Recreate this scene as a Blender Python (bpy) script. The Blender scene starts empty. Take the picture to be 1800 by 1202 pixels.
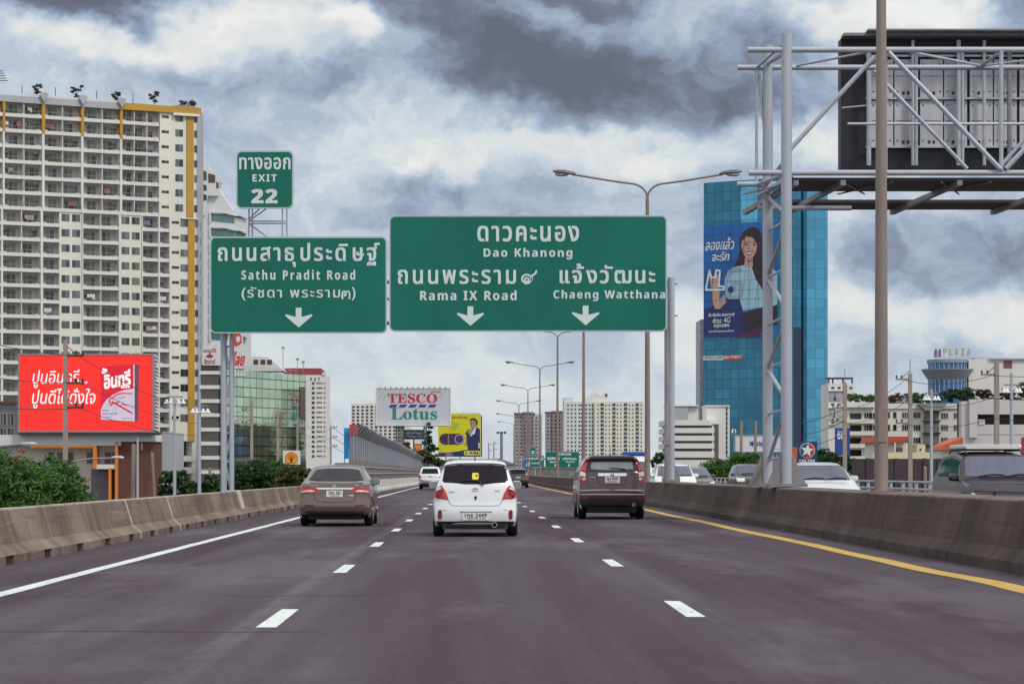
import bpy, bmesh, math, random
from math import sin, cos, pi, radians, sqrt, exp
from mathutils import Vector
random.seed(7)
SC = bpy.context.scene
COL = SC.collection
FPX, VX, VY, CH = 4500.0, 831.0, 831.0, 1.25      # lens in photo pixels, vanishing point, eye height

# ---------------------------------------------------------------- camera
cam = bpy.data.cameras.new('camera'); cam.sensor_width = 36.0; cam.lens = FPX/1800*36
cam.shift_x = (900-VX)/1800; cam.shift_y = (VY-601)/1800
cam.clip_start = 0.5; cam.clip_end = 20000
co = bpy.data.objects.new('camera', cam); COL.objects.link(co)
co.location = (0, 0, CH); co.rotation_euler = (radians(90), 0, 0); SC.camera = co

# ---------------------------------------------------------------- exposure
SC.view_settings.view_transform = 'Standard'; SC.view_settings.look = 'None'
SC.view_settings.exposure = 0.0; SC.view_settings.gamma = 1.0

# ---------------------------------------------------------------- sun (behind thin cloud, high on the right)
SUN_EL, SUN_AZ = 50, 135          # azimuth clockwise from straight ahead
sl = bpy.data.lights.new('sun', 'SUN'); sl.energy = 2.1; sl.angle = radians(12); sl.color = (1.0, .95, .88)
so = bpy.data.objects.new('sun', sl); COL.objects.link(so)
sd = Vector((sin(radians(SUN_AZ))*cos(radians(SUN_EL)), cos(radians(SUN_AZ))*cos(radians(SUN_EL)), sin(radians(SUN_EL))))
so.rotation_euler = (-sd).to_track_quat('-Z', 'Y').to_euler()

# ---------------------------------------------------------------- world: sky texture behind a broken cloud deck
wd = bpy.data.worlds.new('World'); SC.world = wd; wd.use_nodes = True
nt = wd.node_tree; N = nt.nodes; L = nt.links
for n in list(N): N.remove(n)
def nmath(op, a, b=None, c=None):
    n = N.new('ShaderNodeMath'); n.operation = op
    for i, x in enumerate((a, b, c)):
        if x is None: continue
        if isinstance(x, (int, float)): n.inputs[i].default_value = x
        else: L.new(x, n.inputs[i])
    return n.outputs[0]
def nvec(x, y, z):
    n = N.new('ShaderNodeCombineXYZ')
    for i, v in enumerate((x, y, z)):
        if isinstance(v, (int, float)): n.inputs[i].default_value = v
        else: L.new(v, n.inputs[i])
    return n.outputs[0]
def nnoise(vec, scale, detail=5, rough=.55, color=False):
    n = N.new('ShaderNodeTexNoise'); n.inputs['Scale'].default_value = scale
    n.inputs['Detail'].default_value = detail; n.inputs['Roughness'].default_value = rough
    L.new(vec, n.inputs['Vector']); return n.outputs[1 if color else 0]
tc = N.new('ShaderNodeTexCoord'); sp = N.new('ShaderNodeSeparateXYZ'); L.new(tc.outputs['Generated'], sp.inputs[0])
dx, dy, dz = sp.outputs
az = nmath('ARCTAN2', dx, dy); el = nmath('ARCSINE', dz)
cv = nvec(az, nmath('MULTIPLY', el, 1.35), 0.0)
# domain warp in three octaves
w1 = N.new('ShaderNodeSeparateXYZ'); L.new(nnoise(cv, 10, 2, .5, True), w1.inputs[0])
w2 = N.new('ShaderNodeSeparateXYZ'); L.new(nnoise(cv, 45, 4, .55, True), w2.inputs[0])
def warp(b, i, a1, a2):
    t = nmath('MULTIPLY_ADD', nmath('SUBTRACT', w1.outputs[i], .5), a1, b)
    return nmath('MULTIPLY_ADD', nmath('SUBTRACT', w2.outputs[i], .5), a2, t)
wa = warp(az, 0, .075, .045); we = warp(el, 1, .035, .026)
R = 1/FPX
def blob(px, py, sx, sy, amp, acc):
    a = nmath('MULTIPLY', nmath('SUBTRACT', wa, (px-VX)*R), 1/(sx*R))
    b = nmath('MULTIPLY', nmath('SUBTRACT', we, (VY-py)*R), 1/(sy*R))
    r2 = nmath('MULTIPLY_ADD', a, a, nmath('MULTIPLY', b, b))
    r2 = nmath('MULTIPLY', r2, nmath('ADD', r2, .35))          # flat-topped, with a firm edge
    return nmath('MULTIPLY_ADD', nmath('EXPONENT', nmath('MULTIPLY', r2, -.8)), amp, acc)
fb = nnoise(nvec(wa, nmath('MULTIPLY', we, 1.25), 0.0), 26, 7, .58)
fb2 = nnoise(nvec(wa, nmath('MULTIPLY', we, 2.0), 3.3), 9, 4, .5)
acc = nmath('MULTIPLY_ADD', nmath('SUBTRACT', fb, .5), .80, .545)
acc = nmath('MULTIPLY_ADD', nmath('SUBTRACT', fb2, .5), .55, acc)
fb3 = nnoise(nvec(wa, nmath('MULTIPLY', we, 1.2), 7.1), 95, 5, .6)
acc = nmath('MULTIPLY_ADD', nmath('SUBTRACT', fb3, .5), .30, acc)
for bl in [(980, 40, 460, 110, -.05), (90, -10, 280, 60, -.62), (440, 50, 150, 62, .36), (170, 82, 170, 30, .30), (600, 60, 42, 60, .34),
           (430, 150, 290, 36, -.16), (900, 110, 190, 85, -.36), (1130, 155, 300, 76, -.36), (1330, 190, 130, 40, -.22),
           (720, 40, 90, 36, -.22), (1010, 10, 90, 30, -.34), (930, 40, 70, 26, .10), (940, 40, 380, 130, -.06),
           (1000, 268, 380, 44, .26), (640, 235, 130, 56, .12), (770, 330, 110, 34, -.22), (660, 385, 80, 26, -.16),
           (1560, 18, 130, 46, .34), (1800, 30, 120, 80, -.34), (1440, 240, 70, 60, .16), (1390, 70, 150, 60, -.14),
           (1680, 450, 250, 66, -.36), (1500, 420, 60, 50, -.10), (1640, 560, 330, 40, .26), (1215, 470, 90, 70, -.10),
           (1210, 590, 90, 70, .16), (440, 330, 150, 100, .04), (720, 640, 260, 80, .10), (1000, 700, 340, 60, .10), (60, 120, 150, 26, -.08)]:
    acc = blob(*bl, acc)
# low band towards the horizon is paler and more even
hz = nmath('MINIMUM', nmath('MAXIMUM', nmath('SUBTRACT', 1.0, nmath('MULTIPLY', el, 1/.075)), 0.0), 1.0)
acc = nmath('ADD', nmath('MULTIPLY', acc, nmath('SUBTRACT', 1.0, nmath('MULTIPLY', hz, .6))), nmath('MULTIPLY', hz, .6*.76))
# rest of the dome (overhead and behind): broken, brighter cloud
up = N.new('ShaderNodeMapRange'); up.interpolation_type = 'SMOOTHSTEP'
up.inputs[1].default_value = .20; up.inputs[2].default_value = .55; L.new(nmath('MAXIMUM', el, nmath('MULTIPLY', nmath('ABSOLUTE', az), .42)), up.inputs[0])
acc = nmath('MULTIPLY_ADD', up.outputs[0], .30, acc)
cr = N.new('ShaderNodeValToRGB'); L.new(acc, cr.inputs[0])
els = cr.color_ramp.elements
stops = [(0.0, (.125, .130, .185)), (.18, (.185, .205, .285)), (.36, (.30, .37, .50)), (.54, (.47, .55, .66)),
         (.70, (.66, .715, .76)), (.86, (.81, .815, .80)), (1.0, (.90, .91, .90))]
els[0].position, els[0].color = stops[0][0], (*stops[0][1], 1)
els[1].position, els[1].color = stops[-1][0], (*stops[-1][1], 1)
for p_, c_ in stops[1:-1]:
    e = els.new(p_); e.color = (*c_, 1)
sky = N.new('ShaderNodeTexSky'); sky.sky_type = 'NISHITA'; sky.sun_disc = False
sky.sun_elevation = radians(SUN_EL); sky.sun_rotation = radians(SUN_AZ)
b1 = N.new('ShaderNodeBackground'); b1.inputs[1].default_value = .09; L.new(sky.outputs[0], b1.inputs[0])
b2 = N.new('ShaderNodeBackground'); L.new(cr.outputs[0], b2.inputs[0])
b2.inputs[1].default_value = 1.0; L.new(nmath('MULTIPLY_ADD', up.outputs[0], .12, 1.0), b2.inputs[1])
mx = N.new('ShaderNodeMixShader'); mx.inputs[0].default_value = .93
L.new(b1.outputs[0], mx.inputs[1]); L.new(b2.outputs[0], mx.inputs[2])
wo = N.new('ShaderNodeOutputWorld'); L.new(mx.outputs[0], wo.inputs[0])

# ================================================================ materials
_M = {}
def M(name, col=None, rough=.6, metal=0, var=.10, scale=1.5, streak=0, coat=0, emit=0, bump=0, island=0, spec=.5, grid=None, ior=None):
    if name in _M: return _M[name]
    m = bpy.data.materials.new(name); m.use_nodes = True; _M[name] = m
    t = m.node_tree; n = t.nodes; l = t.links; p = n['Principled BSDF']
    p.inputs['Roughness'].default_value = rough; p.inputs['Metallic'].default_value = metal
    p.inputs['Specular IOR Level'].default_value = spec
    if ior: p.inputs['IOR'].default_value = ior
    if coat: p.inputs['Coat Weight'].default_value = coat; p.inputs['Coat Roughness'].default_value = .06
    c4 = (*col, 1)
    tcn = n.new('ShaderNodeTexCoord'); mp = n.new('ShaderNodeMapping'); l.new(tcn.outputs['Object'], mp.inputs[0])
    if streak: mp.inputs['Scale'].default_value = (1, 1, streak)
    nz = n.new('ShaderNodeTexNoise'); nz.inputs['Scale'].default_value = scale; nz.inputs['Detail'].default_value = 6
    nz.inputs['Roughness'].default_value = .62; l.new(mp.outputs[0], nz.inputs['Vector'])
    fac = nz.outputs[0]
    if island:
        g = n.new('ShaderNodeNewGeometry'); oi = n.new('ShaderNodeObjectInfo')
        ad = n.new('ShaderNodeMath'); ad.operation = 'ADD'; l.new(g.outputs['Random Per Island'], ad.inputs[0]); l.new(oi.outputs['Random'], ad.inputs[1])
        fr = n.new('ShaderNodeMath'); fr.operation = 'FRACT'; l.new(ad.outputs[0], fr.inputs[0])
        mm = n.new('ShaderNodeMath'); mm.operation = 'MULTIPLY_ADD'; mm.inputs[1].default_value = island
        l.new(fr.outputs[0], mm.inputs[0])
        m2 = n.new('ShaderNodeMath'); m2.operation = 'MULTIPLY'; m2.inputs[1].default_value = 1-island; l.new(fac, m2.inputs[0])
        l.new(m2.outputs[0], mm.inputs[2]); fac = mm.outputs[0]
    mr = n.new('ShaderNodeMapRange'); mr.inputs[1].default_value = .28 if not island else .1; mr.inputs[2].default_value = .72 if not island else .9; l.new(fac, mr.inputs[0])
    mix = n.new('ShaderNodeMix'); mix.data_type = 'RGBA'; l.new(mr.outputs[0], mix.inputs[0])
    mix.inputs[6].default_value = (*[c*(1-var) for c in col], 1); mix.inputs[7].default_value = (*[min(1, c*(1+var)) for c in col], 1)
    out = mix.outputs[2]
    if grid:      # (panel width, panel height, joint colour, joint width) joint lines of a curtain wall
        gw, gh, gc, gj = grid
        sx = n.new('ShaderNodeSeparateXYZ'); l.new(tcn.outputs['UV'], sx.inputs[0])
        ln = None
        for k, s in ((0, gw), (1, gh)):
            d = n.new('ShaderNodeMath'); d.operation = 'DIVIDE'; d.inputs[1].default_value = s; l.new(sx.outputs[k], d.inputs[0])
            f = n.new('ShaderNodeMath'); f.operation = 'FRACT'; l.new(d.outputs[0], f.inputs[0])
            c = n.new('ShaderNodeMath'); c.operation = 'LESS_THAN'; c.inputs[1].default_value = gj/s; l.new(f.outputs[0], c.inputs[0])
            fl = n.new('ShaderNodeMath'); fl.operation = 'FLOOR'; l.new(d.outputs[0], fl.inputs[0])
            if ln is None: ln, f0 = c, fl
            else:
                mxx = n.new('ShaderNodeMath'); mxx.operation = 'MAXIMUM'; l.new(ln.outputs[0], mxx.inputs[0]); l.new(c.outputs[0], mxx.inputs[1]); ln = mxx
                cx = n.new('ShaderNodeCombineXYZ'); l.new(f0.outputs[0], cx.inputs[0]); l.new(fl.outputs[0], cx.inputs[1])
                wn = n.new('ShaderNodeTexWhiteNoise'); wn.noise_dimensions = '2D'; l.new(cx.outputs[0], wn.inputs['Vector'])
                pm = n.new('ShaderNodeMix'); pm.data_type = 'RGBA'; pm.blend_type = 'MULTIPLY'; pm.inputs[0].default_value = 1
                rr = n.new('ShaderNodeMapRange'); rr.inputs[3].default_value = .80; rr.inputs[4].default_value = 1.12; l.new(wn.outputs[0], rr.inputs[0])
                cc = n.new('ShaderNodeCombineColor')
                for q in range(3): l.new(rr.outputs[0], cc.inputs[q])
                l.new(out, pm.inputs[6]); l.new(cc.outputs[0], pm.inputs[7]); out = pm.outputs[2]
                # panes sit at slightly different angles: wobble the reflections
                bn = n.new('ShaderNodeBump'); bn.inputs['Strength'].default_value = .05; bn.inputs['Distance'].default_value = .3
                l.new(nz.outputs[0], bn.inputs['Height']); l.new(bn.outputs[0], p.inputs['Normal'])
        gm = n.new('ShaderNodeMix'); gm.data_type = 'RGBA'; l.new(ln.outputs[0], gm.inputs[0]); l.new(out, gm.inputs[6]); gm.inputs[7].default_value = (*gc, 1); out = gm.outputs[2]
    l.new(out, p.inputs['Base Color'])
    if emit:
        l.new(out, p.inputs['Emission Color']); p.inputs['Emission Strength'].default_value = emit
    if bump:
        b = n.new('ShaderNodeBump'); b.inputs['Strength'].default_value = bump; b.inputs['Distance'].default_value = .03
        n2 = n.new('ShaderNodeTexNoise'); n2.inputs['Scale'].default_value = scale*9; n2.inputs['Detail'].default_value = 4; l.new(tcn.outputs['Object'], n2.inputs['Vector'])
        l.new(n2.outputs[0], b.inputs['Height']); l.new(b.outputs[0], p.inputs['Normal'])
    return m

def node_mat(name):
    m = bpy.data.materials.new(name); m.use_nodes = True; _M[name] = m
    return m, m.node_tree.nodes, m.node_tree.links, m.node_tree.nodes['Principled BSDF']

# ================================================================ frames: facade planes in the world
class Frame:
    """origin o (x,y) at ground, u runs along direction d, v is height, w points out of the face towards the viewer"""
    def __init__(s, x0, y0, x1, y1):
        s.o = Vector((x0, y0, 0)); d = Vector((x1-x0, y1-y0, 0)); s.L = d.length; s.u = d/s.L
        s.n = Vector((s.u.y, -s.u.x, 0))
    def at(s, u, v, w=0): return s.o + s.u*u + s.n*w + Vector((0, 0, v))
    def U(s, px):                      # where the sight line of a photo column meets the plane
        k = (px-VX)/FPX
        return (k*s.o.y - s.o.x)/(s.u.x - k*s.u.y)
    def V(s, px, py):
        return CH + (VY-py)/FPX*(s.o.y + s.u.y*s.U(px))
def FD(D): return Frame(0, D, 1, D)    # plane facing the road at distance D; u = x
def FP(pxa, Da, pxb, Db): return Frame((pxa-VX)*Da/FPX, Da, (pxb-VX)*Db/FPX, Db)
def X(px, D): return (px-VX)*D/FPX
def Z(py, D): return CH+(VY-py)*D/FPX
def P(px, py, D): return Vector((X(px, D), D, Z(py, D)))
GZ = -6.0                              # street level below the elevated road

# ================================================================ mesh builder
class MB:
    def __init__(s): s.v = []; s.f = []; s.m = []; s.k = 0; s.uv = {}
    def mat(s, k): s.k = k; return s
    def add(s, vs, fs):
        b = len(s.v); s.v += [tuple(q) for q in vs]
        for f in fs: s.f.append(tuple(i+b for i in f)); s.m.append(s.k)
        return s
    def hexa(s, c): return s.add(c, [(0, 3, 2, 1), (4, 5, 6, 7), (0, 1, 5, 4), (1, 2, 6, 5), (2, 3, 7, 6), (3, 0, 4, 7)])
    def box(s, x0, x1, y0, y1, z0, z1):
        return s.hexa([(x0, y0, z0), (x1, y0, z0), (x1, y1, z0), (x0, y1, z0), (x0, y0, z1), (x1, y0, z1), (x1, y1, z1), (x0, y1, z1)])
    def fbox(s, F, u0, u1, v0, v1, w0, w1):     # w1 is the outer face
        return s.hexa([F.at(u0, v0, w1), F.at(u1, v0, w1), F.at(u1, v0, w0), F.at(u0, v0, w0), F.at(u0, v1, w1), F.at(u1, v1, w1), F.at(u1, v1, w0), F.at(u0, v1, w0)])
    def fprism(s, F, pts, w0, w1):              # polygon (u,v) counter-clockwise, extruded from w0 out to w1
        n = len(pts)
        a = sum(pts[i][0]*pts[(i+1) % n][1]-pts[(i+1) % n][0]*pts[i][1] for i in range(n))
        if a < 0: pts = pts[::-1]
        vs = [F.at(u, v, w1) for u, v in pts]+[F.at(u, v, w0) for u, v in pts]
        fs = [tuple(range(n)), tuple(range(2*n-1, n-1, -1))]+[(i, i+n, (i+1) % n+n, (i+1) % n) for i in range(n)]
        return s.add(vs, fs)
    def column(s, pts, z0, z1):                 # plan polygon (x,y) extruded upward
        n = len(pts)
        a = sum(pts[i][0]*pts[(i+1) % n][1]-pts[(i+1) % n][0]*pts[i][1] for i in range(n))
        if a < 0: pts = pts[::-1]
        zt = z1 if isinstance(z1, (list, tuple)) else [z1]*n
        if a < 0 and isinstance(z1, (list, tuple)): zt = zt[::-1]
        vs = [(x, y, z0) for x, y in pts]+[(pts[i][0], pts[i][1], zt[i]) for i in range(n)]
        return s.add(vs, [tuple(range(n-1, -1, -1)), tuple(range(n, 2*n))]+[(i, (i+1) % n, (i+1) % n+n, i+n) for i in range(n)])
    def tube(s, p0, p1, r0, r1=None, n=8, cap=True):
        p0 = Vector(p0); p1 = Vector(p1); r1 = r0 if r1 is None else r1
        d = (p1-p0); d.normalize()
        a = d.cross(Vector((0, 0, 1)) if abs(d.z) < .95 else Vector((1, 0, 0))); a.normalize(); b = d.cross(a)
        vs = []
        for p, r in ((p0, r0), (p1, r1)):
            for i in range(n):
                t = 2*pi*i/n; vs.append(p+a*(r*cos(t))+b*(r*sin(t)))
        fs = [(i, (i+1) % n, (i+1) % n+n, i+n) for i in range(n)]
        if cap: fs += [tuple(range(n-1, -1, -1)), tuple(range(n, 2*n))]
        return s.add(vs, fs)
    def path(s, pts, r, n=6):
        pts = [Vector(p) for p in pts]; rs = r if isinstance(r, (list, tuple)) else [r]*len(pts)
        vs = []; ref = None
        for i, p in enumerate(pts):
            d = (pts[min(i+1, len(pts)-1)]-pts[max(i-1, 0)]); d.normalize()
            if ref is None: ref = d.cross(Vector((0, 0, 1)) if abs(d.z) < .95 else Vector((1, 0, 0)))
            a = ref-d*ref.dot(d); a.normalize(); ref = a; b = d.cross(a)
            for k in range(n):
                t = 2*pi*k/n; vs.append(p+a*(rs[i]*cos(t))+b*(rs[i]*sin(t)))
        fs = []
        for i in range(len(pts)-1):
            for k in range(n): fs.append((i*n+k, i*n+(k+1) % n, (i+1)*n+(k+1) % n, (i+1)*n+k))
        m = len(pts)-1
        fs += [tuple(range(n-1, -1, -1)), tuple(range(m*n, m*n+n))]
        return s.add(vs, fs)
    def lathe(s, prof, c=(0, 0, 0), axis='z', n=16, cap=True):   # prof: (r, h)
        c = Vector(c); vs = []
        for r, h in prof:
            for k in range(n):
                t = 2*pi*k/n; a, b = r*cos(t), r*sin(t)
                vs.append(c+(Vector((a, b, h)) if axis == 'z' else Vector((h, a, b)) if axis == 'x' else Vector((b, h, a))))
        fs = []
        for i in range(len(prof)-1):
            for k in range(n): fs.append((i*n+k, i*n+(k+1) % n, (i+1)*n+(k+1) % n, (i+1)*n+k))
        m = len(prof)-1
        if cap: fs += [tuple(range(n-1, -1, -1)), tuple(range(m*n, m*n+n))]
        return s.add(vs, fs)
    def loft(s, rings, cap=True):
        n = len(rings[0]); vs = [q for r in rings for q in r]; fs = []
        for i in range(len(rings)-1):
            for k in range(n): fs.append((i*n+k, i*n+(k+1) % n, (i+1)*n+(k+1) % n, (i+1)*n+k))
        if cap: fs += [tuple(range(n-1, -1, -1)), tuple(range((len(rings)-1)*n, len(rings)*n))]
        return s.add(vs, fs)
    def ball(s, c, r, n=8, m=6):
        c = Vector(c); r = r if isinstance(r, (list, tuple)) else (r, r, r)
        rings = []
        for i in range(1, m):
            a = pi*i/m-pi/2
            rings.append([c+Vector((r[0]*cos(a)*cos(2*pi*k/n), r[1]*cos(a)*sin(2*pi*k/n), r[2]*sin(a))) for k in range(n)])
        return s.loft(rings)
    def mesh(s, name, mats, off=(0, 0, 0), smooth=0):
        me = bpy.data.meshes.new(name); ox, oy, oz = off
        me.from_pydata([(x-ox, y-oy, z-oz) for x, y, z in s.v], [], s.f)
        for m in (mats if isinstance(mats, (list, tuple)) else [mats]): me.materials.append(m)
        me.polygons.foreach_set('material_index', s.m)
        if s.uv:
            ul = me.uv_layers.new(name='UVMap')
            for lp in me.loops:
                ul.data[lp.index].uv = s.uv.get(lp.vertex_index, (0, 0))
        me.validate(); me.update()
        if smooth:
            bm = bmesh.new(); bm.from_mesh(me); bmesh.ops.recalc_face_normals(bm, faces=bm.faces); bm.to_mesh(me); bm.free()
            me.polygons.foreach_set('use_smooth', [True]*len(me.polygons))
            me.set_sharp_from_angle(angle=radians(smooth))
        return me
    def build(s, name, mats, parent=None, at=None, smooth=0, rel=False, label=None):
        """verts are in world space unless rel; the object's origin is its parent's origin (or `at`)"""
        w = Vector((0, 0, 0)) if rel else (WO[parent.name] if parent else Vector(at if at else (0, 0, 0)))
        o = bpy.data.objects.new(name, s.mesh(name, mats, w, smooth)); COL.objects.link(o)
        if parent: o.parent = parent
        else: o.location = w
        WO[o.name] = w
        if label: o['label'] = label
        return o
WO = {}
def tag(o, label=None, cat=None, group=None, kind=None):
    if label: o['label'] = label
    if cat: o['category'] = cat
    if group: o['group'] = group
    if kind: o['kind'] = kind
    return o
def thing(name, label, cat, loc=(0, 0, 0), group=None, rz=0):
    o = bpy.data.objects.new(name, None); COL.objects.link(o); o.location = loc; o.rotation_euler = (0, 0, rz)
    o.empty_display_size = .3
    WO[o.name] = Vector(loc); return tag(o, label, cat, group)
def dup(o, parent=None):
    c = o.copy(); COL.objects.link(c)
    if parent: c.parent = parent
    WO[c.name] = WO[o.name].copy()
    for ch in list(o.children): dup(ch, c)
    return c
def reps(parent, name, F, spots, draw, mats, cap=100):
    """one mesh of a window/balcony at (u,v) spots of a facade: the first `cap` are parts of their own, the rest one part of kind stuff"""
    if not spots: return
    mb = MB(); draw(mb, F, 0, 0); off = F.at(0, 0, 0); me = mb.mesh(name, mats, off)
    for u, v in spots[:cap]:
        o = bpy.data.objects.new(name, me); COL.objects.link(o); o.parent = parent
        q = F.at(u, v, 0); o.location = q-WO[parent.name]; WO[o.name] = q
    if len(spots) > cap:
        mb = MB()
        for u, v in spots[cap:]: draw(mb, F, u, v)
        tag(mb.build(name, mats, parent), kind='stuff')

# ================================================================ lettering
def _math(s, A, a, d=None):
    r = ''
    for c in s:
        if 'A' <= c <= 'Z': r += chr(A+ord(c)-65)
        elif 'a' <= c <= 'z': r += chr(a+ord(c)-97)
        elif d and '0' <= c <= '9': r += chr(d+ord(c)-48)
        else: r += c
    return r
def sans(s): return _math(s, 0x1D5D4, 0x1D5EE, 0x1D7EC)      # heavy sans forms
def serif(s): return _math(s, 0x1D400, 0x1D41A)
_TC = {}
def glyphs(s, bold, space):
    key = (s, bold, space)
    if key in _TC: return _TC[key]
    c = bpy.data.curves.new('lettering', 'FONT'); c.body = s; c.size = 1; c.space_character = space
    c.resolution_u = 4; c.extrude = 0
    o = bpy.data.objects.new('lettering', c); COL.objects.link(o)
    dg = bpy.context.evaluated_depsgraph_get(); dg.update()
    me = o.evaluated_get(dg).to_mesh()
    vs = [tuple(v.co) for v in me.vertices]; fs = [tuple(p.vertices) for p in me.polygons]
    o.evaluated_get(dg).to_mesh_clear(); bpy.data.objects.remove(o); bpy.data.curves.remove(c)
    # contours of one letter may overlap: no two of its faces share a plane
    nv, nf = [], []
    for i, f in enumerate(fs):
        b = len(nv); nv += [(vs[q][0], vs[q][1], .11*((i*5) % 8)) for q in f]; nf.append(tuple(range(b, b+len(f))))
    vs, fs = nv, nf
    _TC[key] = (vs, fs); return vs, fs
def text(mb, F, s, u0, u1, v0, v1, w=.01, bold=.035, space=1.0, depth=.01, slant=0, rise=0):
    """lettering fitted to the box u0..u1, v0..v1 of a plane"""
    gv, gf = glyphs(s, 0, space)
    if not gv: return mb
    vs, fs = [], []                    # heavier weight: overlaid copies, each a hair in front of the last
    for k, (ox, oy) in enumerate(((0, 0), (1, .6), (-1, .6), (1, -.6), (-1, -.6)) if bold else ((0, 0),)):
        b = len(vs); vs += [(x+ox*bold, y+oy*bold, k+z) for x, y, z in gv]; fs += [tuple(i+b for i in f) for f in gf]
    x0 = min(v[0] for v in vs); x1 = max(v[0] for v in vs); y0 = min(v[1] for v in vs); y1 = max(v[1] for v in vs)
    z0 = min(v[2] for v in vs); z1 = max(v[2] for v in vs); zz = max(z1-z0, 1e-6)
    out = []
    for x, y, z in vs:
        a = (x-x0)/(x1-x0); b = (y-y0)/(y1-y0)
        out.append(F.at(u0+(u1-u0)*a+slant*(b-.5)*(v1-v0), v0+(v1-v0)*b+rise*(a-.5)*(u1-u0), w+depth*(z-z0)/zz))
    return mb.add(out, fs)
def ptext(mb, F, s, pa, pb, ya, yb, **k):         # box given in photo pixels
    return text(mb, F, s, F.U(pa), F.U(pb), F.V(pa, yb), F.V(pa, ya), **k)
def pprism(mb, F, pts, w0, w1):
    return mb.fprism(F, [(F.U(a), F.V(a, b)) for a, b in pts], w0, w1)
def ngon(cx, cy, rx, ry=None, n=20, a0=0): return [(cx+rx*cos(a0+2*pi*i/n), cy+(ry or rx)*sin(a0+2*pi*i/n)) for i in range(n)]
def stroke(mb, F, pts, hw, w0, w1):               # thick polyline on a plane, one quad prism per segment (u,v units)
    for i, ((a, b), (c, d)) in enumerate(zip(pts, pts[1:])):
        dx_, dy_ = c-a, d-b; ln = math.hypot(dx_, dy_) or 1; ex, ey = dx_/ln*hw*.4, dy_/ln*hw*.4; nx, ny = -dy_/ln*hw, dx_/ln*hw
        mb.fprism(F, [(a-ex+nx, b-ey+ny), (a-ex-nx, b-ey-ny), (c+ex-nx, d+ey-ny), (c+ex+nx, d+ey+ny)], w0, w1+.0007*(i % 2))
def rrect(u0, u1, v0, v1, r, n=5):
    pts = []
    for cx, cy, a in ((u1-r, v1-r, 0), (u0+r, v1-r, pi/2), (u0+r, v0+r, pi), (u1-r, v0+r, 3*pi/2)):
        for i in range(n+1):
            t = a+pi/2*i/n; pts.append((cx+r*cos(t), cy+r*sin(t)))
    return pts
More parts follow.
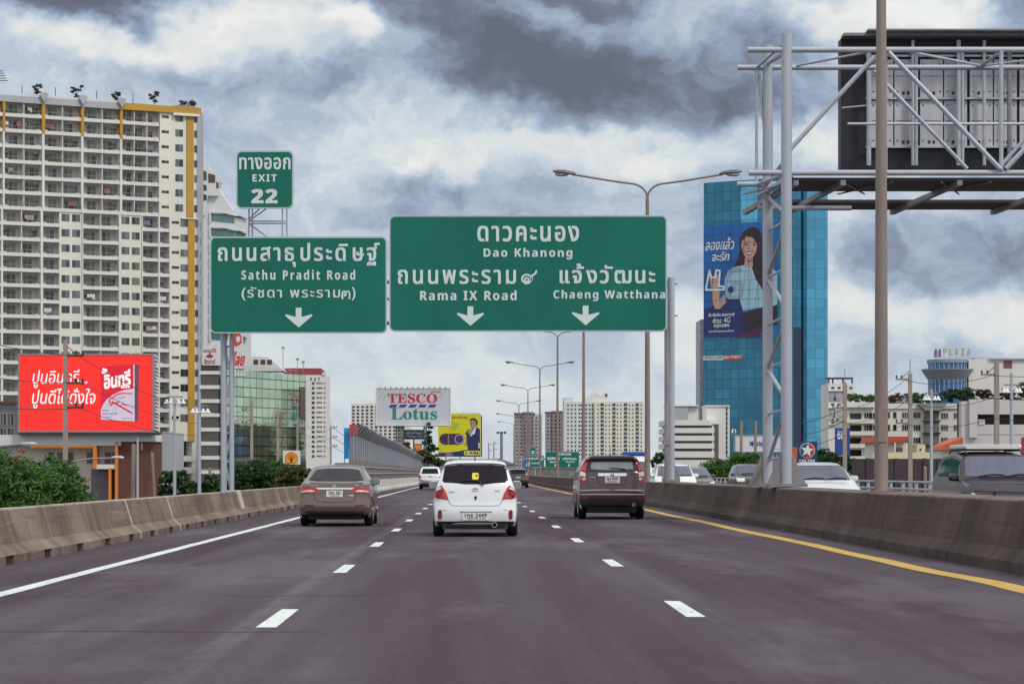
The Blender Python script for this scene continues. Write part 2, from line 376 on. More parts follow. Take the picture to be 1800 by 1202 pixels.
# ================================================================ road materials
def mat_asphalt():
    m, n, l, p = node_mat('asphalt')
    tcn = n.new('ShaderNodeTexCoord')
    def nz(sc, loc, scale, det, ro=.6):
        mp = n.new('ShaderNodeMapping'); mp.inputs['Scale'].default_value = sc; mp.inputs['Location'].default_value = loc; l.new(tcn.outputs['Object'], mp.inputs[0])
        t = n.new('ShaderNodeTexNoise'); t.inputs['Scale'].default_value = scale; t.inputs['Detail'].default_value = det; t.inputs['Roughness'].default_value = ro
        l.new(mp.outputs[0], t.inputs['Vector']); return t.outputs[0]
    def rng(s, a, b, c=0., d=1.):
        r = n.new('ShaderNodeMapRange'); r.inputs[1].default_value = a; r.inputs[2].default_value = b; r.inputs[3].default_value = c; r.inputs[4].default_value = d
        l.new(s, r.inputs[0]); return r.outputs[0]
    def mixc(f, a, b, mode='MIX'):
        x = n.new('ShaderNodeMix'); x.data_type = 'RGBA'; x.blend_type = mode
        if isinstance(f, float): x.inputs[0].default_value = f
        else: l.new(f, x.inputs[0])
        for i, q in ((6, a), (7, b)):
            if isinstance(q, tuple): x.inputs[i].default_value = (*q, 1)
            else: l.new(q, x.inputs[i])
        return x.outputs[2]
    lane = nz((1, .045, 1), (0, 0, 0), .55, 4)          # long worn patches along the lanes
    fine = nz((1, .3, 1), (3, 0, 0), 3.0, 6, .7)
    grain = nz((1, .35, 1), (0, 5, 0), 34, 5, .85)
    c = mixc(rng(lane, .36, .62), (.066, .038, .051), (.118, .097, .128))
    c = mixc(rng(fine, .3, .7, 0., .42), c, (.090, .062, .080))
    c = mixc(rng(grain, .3, .7, 0., .75), c, mixc(.55, c, (.030, .023, .028)))
    clump = nz((1, .09, 1), (4, 1, 0), 26, 6, .85); c = mixc(rng(clump, .36, .64, 0., .75), c, mixc(.5, c, (.028, .018, .024)))
    sx0 = n.new('ShaderNodeSeparateXYZ'); l.new(tcn.outputs['Object'], sx0.inputs[0])
    for xg, wg, st in ((-1.83, .16, .30), (2.10, .12, .18), (-3.9, .35, .10)):        # ghosts of old lane lines
        a = n.new('ShaderNodeMath'); a.operation = 'SUBTRACT'; a.inputs[1].default_value = xg; l.new(sx0.outputs[0], a.inputs[0])
        d = n.new('ShaderNodeMath'); d.operation = 'ABSOLUTE'; l.new(a.outputs[0], d.inputs[0])
        f = rng(d.outputs[0], wg*.5, wg, st, 0.); q = n.new('ShaderNodeMath'); q.operation = 'MULTIPLY'; l.new(f, q.inputs[0]); l.new(rng(fine, .35, .65), q.inputs[1])
        c = mixc(q.outputs[0], c, (.23, .215, .24))
    wheel = nz((1, .012, 1), (11, 0, 0), 1.9, 3); c = mixc(rng(wheel, .48, .66, 0., .45), c, (.050, .030, .040))     # oily wheel tracks
    patch_ = nz((.5, .12, 1), (2, 9, 0), .6, 5, .65); c = mixc(rng(patch_, .52, .60, 0., .35), c, (.150, .130, .165))
    # dark wavering bands across the road, each over part of its width
    sx = n.new('ShaderNodeSeparateXYZ'); l.new(tcn.outputs['Object'], sx.inputs[0])
    wob = nz((.35, .9, 1), (7, 0, 0), 1.1, 3)
    for yj, wj, xa, xb, st in ((20.1, .16, -9, -1.0, .65), (20.25, .10, -3.6, -1.9, .5), (26.0, .22, -2.9, -.6, .5), (25.9, .12, -6, -2.5, .35), (31.4, .12, -6.4, -3.4, .5), (48, .5, -4.4, 4.4, .25), (57, .8, -4.4, -1.5, .3), (63, .7, 1.5, 6, .3)):
        a = n.new('ShaderNodeMath'); a.operation = 'MULTIPLY_ADD'; a.inputs[1].default_value = .9; l.new(wob, a.inputs[0]); l.new(sx.outputs[1], a.inputs[2])
        b = n.new('ShaderNodeMath'); b.operation = 'SUBTRACT'; b.inputs[1].default_value = yj+.45; l.new(a.outputs[0], b.inputs[0])
        d = n.new('ShaderNodeMath'); d.operation = 'ABSOLUTE'; l.new(b.outputs[0], d.inputs[0])
        f = rng(d.outputs[0], wj*.4, wj, st, 0.)
        ex = rng(sx.outputs[0], xa, xa+.6); ey = rng(sx.outputs[0], xb-.6, xb, 1., 0.)
        for e in (ex, ey):
            q = n.new('ShaderNodeMath'); q.operation = 'MULTIPLY'; l.new(f, q.inputs[0]); l.new(e, q.inputs[1]); f = q.outputs[0]
        c = mixc(f, c, (.026, .019, .025))
    l.new(c, p.inputs['Base Color'])
    l.new(rng(lane, .36, .62, .85, .70), p.inputs['Roughness']); p.inputs['Specular IOR Level'].default_value = .14
    b = n.new('ShaderNodeBump'); b.inputs['Strength'].default_value = .35; b.inputs['Distance'].default_value = .006
    l.new(grain, b.inputs['Height']); l.new(b.outputs[0], p.inputs['Normal'])
    return m
def mat_concrete(name, base, dark, lite, wet=.5):
    m, n, l, p = node_mat(name)
    tcn = n.new('ShaderNodeTexCoord')
    def nz(sc, scale, det, ro=.6):
        mp = n.new('ShaderNodeMapping'); mp.inputs['Scale'].default_value = sc; l.new(tcn.outputs['Object'], mp.inputs[0])
        t = n.new('ShaderNodeTexNoise'); t.inputs['Scale'].default_value = scale; t.inputs['Detail'].default_value = det; t.inputs['Roughness'].default_value = ro
        l.new(mp.outputs[0], t.inputs['Vector']); return t.outputs[0]
    def rng(s, a, b, c=0., d=1.):
        r = n.new('ShaderNodeMapRange'); r.inputs[1].default_value = a; r.inputs[2].default_value = b; r.inputs[3].default_value = c; r.inputs[4].default_value = d
        l.new(s, r.inputs[0]); return r.outputs[0]
    def mixc(f, a, b):
        x = n.new('ShaderNodeMix'); x.data_type = 'RGBA'; l.new(f, x.inputs[0])
        for i, q in ((6, a), (7, b)):
            if isinstance(q, tuple): x.inputs[i].default_value = (*q, 1)
            else: l.new(q, x.inputs[i])
        return x.outputs[2]
    c = mixc(rng(nz((.15, 1, .12), 2.6, 7, .68), .40, .66), base, dark)        # run-down stains
    c = mixc(rng(nz((1, .5, .5), .7, 5), .45, .7, 0, .7), c, lite)            # bleached areas
    c = mixc(rng(nz((.15, 1, .07), 5.5, 5, .7), .60, .68, 0, .55), c, lite)     # lime runs
    c = mixc(rng(nz((1, 1, 1), 30, 4, .7), .3, .7, 0, .3), c, dark)
    c = mixc(rng(nz((1, .05, 2.2), 3.2, 5, .7), .52, .66, 0, .6), c, dark)       # long tyre scuffs
    c = mixc(rng(nz((1, .09, 4.), 5.0, 4, .7), .60, .68, 0, .5), c, lite)
    ge = n.new('ShaderNodeNewGeometry'); sn = n.new('ShaderNodeSeparateXYZ'); l.new(ge.outputs['Normal'], sn.inputs[0])
    dm = n.new('ShaderNodeMath'); dm.operation = 'MULTIPLY'; l.new(rng(sn.outputs[2], .75, .95), dm.inputs[0]); l.new(rng(nz((1, 1, 1), 3.0, 4), .35, .55), dm.inputs[1])
    c = mixc(dm.outputs[0], c, tuple(min(.45, q*1.35) for q in lite))            # dust lying on the flat top
    l.new(c, p.inputs['Base Color']); p.inputs['Roughness'].default_value = .88; p.inputs['Specular IOR Level'].default_value = .25
    b = n.new('ShaderNodeBump'); b.inputs['Strength'].default_value = .3; b.inputs['Distance'].default_value = .02
    l.new(nz((1, 1, 1), 14, 5), b.inputs['Height']); l.new(b.outputs[0], p.inputs['Normal'])
    return m
ASPH = mat_asphalt()
CONC_L = mat_concrete('concrete_stained', (.195, .145, .118), (.085, .060, .050), (.34, .29, .24))
CONC_R = mat_concrete('concrete_dark', (.092, .064, .060), (.046, .031, .031), (.15, .112, .10))  # darker base tones than the left barrier's concrete
CONC_N = mat_concrete('concrete_new', (.50, .48, .45), (.36, .33, .31), (.58, .56, .53))
def road_paint(name, col):
    m, n, l, p = node_mat(name); tcn = n.new('ShaderNodeTexCoord')
    mp = n.new('ShaderNodeMapping'); mp.inputs['Scale'].default_value = (1, .25, 1); l.new(tcn.outputs['Object'], mp.inputs[0])
    out = None
    for sc, a, b, st, cc in ((14, .60, .66, .9, (.09, .065, .08)), (2.5, .45, .7, .45, tuple(q*.62 for q in col)), (45, .55, .8, .5, tuple(q*.5 for q in col))):
        t = n.new('ShaderNodeTexNoise'); t.inputs['Scale'].default_value = sc; t.inputs['Detail'].default_value = 6; t.inputs['Roughness'].default_value = .7; l.new(mp.outputs[0], t.inputs['Vector'])
        r = n.new('ShaderNodeMapRange'); r.inputs[1].default_value = a; r.inputs[2].default_value = b; r.inputs[4].default_value = st; l.new(t.outputs[0], r.inputs[0])
        x = n.new('ShaderNodeMix'); x.data_type = 'RGBA'; l.new(r.outputs[0], x.inputs[0]); x.inputs[7].default_value = (*cc, 1)
        if out is None: x.inputs[6].default_value = (*col, 1)
        else: l.new(out, x.inputs[6])
        out = x.outputs[2]
    l.new(out, p.inputs['Base Color']); p.inputs['Roughness'].default_value = .75; return m
WHITE_L = road_paint('white_road_paint', (.66, .70, .70)); YELLOW_L = road_paint('yellow_road_paint', (.54, .35, .070))
GALV = M('galvanised_steel', (.42, .45, .51), .45, metal=.35, var=.10, scale=1.2, streak=.3)
GALV_D = M('weathered_steel', (.24, .22, .24), .55, metal=.25, var=.22, scale=1.4, streak=.25)
STEEL_L = M('pale_painted_steel', (.38, .405, .475), .42, metal=.1, var=.10, scale=1.5, streak=.3)
DARK = M('dark_metal', (.035, .03, .038), .6, var=.2)
BLACK = M('black_rubber', (.012, .012, .013), .75, var=.25, scale=9)

# ================================================================ ground, road, markings
mb = MB(); mb.add([(-6000, -400, GZ), (6000, -400, GZ), (6000, 9000, GZ), (-6000, 9000, GZ)], [(0, 1, 2, 3)])
tag(mb.build('ground', M('earth', (.10, .11, .075), .95, var=.4, scale=.03)), kind='structure')
mb = MB()
ys = [-30, 60, 150, 300, 600, 1300]
def xr_(y): return 17.6+(0 if y < 260 else (y-260)*.012)
for a, b in zip(ys, ys[1:]):
    xa, xb = xr_(a), xr_(b); la = -6.95 if a < 150 else -7.0-(a-150)*.011; lb = -6.95 if b < 150 else -7.0-(b-150)*.011
    mb.hexa([(la, a, -.7), (xa, a, -.7), (xb, b, -.7), (lb, b, -.7), (la, a, 0), (xa, a, 0), (xb, b, 0), (lb, b, 0)])
road = tag(mb.build('road', ASPH), kind='structure')
def strip(mb, pts, z=.004, wig=0):
    n = len(pts)
    vs = [(a, y, z) for a, b, y in pts]+[(b, y, z) for a, b, y in pts]
    return mb.add(vs, [(i, i+n, i+n+1, i+1) for i in range(n-1)])
rr = random.Random(3)
pts = []
for i in range(260):
    y = 14+i*1.6 if i < 130 else 14+130*1.6+(i-130)*6
    cx = 0 if y < 260 else (y-260)*.008
    j = rr.uniform(-.012, .012); pts.append((-4.96+j+cx, -4.765+rr.uniform(-.01, .01)+cx, y))
strip(MB(), pts)
mb = MB(); strip(mb, pts); mb.build('white_edge_line', WHITE_L, road)
pts = []
for i in range(330):
    y = 18+i*.8 if i < 200 else 18+160+(i-200)*6
    cx = 0 if y < 260 else (y-260)*.009
    j = .05*sin(y*.9)*exp(-max(0, y-28)/8)+.03*sin(y*.31); w = rr.uniform(-.012, .012)
    pts.append((5.72+j+cx, 6.0+j+w+.05*(exp(-max(0, y-28)/6))+cx, y))
mb = MB(); strip(mb, pts); mb.build('yellow_edge_line', YELLOW_L, road)
for xc, d0, stp in ((-1.672, 20.7, 11.35), (1.938, 22.2, 12.0)):
    for k in range(26):
        d = d0+k*stp
        if d > 300: break
        o_ = .6*(k % 3)/3
        mb = MB(); q = .085
        mb.add([(xc-q, d, .004), (xc+q, d, .004), (xc+q-.006, d+2.75, .004), (xc-q+.008, d+2.8, .004)], [(0, 1, 2, 3)])
        mb.build('lane_dash', WHITE_L, road)
for k in range(14):       # markings of the opposite roadway
    mb = MB(); mb.add([(12.4, 25+k*12, .004), (12.57, 25+k*12, .004), (12.57, 28+k*12, .004), (12.4, 28+k*12, .004)], [(0, 1, 2, 3)]); mb.build('lane_dash', WHITE_L, road)

# ================================================================ concrete barriers
def barrier_ring(y, prof, dx_=0): return [(x+dx_, y, z) for x, z in prof]
# left parapet with drain openings along its foot
bl = thing('concrete_barrier', 'stained concrete barrier with square drain holes at its foot beside the white edge line', 'barrier', (-6.6, 20, 0))
prof = [(-6.30, 0.001), (-6.30, .118), (-6.30, .125), (-6.46, .26), (-6.60, .725), (-6.63, .745), (-6.80, .745), (-6.83, .72), (-6.83, -.5)]
notch = [(-6.50, 0.001), (-6.50, .118), (-6.30, .125), (-6.46, .26), (-6.60, .725), (-6.63, .745), (-6.80, .745), (-6.83, .72), (-6.83, -.5)]
rings = []; y = 12.0
scup = [y_ for y_ in [13.2+3.1*k for k in range(33)]]
rings.append(barrier_ring(12, prof))
for s_ in scup:
    j = rr.uniform(-.003, .003)
    pr = [(x, z+(j if z > .6 else 0)) for x, z in prof]
    for a in (.55, ): rings.append(barrier_ring(s_-1.2, pr))
    rings += [barrier_ring(s_-.34, prof), barrier_ring(s_-.33, notch), barrier_ring(s_+.33, notch), barrier_ring(s_+.34, prof)]
rings.append(barrier_ring(116, prof))
mb = MB(); mb.loft(rings); mb.build('wall', CONC_L, bl)
for s_ in scup: mb = MB(); mb.box(-6.495, -6.33, s_-.32, s_+.325, .002, .112); mb.build('drain_hole_shade', M('drain_shade', (.018, .014, .013), .9, var=.2), bl)  # black block standing in for the shade inside each drain opening
JOINT = M('lime_mortar', (.50, .46, .40), .9, var=.3, scale=6)
for yj in (48.6, 55.2, 71.9, 86, 101, 30.5):
    mb = MB(); big = [(x+(.006 if x > -6.7 else -.006), z+(.004 if z > .7 else 0)) for x, z in prof]
    wj = .05 if yj != 71.9 else .5
    if yj == 71.9:
        big = [(x+(.03 if x > -6.7 else -.03), z+(.02 if z > .7 else 0)) for x, z in prof[3:]]
        mb.loft([barrier_ring(yj-wj, big), barrier_ring(yj+wj, big)]); mb.build('post_plinth', CONC_N, bl)
    else:
        mb.loft([barrier_ring(yj-wj, big), barrier_ring(yj+wj, big)]); mb.build('joint', JOINT, bl)
# newer, paler parapet farther on
b2_ = thing('concrete_barrier', 'pale newer concrete barrier running below the ribbed metal noise wall', 'barrier', (-6.2, 118, 0))
rings = []
for d, x in ((116.3, -6.3), (150, -6.25), (200, -6.1), (260, -5.7), (400, -5.0), (600, -4.4), (900, -3)):
    rings.append([(x, d, .001), (x, d, .12), (x-.16, d, .3), (x-.25, d, .80), (x-.5, d, .80), (x-.5, d, -.5)])
mb = MB(); mb.loft(rings); mb.build('wall', CONC_N, b2_)
# median barrier
bm_ = thing('median_barrier', 'dark concrete median barrier beside the yellow edge line', 'barrier', (7.2, 20, 0))
def mprof(c): return [(6.72+c, .001), (6.72+c, .14), (6.86+c, .30), (7.02+c, .88), (7.05+c, .90), (7.52+c, .93), (7.56+c, .88), (7.60+c, .3), (7.85+c, .14), (7.85+c, .001)]
rings = []
y = 16.0
while y < 700:
    c = 0 if y < 260 else (y-260)*.0095
    j = rr.uniform(-.003, .003)
    rings.append([(x, y, z+(j if z > .8 else 0)) for x, z in mprof(c)]); y += 2.2 if y < 120 else 12
mb = MB(); mb.loft(rings); mb.build('wall', CONC_R, bm_)
for yj in (45.7, 59.8):
    mb = MB(); w_ = .05 if yj in (35.5, 82.0) else .42
    q = [(x+(-.004 if x < 7.2 else .004), z+(.012 if z > .8 else 0)) for x, z in mprof(0)]
    mb.loft([[(x, yj-w_, z) for x, z in q], [(x, yj+w_, z) for x, z in q]]); mb.build('joint' if w_ < .1 else 'post_plinth', CONC_R, bm_)
# low steel railing along the median top, nearest to the camera
rail = thing('railing', 'thin dark steel rail on short posts along the nearest top of the median barrier', 'railing', (7.45, 24, .9))
mb = MB(); mb.tube((7.46, 22, .985), (7.46, 38, .985), .017, n=6); mb.build('rail', DARK, rail)
for k in range(7):
    mb = MB(); yy = 24+k*2.1; mb.box(7.44, 7.48, yy-.02, yy+.02, .90, .98); mb.build('post', DARK, rail)
# parapet and steel rail on the far side of the opposite roadway
pr_ = thing('guard_rail', 'long low grey double-bar guard rail beyond the oncoming cars', 'guard rail', (17.2, 60, 0))
mb = MB()
mb.loft([[(17.0, d, .001), (17.0, d, .36), (17.35, d, .36), (17.35, d, -.5), ] for d in (40, 90, 160, 260)]); mb.build('curb', CONC_N, pr_)
for z in (.62, .90):
    mb = MB(); mb.path([(17.15, 40, z), (17.15, 90, z), (17.15, 160, z), (17.15, 260, z)], .05, 6); mb.build('rail', STEEL_L, pr_)
for k in range(60):
    d = 42+k*3.0; mb = MB(); mb.box(17.09, 17.21, d-.07, d+.07, .36, .88); mb.build('post', STEEL_L, pr_)

# ================================================================ noise wall on the left
nw = thing('noise_wall', 'long ribbed metal noise wall with leaning top curving away beyond the grey sedan', 'noise wall', (-7.3, 156, 0))
NWP = [(152, -7.25), (163, -7.3), (200, -7.7), (267, -8.05), (330, -8.6), (400, -9.2), (557, -10.4), (700, -10.2), (820, -9.3), (950, -7.5)]
def nwx(d):
    for (a, xa), (b, xb) in zip(NWP, NWP[1:]):
        if d <= b: return xa+(xb-xa)*(d-a)/(b-a)
    return NWP[-1][1]
CORR = M('ribbed_sheet', (.20, .205, .24), .45, metal=.3, var=.18, scale=.35, streak=.3)
ds = [152+k*1.0 for k in range(180)]+[332+k*4 for k in range(120)]
mb = MB(); n = 0; rows = []
for i, d in enumerate(ds):
    w = .10 if i % 2 else -.10
    x = nwx(d); rows += [(x+w, d, 2.05), (x+w, d, 3.55), (x+.55+w*.4, d, 4.15)]
mb.add(rows, [(i*3+k, (i+1)*3+k, (i+1)*3+k+1, i*3+k+1) for i in range(len(ds)-1) for k in (0, 1)])
mb.build('ribbed_panel', CORR, nw)
mb = MB(); mb.loft([[(nwx(d), d, -.6), (nwx(d)+.12, d, 2.05), (nwx(d)-.1, d, 2.05), (nwx(d)-.12, d, -.6)] for d in ds[::12]])
mb.build('lower_wall', M('brown_panel', (.20, .155, .150), .8, var=.2, scale=.4), nw)
mb = MB()
for zz in (1.2, 1.65): mb.path([(nwx(d)+.16, d, zz) for d in ds[::12]], .03, 4)
mb.build('cable', GALV, nw)
for k in range(100):
    d = 152.2+k*4.5 if k < 50 else 152.2+50*4.5+(k-50)*11
    x = nwx(d)
    mb = MB(); mb.path([(x+.17, d, 2.0), (x+.17, d, 3.5), (x+.74, d, 4.2)], .03, 4); mb.build('post', GALV, nw)

# ================================================================ street lamps on the median
LAMP = M('lamp_housing', (.12, .10, .10), .5, var=.2)
LENS = M('lamp_glass', (.35, .36, .38), .15, var=.05)
POLE = M('lamp_pole_paint', (.235, .190, .175), .55, metal=.1, var=.30, scale=.9, streak=.15)
def lamp(px, D, label, far):
    x = X(px, D); x = x if far else 7.3
    zb = .90
    t = thing('street_lamp', label, 'street lamp', (x, D, zb), 'double-arm street lamps on the median')
    mb = MB(); mb.path([(x, D, zb), (x, D, 4.0), (x, D, 12.4), (x, D, 12.75)], [.125, .115, .075, .07], 12)
    mb.tube((x, D, zb), (x, D, zb+.04), .2, n=8); mb.build('pole', POLE, t, smooth=40)
    if not far:
        mb = MB(); mb.fprism(FD(D-.122), [(x-.07, zb+.9), (x+.07, zb+.9), (x+.07, zb+1.5), (x-.07, zb+1.5)], -.02, .01); mb.build('access_door', POLE, t)
    for s in (-1, 1):
        mb = MB(); pts = []
        for k in range(9):
            a = k/8*pi/2; pts.append((x+s*.75*(1-cos(a)), D, 12.72+.62*sin(a)))
        pts += [(x+s*1.6, D, 13.46), (x+s*3.15, D, 13.72)]
        mb.path(pts, .045, 8); arm = mb.build('arm', POLE, t, smooth=40)
        mb = MB(); h0 = Vector((x+s*3.0, D, 13.68))
        rg = []
        for q, ry, rz in ((0, .06, .06), (.15, .13, .10), (.45, .17, .13), (.75, .16, .11), (.95, .06, .05)):
            rg.append([h0+Vector((s*q, ry*cos(2*pi*k/10), q*.11+.05+rz*max(-.35, sin(2*pi*k/10)))) for k in range(10)])
        mb.loft(rg); hd = mb.build('lamp_head', LAMP, t, smooth=40)
        mb = MB(); mb.ball(h0+Vector((s*.58, 0, .04)), (.3, .13, .10)); mb.build('lens', LENS, hd, smooth=60)
    return t
for i, (px, D) in enumerate([(1549, 45.75), (1137, 107), (1026, 169), (980, 220), (949, 290), (928, 365), (912, 445), (905, 542), (903, 626)]):
    lamp(px, D, ['tall street lamp with rust-stained base in front of the gantry of the electronic sign',
                 'double-arm street lamp standing above the right end of the wide green sign',
                 'bare upper part hidden street lamp rising behind the second down arrow of the wide sign',
                 'street lamp whose two heads peep out just under the wide green sign',
                 'tallest double-arm street lamp fully visible below the wide green sign',
                 'street lamp just behind and lower than the tallest fully visible one below the wide sign',
                 'third fully visible street lamp counted down from the wide green sign',
                 'fourth fully visible small street lamp counted down from the wide green sign',
                 'smallest and lowest street lamp at the far end of the median row'][i], D > 150)

# ================================================================ green overhead signs
DS = 92.4
SIGN_G = M('sign_green', (.009, .142, .110), .45, var=.16, scale=.5, streak=.3, spec=.22)
SIGN_W = M('sign_white', (.62, .70, .72), .4, var=.04)
SIGN_E = M('sign_edge', (.42, .50, .52), .4, metal=.2, var=.06)
def sign(name, label, D, a, b, c, d, lines, arrows, r=.20, digits=()):
    F = FD(D); u0, u1, v0, v1 = F.U(a), F.U(b), F.V(a, d), F.V(a, c)
    t = thing(name, label, 'road sign', ((u0+u1)/2, D, v0))
    mb = MB(); mb.fprism(F, rrect(u0, u1, v0, v1, r), -.06, .02); mb.build('border', SIGN_E, t)
    k = .055
    mb = MB(); mb.fprism(F, rrect(u0+k, u1-k, v0+k, v1-k, r*.8), .02, .028); mb.build('panel', SIGN_G, t)
    k = .075
    mb = MB()
    for i in range(int((u1-u0)/1.25)+1):
        uu = min(u0+.1+i*1.25, u1-.15); mb.box(uu, uu+.09, D+.06, D+.16, v0+.05, v1-.05)
    mb.build('stiffener', GALV, t)
    for s, xa, xb, ya, yb, bo, sp_ in lines:
        mb = MB(); text(mb, F, s, F.U(xa), F.U(xb), F.V(xa, yb), F.V(xa, ya), .029, bo, sp_); mb.build('lettering', SIGN_W, t)
    for dg, xa, xb, ya, yb in digits:
        q = lambda L_: [(F.U(xa+(xb-xa)*a), F.V(xa, ya+(yb-ya)*b)) for a, b in L_]
        lp = lambda cx, cy, r, ry, a0, a1, m=12: [(cx+r*cos(a0+(a1-a0)*i/m), cy+ry*sin(a0+(a1-a0)*i/m)) for i in range(m+1)]
        mb = MB(); hw_ = max(.028, (F.U(xb)-F.U(xa))*.058)
        if dg == 9: ps = [lp(.36, .72, .13, .13, 0, 2*pi), lp(.36, .66, .30, .30, pi*.1, -pi*1.18, 14)+[(.30, .98), (.52, .93), (.70, .70), (.70, .45), (.80, .36), (.92, .30), (1.0, .08)]]
        else: ps = [lp(.22, .55, .11, .15, 0, 2*pi), [(.11, .55), (.07, .80), (.16, 1.0)], [(.11, .55)]+lp(.29, .42, .19, .34, pi, 2*pi, 8)+[(.50, .62)], lp(.70, .42, .21, .34, pi, 2*pi, 8)+[(.91, .75), (.88, 1.0)]]
        for i, pl in enumerate(ps): stroke(mb, F, q(pl), hw_, .028, .036+.0016*i)
        mb.build('lettering', SIGN_W, t)
    for xa, xb, ya, yb in arrows:
        A = lambda fx, fy: (F.U(xa+(xb-xa)*fx), F.V(xa, ya+(yb-ya)*fy))
        mb = MB()
        mb.fprism(F, [A(.39, 0), A(.60, 0), A(.60, .47), A(.39, .47)], .028, .036)
        mb.fprism(F, [A(.39, .47), A(.03, .33), A(0, .40), A(.5, 1.0)], .028, .0362)
        mb.fprism(F, [A(.60, .47), A(.39, .47), A(.5, 1.0)], .028, .0364)
        mb.fprism(F, [A(.60, .47), A(.5, 1.0), A(1.0, .40), A(.97, .33)], .028, .0366)
        mb.build('arrow', SIGN_W, t)
    return t
sign('exit_sign', 'small square green exit 22 sign standing above the left direction sign', DS, 415, 516, 265, 367,
     [('ทางออก', 420.6, 510.7, 277, 298.5, .026, 1.1), (sans('EXIT'), 444, 486.5, 307, 319.6, .012, 1.25), (sans('22'), 441.8, 488, 332.6, 357.8, .03, 1.15)], [])
sign('direction_sign', 'green direction sign reading Sathu Pradit Road with one down arrow', DS, 369, 680.5, 416, 586,
     [('ถนนสาธุประดิษฐ์', 382.7, 667.5, 427, 469.5, .026, 1.25), (sans('Sathu Pradit Road'), 424.5, 624.5, 474.5, 492, .013, 1.35),
      ('(รัชดา พระราม', 424.7, 598, 504, 528.5, .018, 1.2), (')', 618.5, 625, 504.5, 528, .018, 1.2)], [(501, 549.5, 541, 575.6)], digits=((3, 600, 616, 511, 525.5),))
sign('direction_sign', 'widest green direction sign, reading Dao Khanong with two down arrows', DS, 684, 1172.6, 378.5, 583,
     [('ดาวคะนอง', 839, 1017.8, 397, 425, .026, 1.2), (sans('Dao Khanong'), 850, 1006, 436, 456.5, .013, 1.25),
      ('ถนนพระราม', 699, 907, 474, 499.5, .022, 1.25), ('แจ้งวัฒนะ', 983.6, 1151.6, 463.5, 498.5, .026, 1.2),
      (sans('Rama IX Road'), 738.4, 908, 510.5, 528, .013, 1.25), (sans('Chaeng Watthana'), 972.7, 1169, 509.6, 529.5, .013, 1.25)],
     [(803, 851, 538.5, 572.7), (1005, 1054, 537.3, 571.8)], digits=((9, 916, 943, 474, 499),))
# their gantry
DG = 93.0
g = thing('sign_gantry', 'pale steel gantry on a ladder mast and a round column carrying the green signs', 'gantry', (X(399, DG), DG, GZ))
xa, xb = X(392.5, DG), X(406.5, DG)
for xx, r_ in ((xa, .10), (xb, .07)):
    for yy, k in ((DG, 1), (DG+.55, .8)):
        mb = MB(); mb.tube((xx, yy, GZ), (xx, yy, 9.2), r_*k, n=10); mb.build('mast_leg', STEEL_L, g, smooth=40)
for k in range(12):
    z = -3.6+k*1.05
    mb = MB()
    for yy in (DG, DG+.55):
        mb.tube((xa, yy, z), (xb, yy, z), .024, n=5)
        mb.tube((xa, yy, z), (xb, yy, z+1.05), .024, n=5) if k % 2 else mb.tube((xb, yy, z), (xa, yy, z+1.05), .024, n=5)
    mb.build('brace', STEEL_L, g)
mb = MB(); mb.box(xa-.5, xb+.5, DG-.4, DG+1.0, GZ, GZ+.6); mb.build('base_plate', CONC_N, g)
mb = MB(); mb.box(xa-.2, -6.84, DG+.1, DG+.5, -.1, .15); mb.build('outrigger', GALV_D, g)
cx_ = X(1179.5, DG)
mb = MB(); mb.tube((cx_, DG, .92), (cx_, DG, Z(488, DG)), .135, n=14); mb.build('column', STEEL_L, g, smooth=40)
mb = MB(); xx = X(1171.5, DG-.4); mb.tube((xx, DG-.4, .9), (xx, DG-.4, Z(560, DG)), .075, n=8); mb.box(xx-.1, xx+.1, DG-.5, DG-.3, Z(782, DG), Z(768, DG)); mb.build('conduit', GALV_D, g, smooth=40)
mb = MB(); mb.column([(cx_-.3, DG-.4), (cx_+.3, DG-.4), (cx_+.3, DG+.4), (cx_-.3, DG+.4)], .93, 1.02)
for k in (-1, 1): mb.fprism(FD(DG), [(cx_+k*.13, 1.02), (cx_+k*.34, 1.02), (cx_+k*.13, 1.6)], -.03, .03)
mb.build('base_plate', GALV_D, g)
for z in (6.7, 8.2):
    mb = MB(); mb.tube((xa-.3, DG+.25, z), (cx_-.1, DG+.25, z), .075, n=8); mb.build('chord', STEEL_L, g, smooth=40)
for k in range(12):
    p0 = xa+(cx_-xa)*k/12; p1 = xa+(cx_-xa)*(k+1)/12; z0, z1 = (6.7, 8.2) if k % 2 else (8.2, 6.7)
    mb = MB(); mb.tube((p0, DG+.25, z0), (p1, DG+.25, z1), .035, n=6); mb.build('brace', STEEL_L, g)
for py in (499, 555):
    mb = MB(); zz = Z(py, DG); mb.tube((X(1173, DG), DG, zz), (X(1191, DG), DG, zz), .03, n=6); mb.build('bolt', GALV_D, g)
for px_ in (437.5, 441.5, 496.5, 502.5):
    yy = DG if px_ in (437.5, 496.5) else DG+.5
    mb = MB(); mb.tube((X(px_, DG), yy, 6.7), (X(px_, DG), yy, 12.2), .032, n=6); mb.build('exit_panel_post', STEEL_L, g)
for (a, b, c, d) in ((437, 389, 502, 389), (437, 393, 502, 393), (437, 389, 468, 367), (437, 393, 470, 417), (437, 386, 456, 367)):
    mb = MB(); mb.tube(P(a, b, DG), P(c, d, DG), .028, n=6); mb.build('brace', STEEL_L, g)
for sx_ in (-8.3, -6.2, -4.2, -2.2, .5, 3.2, 5.6):
    mb = MB()
    for z in (6.9, 8.0): mb.box(sx_-.05, sx_+.05, DS+.16, DG+.25, z-.05, z+.05)
    mb.build('hanger', STEEL_L, g)

